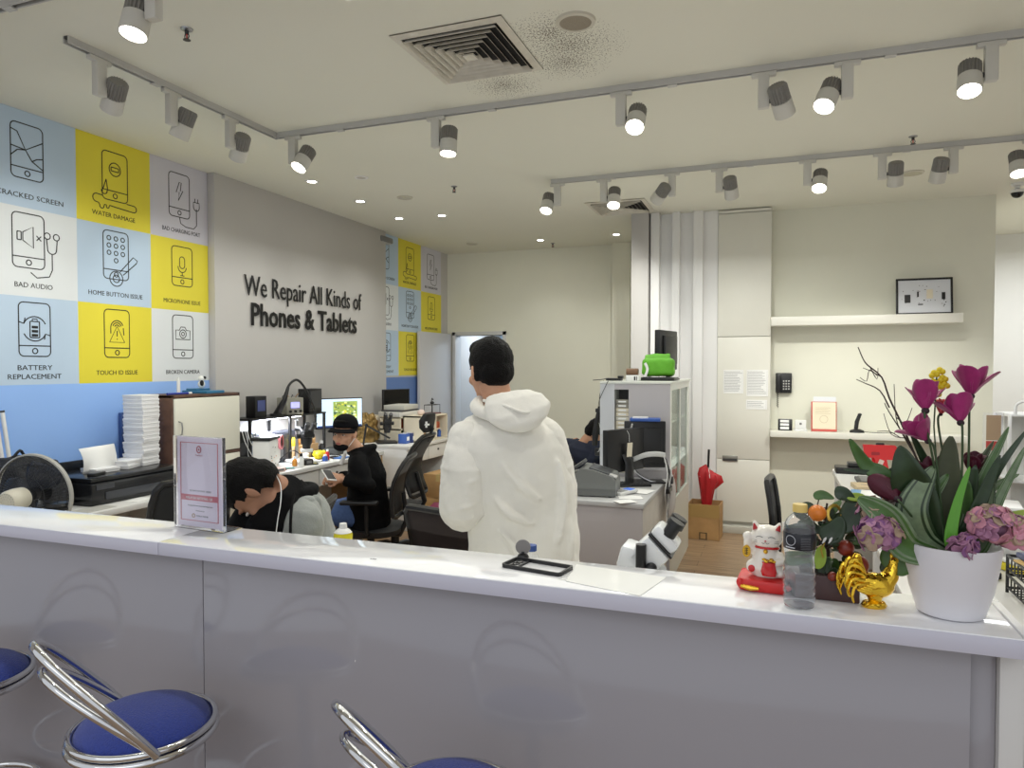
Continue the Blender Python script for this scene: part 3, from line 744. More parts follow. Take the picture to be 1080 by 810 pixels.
# -- price sheet under film
q = [psurf(608, 595.5), psurf(703, 609.5), psurf(675, 629), psurf(597, 613.5)]
b = B(); m_ = M('sheet_film', (238, 238, 234), .12)
vs = [(v.x, v.y, CT+.0006) for v in q]+[(v.x, v.y, CT+.0014) for v in q]
b.add(vs, [(3, 2, 1, 0), (4, 5, 6, 7), (0, 1, 5, 4), (1, 2, 6, 5), (2, 3, 7, 6), (3, 0, 4, 7)], m_, smooth=False)
t = b.o('price_sheet', None, 'nearly white laminated sheet with faint lines on the counter right of the black bumper', 'paper sheet')
b = B(); u_ = (q[1]-q[0]); v_ = (q[3]-q[0])
T = frame3(q[0]+V((0, 0, .0014)), u_, v_)
FL = M('faint_ink', (205, 203, 190), .5); rnd = random.Random(3)
for k in range(9):
    y = .015+.015*k
    if y > v_.length*.93: break
    ribbon(b, [(.012, y), (.012+u_.length*rnd.uniform(.5, .85), y)], .0025, FL, T, h=.0003)
b.o('printed_lines', t)
p = psurf(393, 590); b = B(); T = frame3((p.x, p.y, CT+.0003), (1, -.05, 0), (.05, 1, 0)); put_text(b, 'e88', GINK, T, w=.018, h=.007, depth=.0004); b.o('ink_mark', None, 'tiny smudged ink mark on the counter top', 'mark')

# -- water bottle
p = psurf(843, 643); bp_ = V((p.x, p.y+.02, CT))
PET = M('pet_clear', (250, 252, 255), .03, trans=.95, ior=1.035, coat=1)
t = thing('water_bottle', 'clear plastic water bottle with black label and yellow cap on the counter', 'bottle', bp_)
prof = [(0, .004), (.020, .001), (.029, .004), (.031, .012)]
for k in range(4): z = .016+k*.017; prof += [(.032, z), (.032, z+.006), (.0292, z+.010), (.0292, z+.012)]
prof += [(.031, .088), (.029, .098), (.0285, .105), (.0305, .118), (.0315, .122), (.0315, .158), (.031, .162), (.030, .172), (.026, .182), (.018, .191), (.0125, .196), (.012, .203)]
b = B(); b.lathe(prof, PET, seg=40); b.o('bottle_body', t)
b = B(); b.lathe([(.0317, .124), (.0322, .125), (.0322, .1565), (.0317, .1575)], M('bottle_label_black', (24, 26, 34), .3), seg=40)
b.o('label_sleeve', t)
b = B()
SIL = M('label_silver', (205, 208, 214), .35)
for k in range(22):
    th = R(-152+20+k*0); 
ringp = []
for k in range(25):
    a_ = 2*pi*k/24; th = R(-125)+.32*cos(a_); ringp.append((.0327*cos(th), .0327*sin(th), .143+.010*sin(a_)))
b.tube(ringp[:-1], .0006, SIL, 5, closed=True)
for zz in [.1275+.0032*k for k in range(8)]:
    b.tube([(.0326*cos(R(th)), .0326*sin(R(th)), zz) for th in range(-88, -50, 4)], .00045, GINK, 4)
b.tube([(.0326*cos(R(th)), .0326*sin(R(th)), .1285) for th in range(-144, -104, 4)], .0011, SIL, 5)
b.o('label_print', t)
b = B(); b.lathe([(0, .2), (.0125, .2), (.0145, .1985), (.0145, .2125), (.0135, .2145), (0, .2145)], M('cap_yellow', (226, 196, 110), .4), seg=30); b.o('cap', t)
b = B(); b.lathe([(0, .006), (.0285, .007), (.0285, .082), (.0275, .098), (.0275, .11), (0, .11)], M('water', (246, 250, 252), .0, trans=.95, ior=1.05), seg=32); b.o('water', t)

# -- beckoning cat on a red cushion
p = psurf(806, 622); cp = V((p.x+.005, p.y+.018, CT))
CERW = M('ceramic_white', (236, 230, 218), .18, coat=.5); CERR = M('ceramic_red', (196, 22, 28), .25, coat=.3); GOLD = M('gold_paint', (222, 176, 60), .25, .8)
t = thing('cat_cushion', 'red and gold cushion-shaped stand under the cat figurine', 'cushion', cp, R(-4))
b = B(); b.loft([((0, 0, .001), .056, .045), ((0, 0, .005), .060, .049), ((0, 0, .021), .061, .050), ((0, 0, .026), .058, .047), ((0, 0, .028), .05, .04)], M('cushion_red', (205, 34, 34), .4), 40, p=.35); b.o('cushion_body', t)
for sx, sy in ((-1, -1), (1, -1), (-1, 1), (1, 1)):
    b = B(); b.ell((sx*.053, sy*.043, .018), (.008, .008, .010), M('cushion_red', (0, 0, 0))); b.o('corner_tuft', t)
b = B(); b.tube([(-.05, -.047, .012), (-.03, -.052, .010), (-.012, -.0535, .011)], [.004, .006, .003], GOLD, 8); b.o('gold_ornament', t)
t = thing('cat_figurine', 'white beckoning cat figurine with red collar and a gold coin', 'figurine', cp+V((0, 0, .028)), R(-6))
b = B(); b.loft([((0, 0, 0), .030, .026), ((0, 0, .02), .035, .031), ((0, .0, .045), .031, .028), ((0, 0, .064), .022, .022), ((0, 0, .07), .01, .01)], CERW, 24)
b.ell((0, -.004, .088), (.034, .028, .028), CERW); b.ell((-.030, -.008, .02), (.014, .016, .016), CERW); b.ell((.028, -.010, .012), (.013, .016, .012), CERW)
for s_ in (-1, 1):
    b.tube([(s_*.020, -.002, .10), (s_*.028, -.002, .122)], [.014, .003], CERW, 12)
b.tube([(-.026, 0, .055), (-.040, -.008, .066), (-.040, -.012, .083)], [.012, .011, .009], CERW, 12); b.ell((-.040, -.013, .088), (.011, .010, .011), CERW)
b.tube([(.024, -.004, .05), (.034, -.018, .038), (.018, -.03, .036)], [.012, .010, .008], CERW, 12)
blob(b, 'body', .0022, 3, t)
for s_ in (-1, 1):
    b = B(); b.tube([(s_*.0235, -.0125, .105), (s_*.0275, -.009, .117)], [.0065, .0015], M('ear_red', (170, 30, 40), .4), 10); b.o('inner_ear', t)
b = B()
for s_ in (-1, 1):
    pts = [(s_*.013+.0075*cos(R(a_)), -.0315+abs(.0075*cos(R(a_)))*.12, .090+.004*sin(R(a_))) for a_ in range(20, 161, 20)]
    b.tube(pts, .0006, INK, 5)
    b.tube([(s_*.0005, -.0325, .081), (s_*.004, -.0325, .0785), (s_*.008, -.031, .080)], .0005, INK, 5)
    b.tube([(s_*.018, -.0275, .083), (s_*.028, -.02, .0845)], .0003, INK, 4); b.tube([(s_*.018, -.0275, .080), (s_*.027, -.02, .079)], .0003, INK, 4)
b.o('face_lines', t)
b = B(); b.ell((0, -.0325, .0845), (.0022, .0015, .0015), M('nose_pink', (220, 90, 100), .4)); b.o('nose', t)
b = B(); b.tube([(.0245*cos(2*pi*k/28), .0005+.024*sin(2*pi*k/28), .064-.003*sin(2*pi*k/28+pi)*-1) for k in range(28)], .0032, CERR, 8, closed=True); b.o('collar', t)
b = B(); b.ell((0, -.027, .060), .005, GOLD); b.o('bell', t)
b = B(); b.loft([((.008, -.0325, .008), .014, .006), ((.008, -.035, .018), .017, .008), ((.008, -.034, .034), .013, .007), ((.008, -.033, .038), .015, .008)], CERR, 20); b.o('treasure_bag', t)
b = B()
for k in range(6): b.ell((.008+.010*cos(k*1.05), -.034+.005*sin(k*1.05), .041+(k % 2)*.003), (.005, .004, .003), GOLD)
b.o('gold_coins', t)
b = B(); b.lathe([(0, -.002), (.009, -.002), (.009, .002), (0, .002)], GOLD, T=frame3((-.041, -.022, .056), (1, 0, 0), (0, 0, 1)) @ Matrix.Diagonal((1, 1.5, 1, 1))); b.o('gold_plaque', t)
b = B(); T = frame3((-.041, -.0245, .056), (1, 0, 0), (0, 0, 1))
for y in (.006, .002, -.002, -.006): ribbon(b, [(-.004, y), (.004, y)], .0012, INK, T, h=.0003)
ribbon(b, [(0, -.008), (0, .008)], .0012, INK, T, h=.0003); b.o('plaque_characters', t)
b = B(); b.ell((-.030, -.0225, .018), (.0075, .003, .008), CERR); b.o('red_paw_pad', t)

# -- golden rooster
p = psurf(923, 643)
GR = M('gold_leaf', (232, 190, 62), .16, 1, bump=.2, bscale=90)
t = thing('rooster_figurine', 'shiny golden rooster figurine standing before the plants', 'figurine', (p.x, p.y+.02, CT), R(22))
b = B()
b.ell((.002, 0, .045), (.040, .025, .026), GR, rot=(0, R(8), 0)); b.ell((-.02, 0, .056), (.028, .020, .017), GR)
b.tube([(.02, 0, .05), (.034, 0, .065), (.040, 0, .085), (.042, 0, .094)], [.021, .017, .012, .010], GR, 16)
b.ell((.043, 0, .094), (.013, .010, .011), GR); b.tube([(.052, 0, .093), (.064, 0, .089)], [.005, .0008], GR, 8)
b.tube([(0, 0, .03), (.004, 0, .01)], [.018, .012], GR, 12)
for k in range(3): b.ell((.036+.007*k, 0, .106+(.003 if k == 1 else 0)), (.0045, .003, .007), GR)
b.ell((.052, 0, .082), (.004, .003, .007), GR)
blob(b, 'body', .0017, 2, t)
for i, (hh, ll, rr) in enumerate(((.108, -.040, .0058), (.101, -.051, .0055), (.090, -.058, .005), (.077, -.061, .0046), (.063, -.059, .0042), (.052, -.053, .0035))):
    for s_ in (-1, 1):
        b = B(); sy = s_*(.002+.0022*i)
        b.tube(spline([(-.018, sy, .055), (-.032, sy*1.5, .055+(hh-.055)*.75), (ll*.95, sy*1.8, hh), (ll*1.12, sy*2, hh-.02), (ll*1.05, sy*2, hh-.035)], 5), [rr*(1-.6*abs(j/20-.4)) if j < 20 else .0012 for j in range(21)], GR, 8); b.o('tail_feather', t)
for s_ in (-1, 1):
    b = B()
    for k in range(5): b.ell((-.004-.006*k, s_*(.0195-.0008*k), .048-.003*k), (.018, .004, .0045), GR, rot=(0, R(18), 0), seg=12)
    b.o('wing', t)
b = B(); b.lathe([(0, 0), (.024, 0), (.026, .004), (.021, .010), (.012, .013), (0, .014)], GR, squash=.8)
for k in range(12): b.ell((.018*cos(k*.524), .014*sin(k*.524), .007), (.006, .005, .005), GR, seg=10)
b.o('base', t)

# -- plants
LEAFD = M('leaf_dark', (38, 58, 32), .35, noise=.25, nscale=40); LEAFM = M('leaf_mid', (70, 104, 48), .4, noise=.2, nscale=40)
LEAFL = M('leaf_stripe', (150, 166, 128), .45, noise=.15, nscale=60); LEAFB = M('leaf_bright', (92, 158, 46), .35); LEAFO = M('leaf_olive', (66, 72, 44), .45, noise=.15, nscale=30)
LEAFY = M('leaf_yellow_green', (150, 176, 60), .4); LEAFG = M('leaf_grey_green', (112, 130, 98), .45, noise=.2, nscale=60)
STEM = M('stem_green', (52, 74, 40), .5); TWIG = M('twig_brown', (58, 44, 38), .7); MAG = M('petal_magenta', (158, 28, 104), .5, noise=.12, nscale=60, sheen=.3)
MAG2 = M('petal_magenta_dark', (112, 14, 62), .5); BURG = M('petal_burgundy', (78, 10, 36), .5, noise=.2, nscale=30); CORAL = M('petal_coral', (214, 78, 88), .5)
HYA = M('petal_mauve', (170, 120, 150), .55, noise=.12, nscale=50); HYB = M('petal_pink', (206, 142, 160), .55, noise=.12, nscale=50); HYC = M('petal_dusky', (176, 152, 130), .55, noise=.12, nscale=50); HYD = M('petal_violet', (140, 92, 140), .55, noise=.1, nscale=50)
def leaf(b, pts, wd, up, m, m2=None, n=14, prof='lance', fold=.18, wave=0):
    P_ = spline(pts, max(2, n//(len(pts)-1))); N_ = len(P_); up = V(up)
    vs, fs = [], []; cols = 13 if m2 else 7
    for k, p in enumerate(P_):
        t_ = (P_[min(k+1, N_-1)]-P_[max(k-1, 0)]).normalized(); side = t_.cross(up).normalized(); nn = side.cross(t_)
        s_ = k/(N_-1)
        if prof == 'lance': w_ = sin(pi*min(1, s_*.92+.06))**.75
        elif prof == 'ovate': w_ = sin(pi*(s_*.97+.02)**.72)**.8
        elif prof == 'blade': w_ = (1-s_)**.55*min(1, .45+s_*2)
        elif prof == 'petal': w_ = sin(pi*(s_*.96+.03)**1.35)**.7
        elif prof == 'round': w_ = sqrt(max(.001, 1-(2*s_-1)**2))
        w_ = max(w_, .04)*wd/2
        for j in range(cols):
            q = (j/(cols-1)*2-1); vs.append(p+side*q*w_+nn*(abs(q)*fold*w_+wave*w_*sin(k*1.3+q*2)))
    for k in range(N_-1):
        for j in range(cols-1):
            fs.append((k*cols+j, k*cols+j+1, (k+1)*cols+j+1, (k+1)*cols+j))
    if m2 is None: b.add(vs, fs, m)
    else:
        fa, fb = [], []
        for i, f in enumerate(fs):
            k, j = divmod(i, cols-1); (fb if j in (0, 2, 9, 11) else fa).append(f)
        i1, i2 = b.mi(m), b.mi(m2); nv = [b.bm.verts.new(v) for v in vs]
        for L_, ii in ((fa, i1), (fb, i2)):
            for f in L_:
                F = b.bm.faces.new([nv[q] for q in f]); F.material_index = ii; F.smooth = True
def finish_leaf(b, name, parent, label=None):
    o = b.o(name, parent, label, fix=False); md = o.modifiers.new('thickness', 'SOLIDIFY'); md.thickness = .0006; return o
TOCAM = V((-.25, -1, .25))
potc = V((P(1002, 640, Y=1.645).x, 1.645, CT))
t = thing('potted_flower_arrangement', 'artificial magenta flowers and striped leaves in a white plastic pot', 'potted plant', potc)
rel = lambda px, py, dy=0: P(px, py, Y=potc.y+dy)-potc
b = B(); PW_ = M('pot_white', (224, 222, 226), .3)
b.lathe([(0, 0), (.052, 0), (.060, .004), (.074, .05), (.083, .10), (.0885, .142), (.0885, .145), (.085, .145), (.082, .12), (.08, .115), (0, .115)], PW_, seg=56); b.o('pot', t)
b = B(); b.ell((0, 0, .118), (.079, .079, .016), M('moss', (48, 44, 30), .9, noise=.4, nscale=60, bump=1, bscale=90)); b.o('moss', t)
def bp(dx=0, dy=0): return V((dx, dy, .12))
# flowers
def tulip(px, py, r, dy, tilt, m, base, label=None, nb=6, openn=.55, drop=0):
    c = rel(px, py, dy); q = Euler(tilt).to_matrix()
    b = B()
    for k in range(nb):
        a = 2*pi*k/nb+.3*(k % 2); inner = k % 2
        o1 = V((cos(a), sin(a), 0)); L_ = r*(1.75 if inner else 1.55)
        op = openn*(.6 if inner else 1.25)
        pts = [c+q@(o1*.04*r+V((0, 0, -.75*r))), c+q@(o1*.45*r*max(.8, op)+V((0, 0, -.25*r))), c+q@(o1*(.35+op)*r*.75+V((0, 0, .35*r))), c+q@(o1*(.25+op*1.2)*r+V((0, 0, -.75*r+L_)))]
        leaf(b, pts, r*1.25, q@(-o1), m, prof='petal', fold=.35, n=12)
    f = finish_leaf(b, 'flower', t, label)
    b = B(); b.tube([c+q@V((0, 0, -.6*r)), c+q@V((0, 0, .25*r))], [r*.05, r*.09], M('stamen_pale', (214, 176, 170), .6), 8); b.o('stamen', f)
    b = B(); b.ell(c+q@V((0, 0, -.78*r)), (.22*r, .22*r, .2*r), M('calyx', (44, 22, 34), .6)); b.o('calyx', f)
    e = c+q@V((0, 0, -.8*r)); bb = base; 
    b = B(); b.tube(spline([bb, bb.lerp(e, .5)+V((.006, 0, 0)), e-q@V((0, 0, .02)), e], 6), .0022, STEM, 8); b.o('stem', t)
tulip(1025, 404, .034, -.01, (R(-8), R(6), 0), MAG, bp(.01, -.01), openn=.75)
tulip(976, 420, .034, -.025, (R(-18), R(10), R(20)), MAG, bp(-.02, -.02), openn=.62)
tulip(1011, 434, .031, -.02, (R(-22), R(14), R(40)), MAG, bp(.0, -.03), openn=.72)
tulip(971, 455, .030, -.03, (R(-28), R(-22), R(60)), MAG, bp(-.015, -.03), openn=.72)
tulip(994, 430, .018, .03, (0, R(12), 0), CORAL, bp(-.005, .02), openn=.5)
tulip(1027, 490, .026, .02, (R(5), R(4), 0), BURG, bp(.015, .02), openn=.35)
tulip(943, 521, .035, -.02, (R(-75), R(-30), 0), BURG, bp(-.03, -.02), openn=.8)
tulip(978, 500, .032, .02, (R(-15), R(-25), 0), BURG, bp(-.02, .02), openn=.6)
b = B()
for (px, py) in ((985, 393), (991, 390), (994, 398), (984, 402), (990, 406), (987, 414), (996, 405)):
    [b.ell(rel(px+rnd_[0], py+rnd_[1], .03), (.006, .006, .006), M('bloom_yellow', (232, 208, 40), .5), seg=10) for rnd_ in ((0, 0), (3, 2), (-2, 3))]
b.o('yellow_blossom', t)
b = B(); b.tube([bp(-.01, .02), rel(985, 450, .03), rel(988, 395, .03)], .0015, STEM); b.tube([rel(1003, 424, .02), rel(1012, 418, .02), rel(1020, 420, .02)], .001, STEM); b.o('stem', t)
# big leaves
def lf(name, px, wpx, m, m2=None, dy=(0, 0, 0), prof='lance', base=None, up=TOCAM, fold=.18):
    pts = [rel(x, y, d) for (x, y), d in zip(px, dy)]
    if base is not None: pts = [base]+pts
    b = B(); leaf(b, pts, wpx*1.45/749, up, m, m2, prof=prof, fold=fold, n=24); finish_leaf(b, name, t)
lf('striped_leaf', [(972, 570), (962, 535), (985, 492)], 34, LEAFG, LEAFD, (-.04, -.05, -.03), 'lance', bp(.0, -.03))
lf('striped_leaf', [(958, 578), (935, 545), (905, 525)], 32, LEAFM, LEAFG, (-.05, -.06, -.05), 'lance', bp(-.01, -.03))
lf('striped_leaf', [(985, 570), (972, 540), (1000, 500)], 22, LEAFM, LEAFG, (-.01, -.02, 0), 'lance', bp(0, 0))
lf('dark_leaf', [(965, 520), (956, 495), (949, 470)], 38, LEAFD, None, (-.03, -.04, -.04), 'ovate', bp(-.02, -.02))
lf('olive_leaf', [(1003, 545), (1000, 500), (1003, 460)], 26, LEAFO, None, (0, 0, 0), 'lance', bp(0, .0))
lf('bright_leaf', [(1003, 570), (1010, 530), (1023, 492)], 15, LEAFB, None, (-.05, -.05, -.05), 'blade', bp(.01, -.045))
for pts_, w_, m_, m2_, dy_ in (([(1020, 560), (1035, 510), (1064, 450)], 20, LEAFM, LEAFG, (-.02, 0, .02)), ([(1025, 555), (1050, 500), (1084, 452)], 14, LEAFD, None, (0, -.02, -.02)),
                        ([(1018, 570), (1032, 535), (1055, 480)], 24, LEAFD, None, (-.03, -.04, -.05)), ([(1035, 575), (1052, 530), (1082, 470)], 18, LEAFG, LEAFM, (-.03, -.03, -.02)), ([(1030, 565), (1042, 520), (1075, 500)], 16, LEAFG, LEAFM, (0, .02, .03)),
                        ([(1010, 570), (1018, 520), (1048, 465)], 20, LEAFO, LEAFG, (.02, .03, .03)), ([(1030, 575), (1040, 560), (1048, 500)], 22, LEAFG, LEAFD, (-.02, -.03, -.03))):
    lf('long_blade_leaf', pts_, w_, m_, m2_, dy_, 'blade', bp(.015, -.01))
lf('blade_leaf', [(1050, 560), (1066, 545), (1090, 538)], 9, LEAFY, None, (0, 0, 0), 'lance', bp(.04, 0))
lf('round_leaf', [(938, 602), (947, 590), (957, 574)], 34, LEAFM, None, (.0, .0, .01), 'round')
lf('round_leaf', [(932, 606), (940, 598), (950, 588)], 20, LEAFD, None, (.01, .01, .01), 'round')
lf('small_leaf', [(938, 508), (915, 492), (896, 463)], 17, LEAFM, None, (0, .01, 0), 'lance', bp(-.04, 0))
lf('dark_leaf', [(960, 500), (930, 500), (890, 495)], 8, LEAFD, None, (0, .01, 0), 'lance', bp(-.04, 0))
lf('dark_leaf', [(985, 520), (978, 492), (960, 455)], 11, LEAFD, None, (.02, .02, 0), 'lance', bp(-.02, 0))
# dark filler foliage in the heart of the arrangement
b = B(); rnd = random.Random(5)
for k in range(26):
    a = rnd.uniform(0, 2*pi); rr = rnd.uniform(.02, .075); h = rnd.uniform(.06, .19)
    p0 = V((rr*.4*cos(a), rr*.4*sin(a)+.01, .11)); p2 = V((rr*cos(a), rr*.8*sin(a)+.01, .12+h))
    leaf(b, [p0, p0.lerp(p2, .55)+V((.01*cos(a), .01*sin(a), .01)), p2+V((.015*cos(a), .015*sin(a), 0))], rnd.uniform(.02, .034), TOCAM, rnd.choice((LEAFD, LEAFD, LEAFO, LEAFM)), n=10, prof='lance')
finish_leaf(b, 'foliage', t)
# bare branch
b = B()
def tw(px, r0, r1, dy=.02):
    pts = spline([rel(x, y, dy) for x, y in px], 3); n_ = len(pts); b.tube(pts, [r0+(r1-r0)*k/(n_-1) for k in range(n_)], TWIG, 6)
tw([(1000, 560), (985, 520), (965, 480), (950, 445), (938, 420), (930, 398), (915, 385), (910, 378), (905, 366)], .0026, .001)
tw([(965, 480), (952, 458), (945, 440), (943, 405)], .0014, .0007, .03); tw([(938, 430), (928, 412), (912, 404), (903, 400)], .0016, .0007, .01)
tw([(930, 398), (920, 392), (910, 388)], .001, .0006); tw([(918, 388), (925, 400), (926, 388)], .001, .0006); tw([(945, 440), (955, 446), (962, 430)], .001, .0006, .0)
tw([(975, 500), (960, 470), (938, 435), (933, 425)], .0016, .0008, .0); tw([(955, 462), (940, 458), (932, 436)], .001, .0006, .01); tw([(925, 396), (917, 390), (914, 402), (907, 398)], .001, .0006)
tw([(950, 462), (938, 455), (925, 455)], .001, .0006, .0)
b.o('bare_branch', t)
# hydrangeas
def hyd(px, py, r, dy, mats_, n=34, seed=1):
    c = rel(px, py, dy); rnd = random.Random(seed); b = B()
    for k in range(n):
        z = rnd.uniform(-.75, 1); a = 2*pi*k*.618; rr = sqrt(max(0, 1-z*z)); d = V((rr*cos(a), rr*sin(a), z))
        rk = rnd.uniform(.86, 1.14); o_ = c+V((d.x*r*rk, d.y*r*.9*rk, d.z*r*.85*rk)); e1 = d.orthogonal().normalized(); e2 = d.cross(e1); m = rnd.choice(mats_); ro = rnd.uniform(0, 1.5); s_ = rnd.uniform(.016, .023)
        for j in range(4):
            aa = ro+j*pi/2; e = e1*cos(aa)+e2*sin(aa)
            leaf(b, [o_, o_+e*s_*.6+d*.003, o_+e*s_*1.25+d*rnd.uniform(-.002, .004)], s_*1.1, d, m, prof='round', n=6, fold=.2)
    o = finish_leaf(b, 'hydrangea_bloom', t)
    b = B(); b.ell(c, (r*.93, r*.86, r*.8), M('bloom_core', (140, 100, 124), .8, noise=.3, nscale=60)); b.o('bloom_core', o)
hyd(928, 562, .034, -.05, (HYA, HYA, HYD, HYA, HYC), 30, 2)
hyd(921, 540, .022, -.03, (HYC, HYA), 16, 5)
hyd(1046, 553, .032, -.05, (HYB, HYB, HYB, HYA, HYC), 30, 3)
hyd(1070, 562, .026, -.04, (HYB, HYC, HYA), 22, 4)
hyd(1017, 577, .014, -.07, (HYD, HYA), 10, 6)

# kumquat tree in a dark planter
kc = V((.107, 1.688, CT))
t = thing('kumquat_plant', 'small artificial orange tree with dark leaves in a brown box planter', 'potted plant', kc)
rel2 = lambda px, py, dy=0: P(px, py, Y=kc.y+dy)-kc
PLB = M('planter_brown', (70, 44, 42), .35)
b = B(); b.bx((-.062, -.048, 0), (.062, .048, .052), PLB, bev=.003); b.bx((-.055, -.042, .0521), (.055, .042, .054), M('soil', (40, 30, 24), .9)); b.o('planter', t)
b = B(); b.tube(spline([(0, 0, .05), (.004, .006, .09), (-.006, .0, .14), (.0, .0, .2)], 5), [.005-.0002*k for k in range(16)], TWIG, 8)
for e in ((-.045, -.01, .15), (.05, .01, .165), (.03, -.03, .13), (-.03, .02, .165), (.07, 0, .14)):
    b.tube(spline([(0, 0, .10), V(e)*.6+V((0, 0, .04)), e], 4), .0018, TWIG, 6)
b.o('trunk', t)
rnd = random.Random(11); b = B()
for k in range(70):
    d = V((rnd.gauss(0, 1), rnd.gauss(0, 1), rnd.gauss(0, 1))).normalized(); c_ = V((.01, 0, .112))+V((d.x*.055, d.y*.04, d.z*.062))*rnd.uniform(.5, 1.05)
    e = (d+V((rnd.uniform(-.6, .6), 0, rnd.uniform(-.7, .3)))).normalized()
    leaf(b, [c_, c_+e*.018+V((0, 0, .004)), c_+e*.038], rnd.uniform(.016, .022), (TOCAM+d), rnd.choice((LEAFD, LEAFD, LEAFM, LEAFD)), n=8, prof='ovate')
finish_leaf(b, 'foliage', t)
for pts_, w_, m_ in (([(880, 520), (890, 521), (903, 530)], 15, LEAFD), ([(893, 524), (908, 525), (922, 532)], 9, LEAFY), ([(905, 525), (895, 550), (880, 560)], 24, LEAFD), ([(858, 598), (864, 588), (868, 575)], 16, LEAFY),
                     ([(866, 568), (880, 560), (888, 545)], 24, LEAFD), ([(842, 548), (850, 536), (858, 532)], 14, LEAFD), ([(858, 524), (868, 522), (880, 526)], 10, LEAFM)):
    b = B(); leaf(b, [rel2(x, y, -.045) for x, y in pts_], w_*1.5/749, TOCAM, m_, n=12, prof='ovate'); finish_leaf(b, 'leaf', t)
OR = M('fruit_orange', (226, 128, 40), .35, noise=.1, nscale=60, bump=.1, bscale=300)
b = B(); b.ell(rel2(862, 541, -.05), (.0185, .0185, .0175), OR); f = b.o('orange_fruit', t); b = B(); q_ = rel2(862, 541, -.05)+V((0, 0, .017)); b.tube([q_, q_+V((.004, .006, .016))], .0013, TWIG); b.o('fruit_stalk', f)
RF = M('fruit_dark_red', (128, 44, 28), .35, noise=.15, nscale=40)
for (x, y, r_, dy) in ((892, 578, .017, -.045), (905, 596, .021, -.05), (898, 556, .012, -.03), (878, 608, .010, -.05)):
    b = B(); b.ell(rel2(x, y, dy), r_, RF); b.o('dark_red_fruit', t)
ZR = M('ribbon_gold', (190, 160, 70), .3, .6)
b = B(); b.tube([rel2(880+7*cos(k*.5), 542+9*sin(k*.5), -.04+.003*k) for k in range(16)], .002, ZR, 6, sx=2); b.tube([rel2(868, 588, -.05), rel2(866, 580, -.05), rel2(870, 572, -.05)], .0016, ZR); b.o('gold_ribbon', t)
b = B()
for k in range(4): b.ell(rel2(866+3.2*k, 572-2*(k % 2), -.055), (.0028, .002, .008), PAPER if k % 2 else MBLACK, rot=(0, R(30), 0), seg=10)
b.o('striped_ornament', t)
b = B(); b.bx((.072, -.005, 0), (.096, .03, .035), M('glass_navy', (26, 36, 74), .2), bev=.003); b.o('blue_box', None, 'small dark blue box half hidden behind the golden rooster', 'box', loc=kc+V((.016, .012, .0)))
# ================================================================== PEOPLE
SKIN = M('skin', (196, 148, 118), .55, noise=.06, nscale=30)
SKIN.node_tree.nodes['Principled BSDF'].inputs['Subsurface Weight'].default_value = .08
HAIR = M('black_hair', (13, 11, 11), .6, spec=.15, noise=.3, nscale=90, bump=1, bscale=240)
HOOD = M('white_hoodie', (226, 223, 214), .85, noise=.02, nscale=8, bump=.12, bscale=220, sheen=.3)
GHOOD = M('grey_hoodie', (142, 146, 142), .85, noise=.08, nscale=220, bump=.15, bscale=200, sheen=.2)
BHOOD = M('black_cloth', (11, 11, 13), .85, bump=.2, bscale=90, spec=.15)
NAVY = M('navy_cloth', (26, 32, 52), .85, bump=.1, bscale=120)
JEAN = M('blue_jeans', (74, 100, 150), .8, noise=.12, nscale=60, bump=.1, bscale=300)
DTR = M('dark_trousers', (40, 42, 50), .85)
SHOE = M('shoe_black', (28, 28, 30), .5)
EYEW = M('eye_white', (225, 220, 212), .2); IRIS = M('iris_dark', (26, 18, 14), .1); LIP = M('lip', (166, 98, 88), .5)

def hand(b, w_, d, pn, curl, side, m, s=1.0):
    "w_ wrist, d direction towards the fingers, pn back-of-hand normal, side +1 when the thumb is along d x pn"
    d = V(d).normalized(); pn = V(pn); pn = (pn-d*pn.dot(d)).normalized(); x = d.cross(pn)*side
    w_ = V(w_)
    b.loft([(w_, .026*s, .019*s), (w_+d*.02*s, .027*s, .017*s)], m, 12, T=None) if False else None
    for i, (off, L_, r_) in enumerate(((.030, .068, .0085), (.011, .076, .0088), (-.009, .070, .0084), (-.028, .056, .0076))):
        k = w_+d*(.085-.004*abs(i-1))*s+x*off*s
        b.tube([w_+x*off*.55*s, k], [.016*s, .0115*s], m, 10)
        a = 0; p = k; pts = [k]; dirv = d
        for seg_, f in enumerate((.45, .32, .23)):
            a += curl*(.75 if seg_ == 0 else 1)+.05*i
            dirv = d*cos(a)-pn*sin(a); p = p+dirv*L_*f*s; pts.append(p)
        b.tube(pts, [r_*s*1.1, r_*s, r_*.92*s, r_*.72*s], m, 8)
        b.ell(pts[-1], r_*.74*s, m, seg=8)
    t0 = w_+d*.022*s+x*.022*s; t1 = t0+(d*.55+x*.75-pn*.25).normalized()*.036*s; t2 = t1+(d*.85+x*.2-pn*.5).normalized()*.030*s; t3 = t2+(d*.9-x*.1-pn*.5).normalized()*.022*s
    b.tube([t0, t1, t2, t3], [.014*s, .011*s, .0095*s, .0075*s], m, 8); b.ell(t3, .0078*s, m, seg=8)

def person(label, base, face, J, hf, hu, name='person'):
    """face: world facing of the body; J: world joints; hf/hu: head facing and up. returns (thing, to-local function, head matrix)"""
    rz = atan2(face[0], -face[1]); t = thing('person', label, 'person', base, rz)
    W = Matrix.Translation(V(base)) @ Euler((0, 0, rz)).to_matrix().to_4x4(); I = W.inverted()
    J = {k: I @ V(v) for k, v in J.items()}
    R3 = I.to_3x3(); hf = (R3 @ V(hf)).normalized(); hu = R3 @ V(hu)
    ax = hu.cross(-hf).normalized()*-1
    y = -hf; z = (hu-y*hu.dot(y)).normalized(); x = y.cross(z)
    Hm = Matrix((x, y, z)).transposed().to_4x4(); Hm.translation = J['head']
    return t, J, Hm, R3

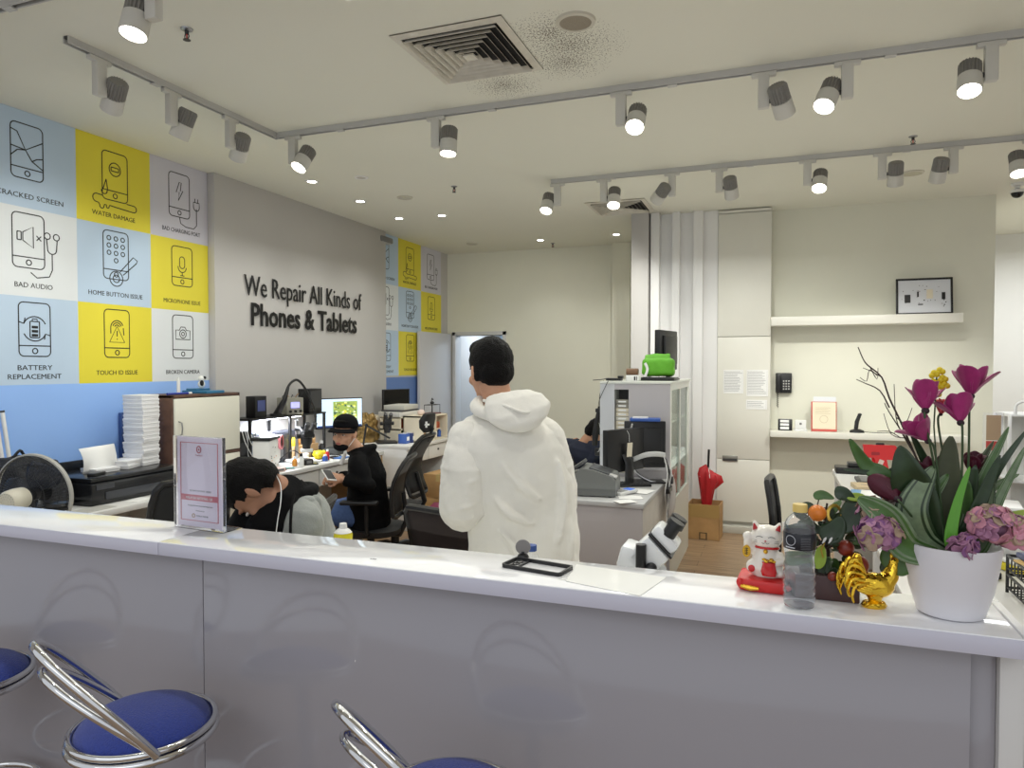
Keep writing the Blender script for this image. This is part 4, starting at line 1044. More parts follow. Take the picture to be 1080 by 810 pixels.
def body(t, J, Hm, R3, palms, skin=SKIN, k=1.0):
    b = B(); H = Hm
    b.ell((0, .012, .030), (.075, .092, .086), skin, T=H, seg=28); b.ell((0, -.026, -.025), (.060, .064, .080), skin, T=H, seg=24)
    b.ell((0, -.050, -.082), (.036, .036, .028), skin, T=H); b.ell((0, -.020, -.068), (.054, .05, .036), skin, T=H)
    T_ = lambda v: H @ V(v)
    b.tube([T_((0, -.084, .012)), T_((0, -.101, -.020)), T_((0, -.102, -.030))], [.008, .0115, .0135], skin, 10)
    for s_ in (-1, 1):
        b.ell((s_*.012, -.092, -.031), (.008, .008, .007), skin, T=H, seg=10)
        b.ell((s_*.077, .010, -.008), (.009, .017, .031), skin, T=H, rot=(R(-8), 0, R(-s_*22)), seg=14)
        b.ell((s_*.038, -.062, -.030), (.024, .020, .022), skin, T=H, seg=12)
        b.ell((s_*.030, -.080, .024), (.020, .010, .007), skin, T=H, seg=12)
    b.ell((0, -.090, -.058), (.022, .010, .006), skin, T=H, seg=12); b.ell((0, -.088, -.067), (.018, .010, .006), skin, T=H, seg=12)
    nb = J['neck']; b.tube([nb-V((0, 0, .03)), nb.lerp(T_((0, .025, -.06)), .5), T_((0, .022, -.04))], [.066, .056, .058], skin, 18)
    hip, chest = J['hip'], nb
    b.tube([hip-V((0, 0, .04)), hip.lerp(chest, .3), hip.lerp(chest, .65), hip.lerp(chest, .9), chest], [.10, .09, .105, .085, .05], skin, 20, sx=1.5, up=(0, -1, 0.01))
    for s_ in ('l', 'r'):
        sh, el, wr = J['sh'+s_], J['el'+s_], J['wr'+s_]
        b.tube([chest.lerp(sh, .4), sh], [.055, .056], skin, 14); b.ell(sh, .056, skin, seg=14)
        b.tube([sh, sh.lerp(el, .4), el], [.052, .046, .037], skin, 14); b.ell(el, .038, skin, seg=12)
        b.tube([el, el.lerp(wr, .3), wr], [.038, .039, .024], skin, 14)
        d, pn, curl, side = palms[s_]; d = R3 @ V(d); pn = R3 @ V(pn)
        hand(b, wr, d, pn, curl, side, skin)
        hp, kn, an = J['hip'+s_], J['kn'+s_], J['an'+s_]
        b.tube([hp, hp.lerp(kn, .4), kn], [.085, .078, .052], skin, 14); b.ell(kn, .054, skin, seg=12); b.tube([kn, kn.lerp(an, .35), an], [.050, .054, .032], skin, 14)
        b.tube([an, an+V((0, -.06, -.035)), an+V((0, -.16, -.05))], [.036, .036, .025], skin, 12)
    o = blob(b, 'body', .0056, 3, t, sf=.4)
    # face details
    for s_ in (-1, 1):
        b = B(); b.ell((s_*.030, -.0815, -.001), (.0125, .008, .0055), EYEW, T=H, seg=14); b.ell((s_*.030, -.0880, -.001), (.0052, .0025, .0048), IRIS, T=H, seg=12); b.o('eye', t)
        b = B(); b.tube([H @ V((s_*.014, -.0915, .017)), H @ V((s_*.030, -.0915, .0215)), H @ V((s_*.046, -.0815, .016))], [.0025, .0033, .0018], HAIR, 8); b.o('eyebrow', t)
    b = B(); b.ell((0, -.0985, -.0595), (.021, .0035, .0042), LIP, T=H, seg=12); b.ell((0, -.0965, -.0665), (.017, .0035, .0045), LIP, T=H, seg=12); b.o('mouth', t)
    return o
def hair(t, Hm, low=-.055, top=0, front=.045, m=HAIR, name='hair'):
    b = B(); b.ell((0, .016, .036), (.083, .098, .092+top), m, T=Hm, seg=28); b.ell((0, .050, -.006), (.072, .066, .068), m, T=Hm, seg=22)
    b.ell((0, -.030, .090), (.064, .060, .034+top), m, T=Hm, seg=20)
    for s_ in (-1, 1): b.ell((s_*.066, .018, .006), (.016, .034, .05), m, T=Hm, seg=14)
    o = blob(b, name, .0045, 3, t, disp=.006, dscale=.02)
    # trim below the hairline and in front of the face
    bm = bmesh.new(); bm.from_mesh(o.data); Hi = Hm.inverted(); kill = []
    for v in bm.verts:
        q = Hi @ v.co
        lim = low if q.y > .03 else (.045 if q.y < -.03 else (low+.03 if q.y > 0 else .01))
        if q.z < lim-.004 and (q.y < .03 or q.z < low): kill.append(v)
        elif q.y < -.045 and q.z < front: kill.append(v)
    bmesh.ops.delete(bm, geom=kill, context='VERTS'); bm.to_mesh(o.data); bm.free()
    md = o.modifiers.new('th', 'SOLIDIFY'); md.thickness = .004; md.offset = -1
    return o
def sleeve(b, pts, rs, m): b.tube(pts, rs, m, 18); [b.ell(p, r*.98, m, seg=14) for p, r in zip(pts[:-1], rs[:-1])]
def shoes(t, J):
    for s_ in 'lr':
        an = J['an'+s_]; b = B(); b.box((an.x, an.y-.055, .014), (.095, .27, .026), M('sole', (200, 200, 198), .6), bev=.012)
        b.loft([((an.x, an.y-.055, .022), .046, .130), ((an.x, an.y-.05, .05), .045, .12), ((an.x, an.y-.01, .085), .040, .07), ((an.x, an.y+.012, .11), .038, .045)], SHOE, 22); b.o('shoe', t)

# ---- man in the white hoodie, seen from behind
g = P(547, 597, d=2.75); base = (g.x, g.y, 0)
az = R(128); F_ = V((cos(az), sin(az), 0)); Lf = V((-sin(az), cos(az), 0))    # his left
o0 = V(base)
jt = lambda l, f, z: o0+Lf*l+F_*f+V((0, 0, z))
az2 = R(139)
J = dict(head=jt(.105, .035, 1.632), neck=jt(.07, -.01, 1.475), hip=jt(0, 0, .93), shl=jt(.20, 0, 1.375), shr=jt(-.10, 0, 1.375),
         ell=jt(.215, .0, 1.11), elr=jt(-.145, .04, 1.10), wrl=jt(.17, .20, 1.05), wrr=jt(-.08, .24, 1.06),
         hipl=jt(.09, 0, .90), hipr=jt(-.09, 0, .90), knl=jt(.10, .03, .48), knr=jt(-.11, .02, .48), anl=jt(.11, 0, .075), anr=jt(-.12, -.02, .075))
t, J, Hm, R3 = person('man seen from behind in a white hoodie, short black hair, standing behind the counter', base, F_, J, (cos(az2), sin(az2), -.12), (0, 0, 1))
body(t, J, Hm, R3, {'l': ((F_*.7-Lf*.45+V((0, 0, .0))), (Lf*.8+V((0, 0, .5))), .55, 1), 'r': ((F_*.8+Lf*.5), (-Lf*.8+V((0, 0, .5))), .55, -1)})
hair(t, Hm, low=-.072, top=.004)
b = B(); nk = J['neck']
b.loft([((-.03, .0, .775), .215, .155), ((-.03, .0, .79), .225, .165), ((-.025, .0, .95), .222, .162), ((-.015, .0, 1.10), .215, .160), ((.01, .005, 1.24), .215, .158), ((.035, .01, 1.34), .212, .148), ((.048, .01, 1.40), .195, .128), ((.056, .008, 1.445), .15, .105), ((.066, .0, 1.48), .095, .09)], HOOD, 36)
for s_, sg in (('l', 1), ('r', -1)):
    sh, el, wr = J['sh'+s_], J['el'+s_], J['wr'+s_]
    b.tube([sh+V((-sg*.045, 0, .012)), sh+V((0, 0, -.01)), sh.lerp(el, .25)], [.085, .080, .070], HOOD, 18)
for pts_ in (((.13, .128, 1.33), (.05, .165, 1.22), (-.03, .165, 1.16)), ((.14, .12, 1.18), (.08, .158, 1.11), (.0, .168, 1.07)), ((-.12, .13, 1.30), (-.13, .15, 1.15), (-.10, .165, 1.0)), ((.12, .13, 1.05), (.06, .155, .98), (.05, .165, .86)), ((-.18, .10, 1.1), (-.16, .13, .98), (-.17, .12, .85))):
    b.tube(spline(pts_, 5), [.006, .010, .013, .015, .017, .018, .017, .015, .013, .010, .006], HOOD, 8)
hd = blob(b, 'hoodie', .0075, 9, t, disp=.032, dscale=.15)
for s_, sg in (('l', 1), ('r', -1)):
    sh, el, wr = J['sh'+s_], J['el'+s_], J['wr'+s_]; dv = (wr-el).normalized(); b = B()
    k_ = V((sg*.012, .022, 0))
    b.tube([sh+V((-sg*.03, 0, .006)), sh+V((0, .004, -.012)), sh.lerp(el, .22)+k_*.5, sh.lerp(el, .45)+k_, sh.lerp(el, .75)+k_, el+k_+V((0, 0, .02)), el+dv*.05+k_+V((0, 0, -.005)), el+dv*.09+k_*.6], [.060, .084, .087, .090, .094, .092, .080, .060], HOOD, 24); b.ell(sh+V((0, .003, -.008)), .083, HOOD)
    c = sh.lerp(el, .40)+k_*.9; ax_ = (el-sh).normalized(); e1 = ax_.orthogonal().normalized(); e2 = ax_.cross(e1)
    b.tube([c+(e1*cos(2*pi*k/30)+e2*sin(2*pi*k/30))*.087 for k in range(30)], .007, HOOD, 6, closed=True)
    for za, yy in ((.55, 1), (.72, -1), (.88, 1)): q_0 = sh.lerp(el, za)+k_; b.tube(spline([q_0+V((-sg*.07, .05, .02*yy)), q_0+V((0, .088, 0)), q_0+V((sg*.07, .05, -.025*yy))], 5), [.004]+[.010]*9+[.004], HOOD, 8)
    blob(b, 'sleeve', .006, 6, t, disp=.020, dscale=.09)
# drop-shoulder seams and hem
for s_, sg in ():
    sh, el = J['sh'+s_], J['el'+s_]; c = sh.lerp(el, .42)+V((0, .013, 0)); ax_ = (el-sh).normalized(); e1 = ax_.orthogonal().normalized(); e2 = ax_.cross(e1)
    pts = [c+(e1*cos(2*pi*k/30)+e2*sin(2*pi*k/30))*.086 for k in range(30)]
    b.tube(pts, .0035, HOOD, 6, closed=True)

# hood hanging at the nape
b = B(); c = J['neck']+V((.005, .02, .028))
ring = [(.100*sin(2*pi*k/20)+c.x, c.y-.015-.095*cos(2*pi*k/20)*-1*-1 if False else c.y+.0+.10*-cos(2*pi*k/20), c.z-.012+.030*-cos(2*pi*k/20)*-1) for k in range(20)]
b.tube(ring, .025, HOOD, 12, closed=True)
b.loft([((c.x, c.y+.065, c.z+.045), .085, .030, (R(25), R(8), 0)), ((c.x-.015, c.y+.085, c.z+.022), .115, .040, (R(15), R(12), 0)), ((c.x-.032, c.y+.105, c.z-.02), .125, .048, (0, R(14), 0)), ((c.x-.050, c.y+.112, c.z-.055), .095, .050, (0, R(16), 0)), ((c.x-.065, c.y+.112, c.z-.085), .05, .030, (0, R(16), 0))], HOOD, 26)
ho = blob(b, 'hood', .006, 5, t, disp=.014, dscale=.09)
b = B(); b.tube(spline([(c.x+.085, c.y+.04, c.z+.02), (c.x+.03, c.y+.125, c.z+.005), (c.x-.04, c.y+.155, c.z-.02), (c.x-.12, c.y+.10, c.z-.005)], 6), .006, HOOD, 8); b.o('hood_seam', ho)
b = B()
for s_ in 'lr':
    b.tube([J['hip'+s_]+V((0, 0, .04)), J['hip'+s_].lerp(J['kn'+s_], .5), J['kn'+s_], J['an'+s_]], [.105, .095, .075, .06], DTR, 18)
b.ell(J['hip']-V((0, 0, .02)), (.16, .11, .10), DTR); blob(b, 'trousers', .012, 3, t, disp=.012)
shoes(t, J)
b = B(); m_ = (J['wrl']+J['wrr'])/2+V((.0, -.09, .02)); b.box((0, 0, 0), (.075, .009, .15), BLACK, bev=.004); ph = b.o('smartphone', None, 'black smartphone held in front of the man in the white hoodie', 'phone')
W = t.matrix_basis.copy(); W = Matrix.Translation(V(base)) @ Euler(t.rotation_euler).to_matrix().to_4x4()
ph.location = W @ m_; ph.rotation_euler = (R(-50), 0, t.rotation_euler.z)

# ---- man in the grey hoodie, head bent, behind the sign
hc = P(269, 517, d=2.55); nb_ = P(303, 522, d=2.68); hp = P(332, 640, d=3.02); hp.z = .56
F_ = V((-.72, -.69, 0)).normalized(); Lf = V((-F_.y, F_.x, 0))
base = (hp.x, hp.y, 0); U = V((0, 0, 1))
s0 = nb_+F_*-.01
def q_(o, l, f, z): return o+Lf*l+F_*f+U*z
J = dict(head=hc, neck=nb_, hip=hp, shl=q_(s0, .165, -.03, -.085), shr=q_(s0, -.175, -.03, -.06), ell=q_(s0, .22, .04, -.33), elr=q_(s0, -.23, .06, -.32), wrl=q_(s0, .08, .22, -.34), wrr=q_(s0, -.08, .24, -.34),
         hipl=q_(hp, .09, 0, 0), hipr=q_(hp, -.09, 0, 0), knl=q_(hp, .13, .40, .0), knr=q_(hp, -.13, .40, .0), anl=q_(hp, .13, .38, -.48), anr=q_(hp, -.13, .38, -.48))
W2i = (Matrix.Translation(V(base)) @ Euler((0, 0, atan2(F_[0], -F_[1]))).to_matrix().to_4x4()).inverted()
LP = lambda x, y, d: W2i @ P(x, y, d=d)
t, J, Hm, R3 = person('man in a grey zip hoodie over black, head bent low behind the payment sign', base, F_, J, (F_*.22-U*.95-Lf*.12), (U*.3+F_*.95-Lf*.30))
body(t, J, Hm, R3, {'l': (F_*.8-Lf*.3, U, .5, -1), 'r': (F_*.8+Lf*.3, U, .5, 1)}, skin=M('skin_tan', (168, 122, 96), .55, noise=.06, nscale=30))
hair(t, Hm, low=-.062, top=.012)
nk, hip = J['neck'], J['hip']
b = B(); b.tube([hip-V((0, 0, .08)), hip.lerp(nk, .25), hip.lerp(nk, .6)+V((0, .02, 0)), hip.lerp(nk, .88)+V((0, .035, 0)), nk+V((0, .03, -.015))], [.135, .135, .135, .105, .055], GHOOD, 28, sx=1.45, up=(0, -1, .01))
for s_ in 'lr':
    sh, el, wr = J['sh'+s_], J['el'+s_], J['wr'+s_]
    b.tube([nk.lerp(sh, .35)+V((0, .02, -.02)), sh], [.07, .075], GHOOD, 16)
    sleeve(b, [sh, sh.lerp(el, .5), el, el.lerp(wr, .5), el.lerp(wr, .9)], [.078, .072, .064, .056, .045], GHOOD)
blob(b, 'hoodie', .0085, 6, t, disp=.020, dscale=.09)
b = B(); b.tube([LP(306, 512, 2.66), LP(296, 530, 2.58), LP(286, 556, 2.54), LP(282, 575, 2.54)], [.058, .070, .085, .09], BHOOD, 20); b.tube([nk+V((0, .02, -.02)), nk.lerp(J['head'], .30)+V((0, .012, .0))], [.082, .066], BHOOD, 18); b.tube([nk+V((.02, -.10, -.20)), nk+V((.02, -.105, -.11)), nk+V((.015, -.075, -.04)), nk+V((.01, -.02, .012))], [.115, .115, .095, .074], BHOOD, 24); b.tube([nk+V((.090*cos(2*pi*k/18), .015+.080*sin(2*pi*k/18), .004+.014*sin(2*pi*k/18))) for k in range(18)], .024, BHOOD, 10, closed=True); blob(b, 'black_shirt', .006, 4, t)
b = B(); b.tube(spline([nk+V((.06, .075, -.03)), nk+V((.105, .055, -.015)), nk+V((.118, -.01, -.045)), nk+V((.105, -.07, -.10)), nk+V((.08, -.10, -.22))], 5), [.022, .028]+[.026]*19, GHOOD, 10)
b.tube(spline([nk+V((-.06, .075, -.03)), nk+V((-.10, .055, -.015)), nk+V((-.115, -.01, -.045)), nk+V((-.10, -.07, -.10)), nk+V((-.08, -.10, -.22))], 5), [.022, .028]+[.026]*19, GHOOD, 10)
b.tube([nk+V((-.08, .08, -.025)), nk+V((0, .10, -.03)), nk+V((.08, .08, -.025))], .034, GHOOD, 10); blob(b, 'hood_collar', .006, 4, t, disp=.008)
b = B(); b.tube(spline([LP(290, 499, 2.56), LP(296, 512, 2.52), LP(296, 530, 2.475), LP(293, 548, 2.44), LP(290, 572, 2.42)], 5), .0018, PAPER, 6); b.o('white_trim', t)
b = B(); b.tube(spline([LP(310, 522, 2.52), LP(307, 540, 2.46), LP(306, 575, 2.44)], 5), .010, BHOOD, 6, sx=.5); b.o('dark_strap', t)
b = B(); b.tube(spline([q for q in (nk+V((.03, -.105, .0)), nk+V((.045, -.10, -.02)), nk+V((.05, -.095, -.035)))], 3), [.004, .009]+[.007]*5, PAPER, 8); b.o('collar_tip', t)
b = B()
for s_ in 'lr': b.tube([J['hip'+s_]+V((0, .04, 0)), J['hip'+s_].lerp(J['kn'+s_], .5), J['kn'+s_], J['an'+s_]], [.10, .09, .07, .055], DTR, 18)
b.ell(J['hip']-V((0, 0, .02)), (.17, .13, .10), DTR); blob(b, 'trousers', .012, 3, t, disp=.01)
shoes(t, J)
PERSON2 = (hp, F_)

# ---- technician with the black cap
hc = P(363.5, 457, d=5.12); nb_ = P(379, 475, d=5.22); hp = P(391, 541, d=5.3)
F_ = V((-.95, -.30, 0)).normalized(); Lf = V((-F_.y, F_.x, 0)); base = (hp.x, hp.y, 0)
zz = hp.z
J = dict(head=hc, neck=nb_, hip=hp, shl=q_(nb_, .16, -.03, -.085), shr=q_(nb_, -.17, .0, -.07), ell=P(388, 512, d=5.0), elr=P(372, 505, d=5.4), wrl=P(360, 505, d=5.02), wrr=P(358, 503, d=5.22),
         hipl=q_(hp, .09, 0, 0), hipr=q_(hp, -.09, 0, 0), knl=q_(hp, .14, .42, .02), knr=q_(hp, -.12, .44, .02), anl=q_(hp, .14, .40, -zz+.075), anr=q_(hp, -.12, .36, -zz+.075))
t, J, Hm, R3 = person('seated man in black cap and black hoodie, mask on his chin, looking at the camera', base, F_, J, (.14, -.98, -.03), (.06, 0, 1))
body(t, J, Hm, R3, {'l': (F_*.9-Lf*.1+U*.1, (U*.4+Lf*.8), .75, -1), 'r': (F_*.9+Lf*.1, (U*.8-Lf*.5), .75, 1)}, skin=M('skin_light', (206, 158, 130), .55, noise=.06, nscale=30))
hair(t, Hm, low=-.04, top=-.012)
CAP = M('cap_black', (12, 12, 15), .85, spec=.15)
b = B(); b.ell((0, .012, .060), (.088, .103, .082), CAP, T=Hm, seg=30); bmesh.ops.delete(b.bm, geom=[v for v in b.bm.verts if (Hm.inverted() @ v.co).z < .038], context='VERTS')
cpn = b.o('cap', t, fix=False); md = cpn.modifiers.new('t', 'SOLIDIFY'); md.thickness = .004
b = B(); vs, fs = [], []; n = 16
for k in range(n+1):
    a = R(200+140*k/n)
    for rr, zz_ in ((1, .042), (1.45, .036), (1.82, .026)):
        vs.append(Hm @ V((.086*cos(a)*(1+(rr-1)*.35), .012+.10*sin(a)*rr*(1 if rr == 1 else .98), zz_-.012*cos(a)**2*(rr-1))))
for k in range(n):
    for j in range(2): fs.append((k*3+j, k*3+j+1, (k+1)*3+j+1, (k+1)*3+j))
b.add(vs, fs, CAP); o_ = b.o('peak', cpn, fix=False); md = o_.modifiers.new('t', 'SOLIDIFY'); md.thickness = .004
b = B(); b.ell((0, -.052, -.092), (.052, .052, .030), CAP, T=Hm, seg=18); b.tube([Hm @ V((.055, -.04, -.085)), Hm @ V((.077, .0, -.035)), Hm @ V((.08, .015, .0))], .0025, PAPER, 6); b.o('face_mask', t)
nk, hip = J['neck'], J['hip']
b = B(); b.tube([hip-V((0, 0, .10)), hip.lerp(nk, .25), hip.lerp(nk, .6)+V((0, .02, 0)), hip.lerp(nk, .88)+V((0, .02, 0)), nk+V((0, .01, -.01))], [.145, .145, .14, .11, .06], BHOOD, 28, sx=1.42, up=(0, -1, .01))
for s_ in 'lr':
    sh, el, wr = J['sh'+s_], J['el'+s_], J['wr'+s_]
    b.tube([nk.lerp(sh, .35)+V((0, .01, -.02)), sh], [.075, .074], BHOOD, 16); sleeve(b, [sh, sh.lerp(el, .5), el, el.lerp(wr, .5), el.lerp(wr, .88)], [.072, .066, .060, .054, .045], BHOOD)
b.ell(nk+V((0, .06, -.01)), (.12, .055, .05), BHOOD, rot=(R(35), 0, 0)); b.tube([nk+V((.085*cos(2*pi*k/16), .02+.085*sin(2*pi*k/16), .005+.02*sin(2*pi*k/16))) for k in range(16)], .026, BHOOD, 10, closed=True)
blob(b, 'hoodie', .0085, 9, t, disp=.02, dscale=.1)
b = B(); b.tube([nk+V((.02, -.10, -.02)), nk+V((.03, -.13, -.10))], [.012, .016], PAPER, 8); b.o('white_undershirt', t)
b = B()
for s_ in 'lr': b.tube([J['hip'+s_]+V((0, .04, 0)), J['hip'+s_].lerp(J['kn'+s_], .5), J['kn'+s_], J['an'+s_]], [.10, .088, .07, .055], JEAN, 18)
b.ell(J['hip']-V((0, 0, .02)), (.17, .13, .10), JEAN); blob(b, 'jeans', .010, 3, t, disp=.012)
shoes(t, J)
W3 = Matrix.Translation(V(base)) @ Euler(t.rotation_euler).to_matrix().to_4x4()
b = B(); b.box((0, 0, 0), (.07, .14, .009), WHITE, bev=.003); b.box((0, .0, .0055), (.06, .12, .002), DGREY)
hb = b.o('phone_board', None, 'small opened phone held by the man in the black cap', 'phone'); hb.location = P(347, 501, d=4.98); hb.rotation_euler = (R(25), R(10), R(60))
PERSON3 = (hp, F_)

# ---- technician in navy, behind the tall cabinet
hc = P(630, 457, d=6.15); nb_ = P(617, 466, d=6.2); hp = P(607, 530, d=6.25); hp.z = .56
F_ = V((.38, .92, 0)).normalized(); Lf = V((-F_.y, F_.x, 0)); base = (hp.x, hp.y, 0)
J = dict(head=hc, neck=nb_, hip=hp, shl=q_(nb_, .17, -.02, -.05), shr=q_(nb_, -.17, .0, -.05), ell=q_(nb_, .20, .12, -.30), elr=P(617, 500, d=6.1), wrl=q_(nb_, .08, .32, -.28), wrr=P(629, 494, d=6.05),
         hipl=q_(hp, .09, 0, 0), hipr=q_(hp, -.09, 0, 0), knl=q_(hp, .12, .42, 0), knr=q_(hp, -.12, .42, 0), anl=q_(hp, .12, .40, -.485), anr=q_(hp, -.12, .40, -.485))
t, J, Hm, R3 = person('technician in a navy shirt with white stripes, bent over behind the tall grey cabinet', base, F_, J, (.80, .12, -.55), (.5, .05, .8))
body(t, J, Hm, R3, {'l': (F_, U, .4, -1), 'r': (F_, U, .4, 1)})
hair(t, Hm, low=-.06, top=.005)
nk, hip = J['neck'], J['hip']
b = B(); b.tube([hip-V((0, 0, .08)), hip.lerp(nk, .25), hip.lerp(nk, .6)+V((0, .01, 0)), hip.lerp(nk, .88)+V((0, .02, 0)), nk+V((0, .01, -.005))], [.13, .13, .13, .105, .06], NAVY, 28, sx=1.42, up=(0, -1, .01))
for s_ in 'lr':
    sh, el, wr = J['sh'+s_], J['el'+s_], J['wr'+s_]; b.tube([nk.lerp(sh, .35)+V((0, .01, -.02)), sh], [.065, .072], NAVY, 16); sleeve(b, [sh, sh.lerp(el, .35), sh.lerp(el, .62)], [.074, .068, .066], NAVY)
blob(b, 'shirt', .009, 5, t, disp=.012, dscale=.1)
b = B()
for z0 in (0, .03): b.tube([nk+V((-.10, .02+z0, .02-z0)), nk+V((-.165, .02+z0, -.012-z0*.5)), nk+V((-.22, .015+z0, -.07-z0*.2))], .009, PAPER, 6)
b.o('white_stripe', t)
b = B()
for s_ in 'lr': b.tube([J['hip'+s_]+V((0, .04, 0)), J['hip'+s_].lerp(J['kn'+s_], .5), J['kn'+s_], J['an'+s_]], [.10, .088, .07, .055], DTR, 18)
b.ell(J['hip']-V((0, 0, .02)), (.17, .13, .10), DTR); blob(b, 'trousers', .012, 3, t)
shoes(t, J)
# ================================================================== FURNITURE BEHIND THE COUNTER
ORD = ['first', 'second', 'third', 'fourth', 'fifth', 'sixth', 'seventh', 'eighth', 'ninth', 'tenth', 'eleventh', 'twelfth', 'thirteenth', 'fourteenth', 'fifteenth', 'sixteenth', 'seventeenth', 'eighteenth']
DW_ = M('desk_white', (226, 225, 222), .35); WOOD = M('walnut', (92, 66, 54), .5, noise=.25, nscale=14); OAK = M('oak_edge', (196, 160, 116), .55, noise=.1, nscale=10)
def desk(name, label, x0, x1, y0, y1, z, drawers=0, front='x+', side=None, body=True, group=None):
    "worktop with a cupboard body; drawers face +X (front='x+') or -X"
    cx, cy = (x0+x1)/2, (y0+y1)/2; t = thing(name, label, 'desk', (cx, cy, 0), group=group); hx, hy = (x1-x0)/2, (y1-y0)/2
    b = B(); b.bx((-hx, -hy, z-.035), (hx, hy, z), DW_, bev=.003); b.o('worktop', t)
    s_ = 1 if front == 'x+' else -1
    for sy in (-1, 1):
        b = B(); b.bx((-hx+.02, sy*hy-(.025 if sy > 0 else 0), 0), (hx-.02, sy*hy+(.025 if sy < 0 else 0), z-.035), side or DW_, bev=.002); b.o('side_panel', t)
    b = B(); b.bx((-s_*(hx-.03), -hy+.025, 0), (-s_*(hx-.05), hy-.025, z-.035), DW_); b.o('back_panel', t)
    if drawers:
        w_ = (2*hy-.05)/drawers
        for k in range(drawers):
            y = -hy+.025+w_*(k+.5)
            b = B(); b.box((s_*(hx-.03), y, z-.115), (.018, w_-.01, .14), DW_, bev=.003); b.bx((-s_*(hx-.25), y-w_*.45, z-.17), (s_*(hx-.045), y+w_*.45, z-.16), DW_); d = b.o('drawer', t)
            b = B(); b.cyl((s_*(hx-.021), y, z-.10), (s_*(hx-.012), y, z-.10), .011, DGREY); b.o('lock', d)
    return t
desk('work_desk', 'white desk by the blue wall carrying the fan and the printer', LW+.004, -3.60, 1.95, 3.74, .82)
desk('repair_desk', 'long white repair desk under the black lettering, with drawers', LW+.074, -3.58, 4.50, 6.05, .82, 3, side=OAK)
desk('repair_desk', 'white desk below the far mural carrying the cream shelf box', LW+.074, -3.42, 6.25, 7.19, .85, 2)
desk('bench', 'low white work bench directly behind the bar counter', -2.5, .40, 1.765, 2.24, .76)

# brown cabinet with white doors
p0, p1 = V((LW+.01, 3.80, 0)), V((-3.94, 4.47, 0)); zt = 1.445
t = thing('storage_cabinet', 'dark brown cabinet with cream doors beside the stack of white boxes', 'cabinet', ((p0.x+p1.x)/2, (p0.y+p1.y)/2, 0))
hx, hy = (p1.x-p0.x)/2, (p1.y-p0.y)/2; DC = M('cabinet_door_cream', (222, 220, 206), .45)
b = B()
for lo, hi in (((-hx, -hy, 0), (hx, -hy+.02, zt)), ((-hx, hy-.02, 0), (hx, hy, zt)), ((-hx, -hy, zt-.02), (hx, hy, zt)), ((-hx, -hy, .04), (hx, hy, .06)), ((-hx, -hy+.02, .06), (-hx+.01, hy-.02, zt-.02)), ((-hx+.01, -hy+.02, .985), (hx+.012, hy-.02, 1.005))): b.bx(lo, hi, WOOD, bev=.002)
b.o('carcass', t)
for z0, z1 in ((.07, .98), (1.01, zt-.025)):
    b = B(); b.bx((hx+.001, -hy+.012, z0), (hx+.018, hy-.022, z1), DC, bev=.003); d = b.o('door', t)
    b = B(); zc_ = z0+.20 if z0 > .9 else z1-.12; yy = -hy+.045
    b.tube([(hx+.018, yy, zc_-.05), (hx+.045, yy, zc_-.04), (hx+.05, yy, zc_), (hx+.045, yy, zc_+.04), (hx+.018, yy, zc_+.05)], .005, STEEL, 8); b.o('handle', d)
# things on the cabinet
b = B(); b.bx((-.12, -.09, 0), (.12, .09, .022), M('teal_tray', (44, 110, 150), .4), bev=.006); b.bx((-.10, -.07, .022), (.0, .07, .036), M('teal_tray', (0, 0, 0)), bev=.004)
b.o('plastic_tray', None, 'teal blue plastic tray on top of the brown cabinet', 'tray', loc=(-4.06, 4.22, zt))
b = B(); b.cyl((0, -.10, .008), (0, .09, .008), .008, M('blue_marker', (30, 50, 150), .4)); b.cyl((0, .09, .008), (0, .12, .008), .0085, WHITE); b.o('marker_pen', None, 'blue marker pen lying at the left of the cabinet top', 'pen', loc=(-4.0, 3.92, zt))
b = B(); b.cyl((0, 0, 0), (0, 0, .11), .012, WHITE); b.cyl((0, 0, .11), (0, 0, .125), .008, WHITE); b.o('glue_bottle', None, 'slim white tube standing on the brown cabinet', 'bottle', loc=(-4.1, 4.02, zt))
t = thing('toy_figure', 'small black and white toy figure standing in the teal tray', 'figurine', (-4.06, 4.20, zt+.037))
b = B(); b.ell((0, 0, .03), (.028, .024, .03), WHITE); b.ell((0, 0, .072), (.026, .024, .024), WHITE); blob(b, 'body', .003, 2, t)
b = B(); b.ell((.02, .01, .08), (.014, .012, .012), MBLACK); b.ell((.018, -.014, .04), (.016, .012, .022), MBLACK); b.ell((-.02, .01, .085), (.010, .010, .010), MBLACK); b.o('black_patches', t)

# stack of white phone boxes
bx0 = V((-4.02, 3.62, .985)); rnd = random.Random(4); BXW = M('box_white', (226, 226, 228), .5)
proto = None; z = 0
for k in range(18):
    if proto is None:
        proto = thing('phone_box', 'flat white phone box at the bottom of the tall stack', 'box', bx0, R(8), 'white phone boxes in the tall stack')
        b = B(); b.box((0, 0, .008), (.15, .155, .015), BXW, bev=.001); b.o('box_base', proto)
        b = B(); b.box((0, 0, .0195), (.154, .159, .013), BXW, bev=.001); b.o('box_lid', proto)
        q = proto
    else: q = dup(proto, V(bx0)+V((rnd.uniform(-.004, .004), rnd.uniform(-.004, .004), .0262*k)), R(8+rnd.uniform(-2, 2)), 'flat white phone box, '+ORD[k]+' from the bottom of the tall stack' if k < 17 else 'topmost flat white phone box of the tall stack')
proto['label'] = 'flat white phone box, lowest of the tall stack by the brown cabinet'
for j, (dx, dy, dz, rz, lb) in enumerate(((.02, -.13, .0, 20, 'white phone box beside the tall stack, lower of two'), (.015, -.12, .0262, 12, 'white phone box beside the tall stack, upper of two'), (.03, -.31, .0, -5, 'single white phone box at the front of the printer'))):
    q = dup(proto, bx0+V((dx, dy-.03, dz)), R(rz), lb, 'loose phone boxes on the printer')
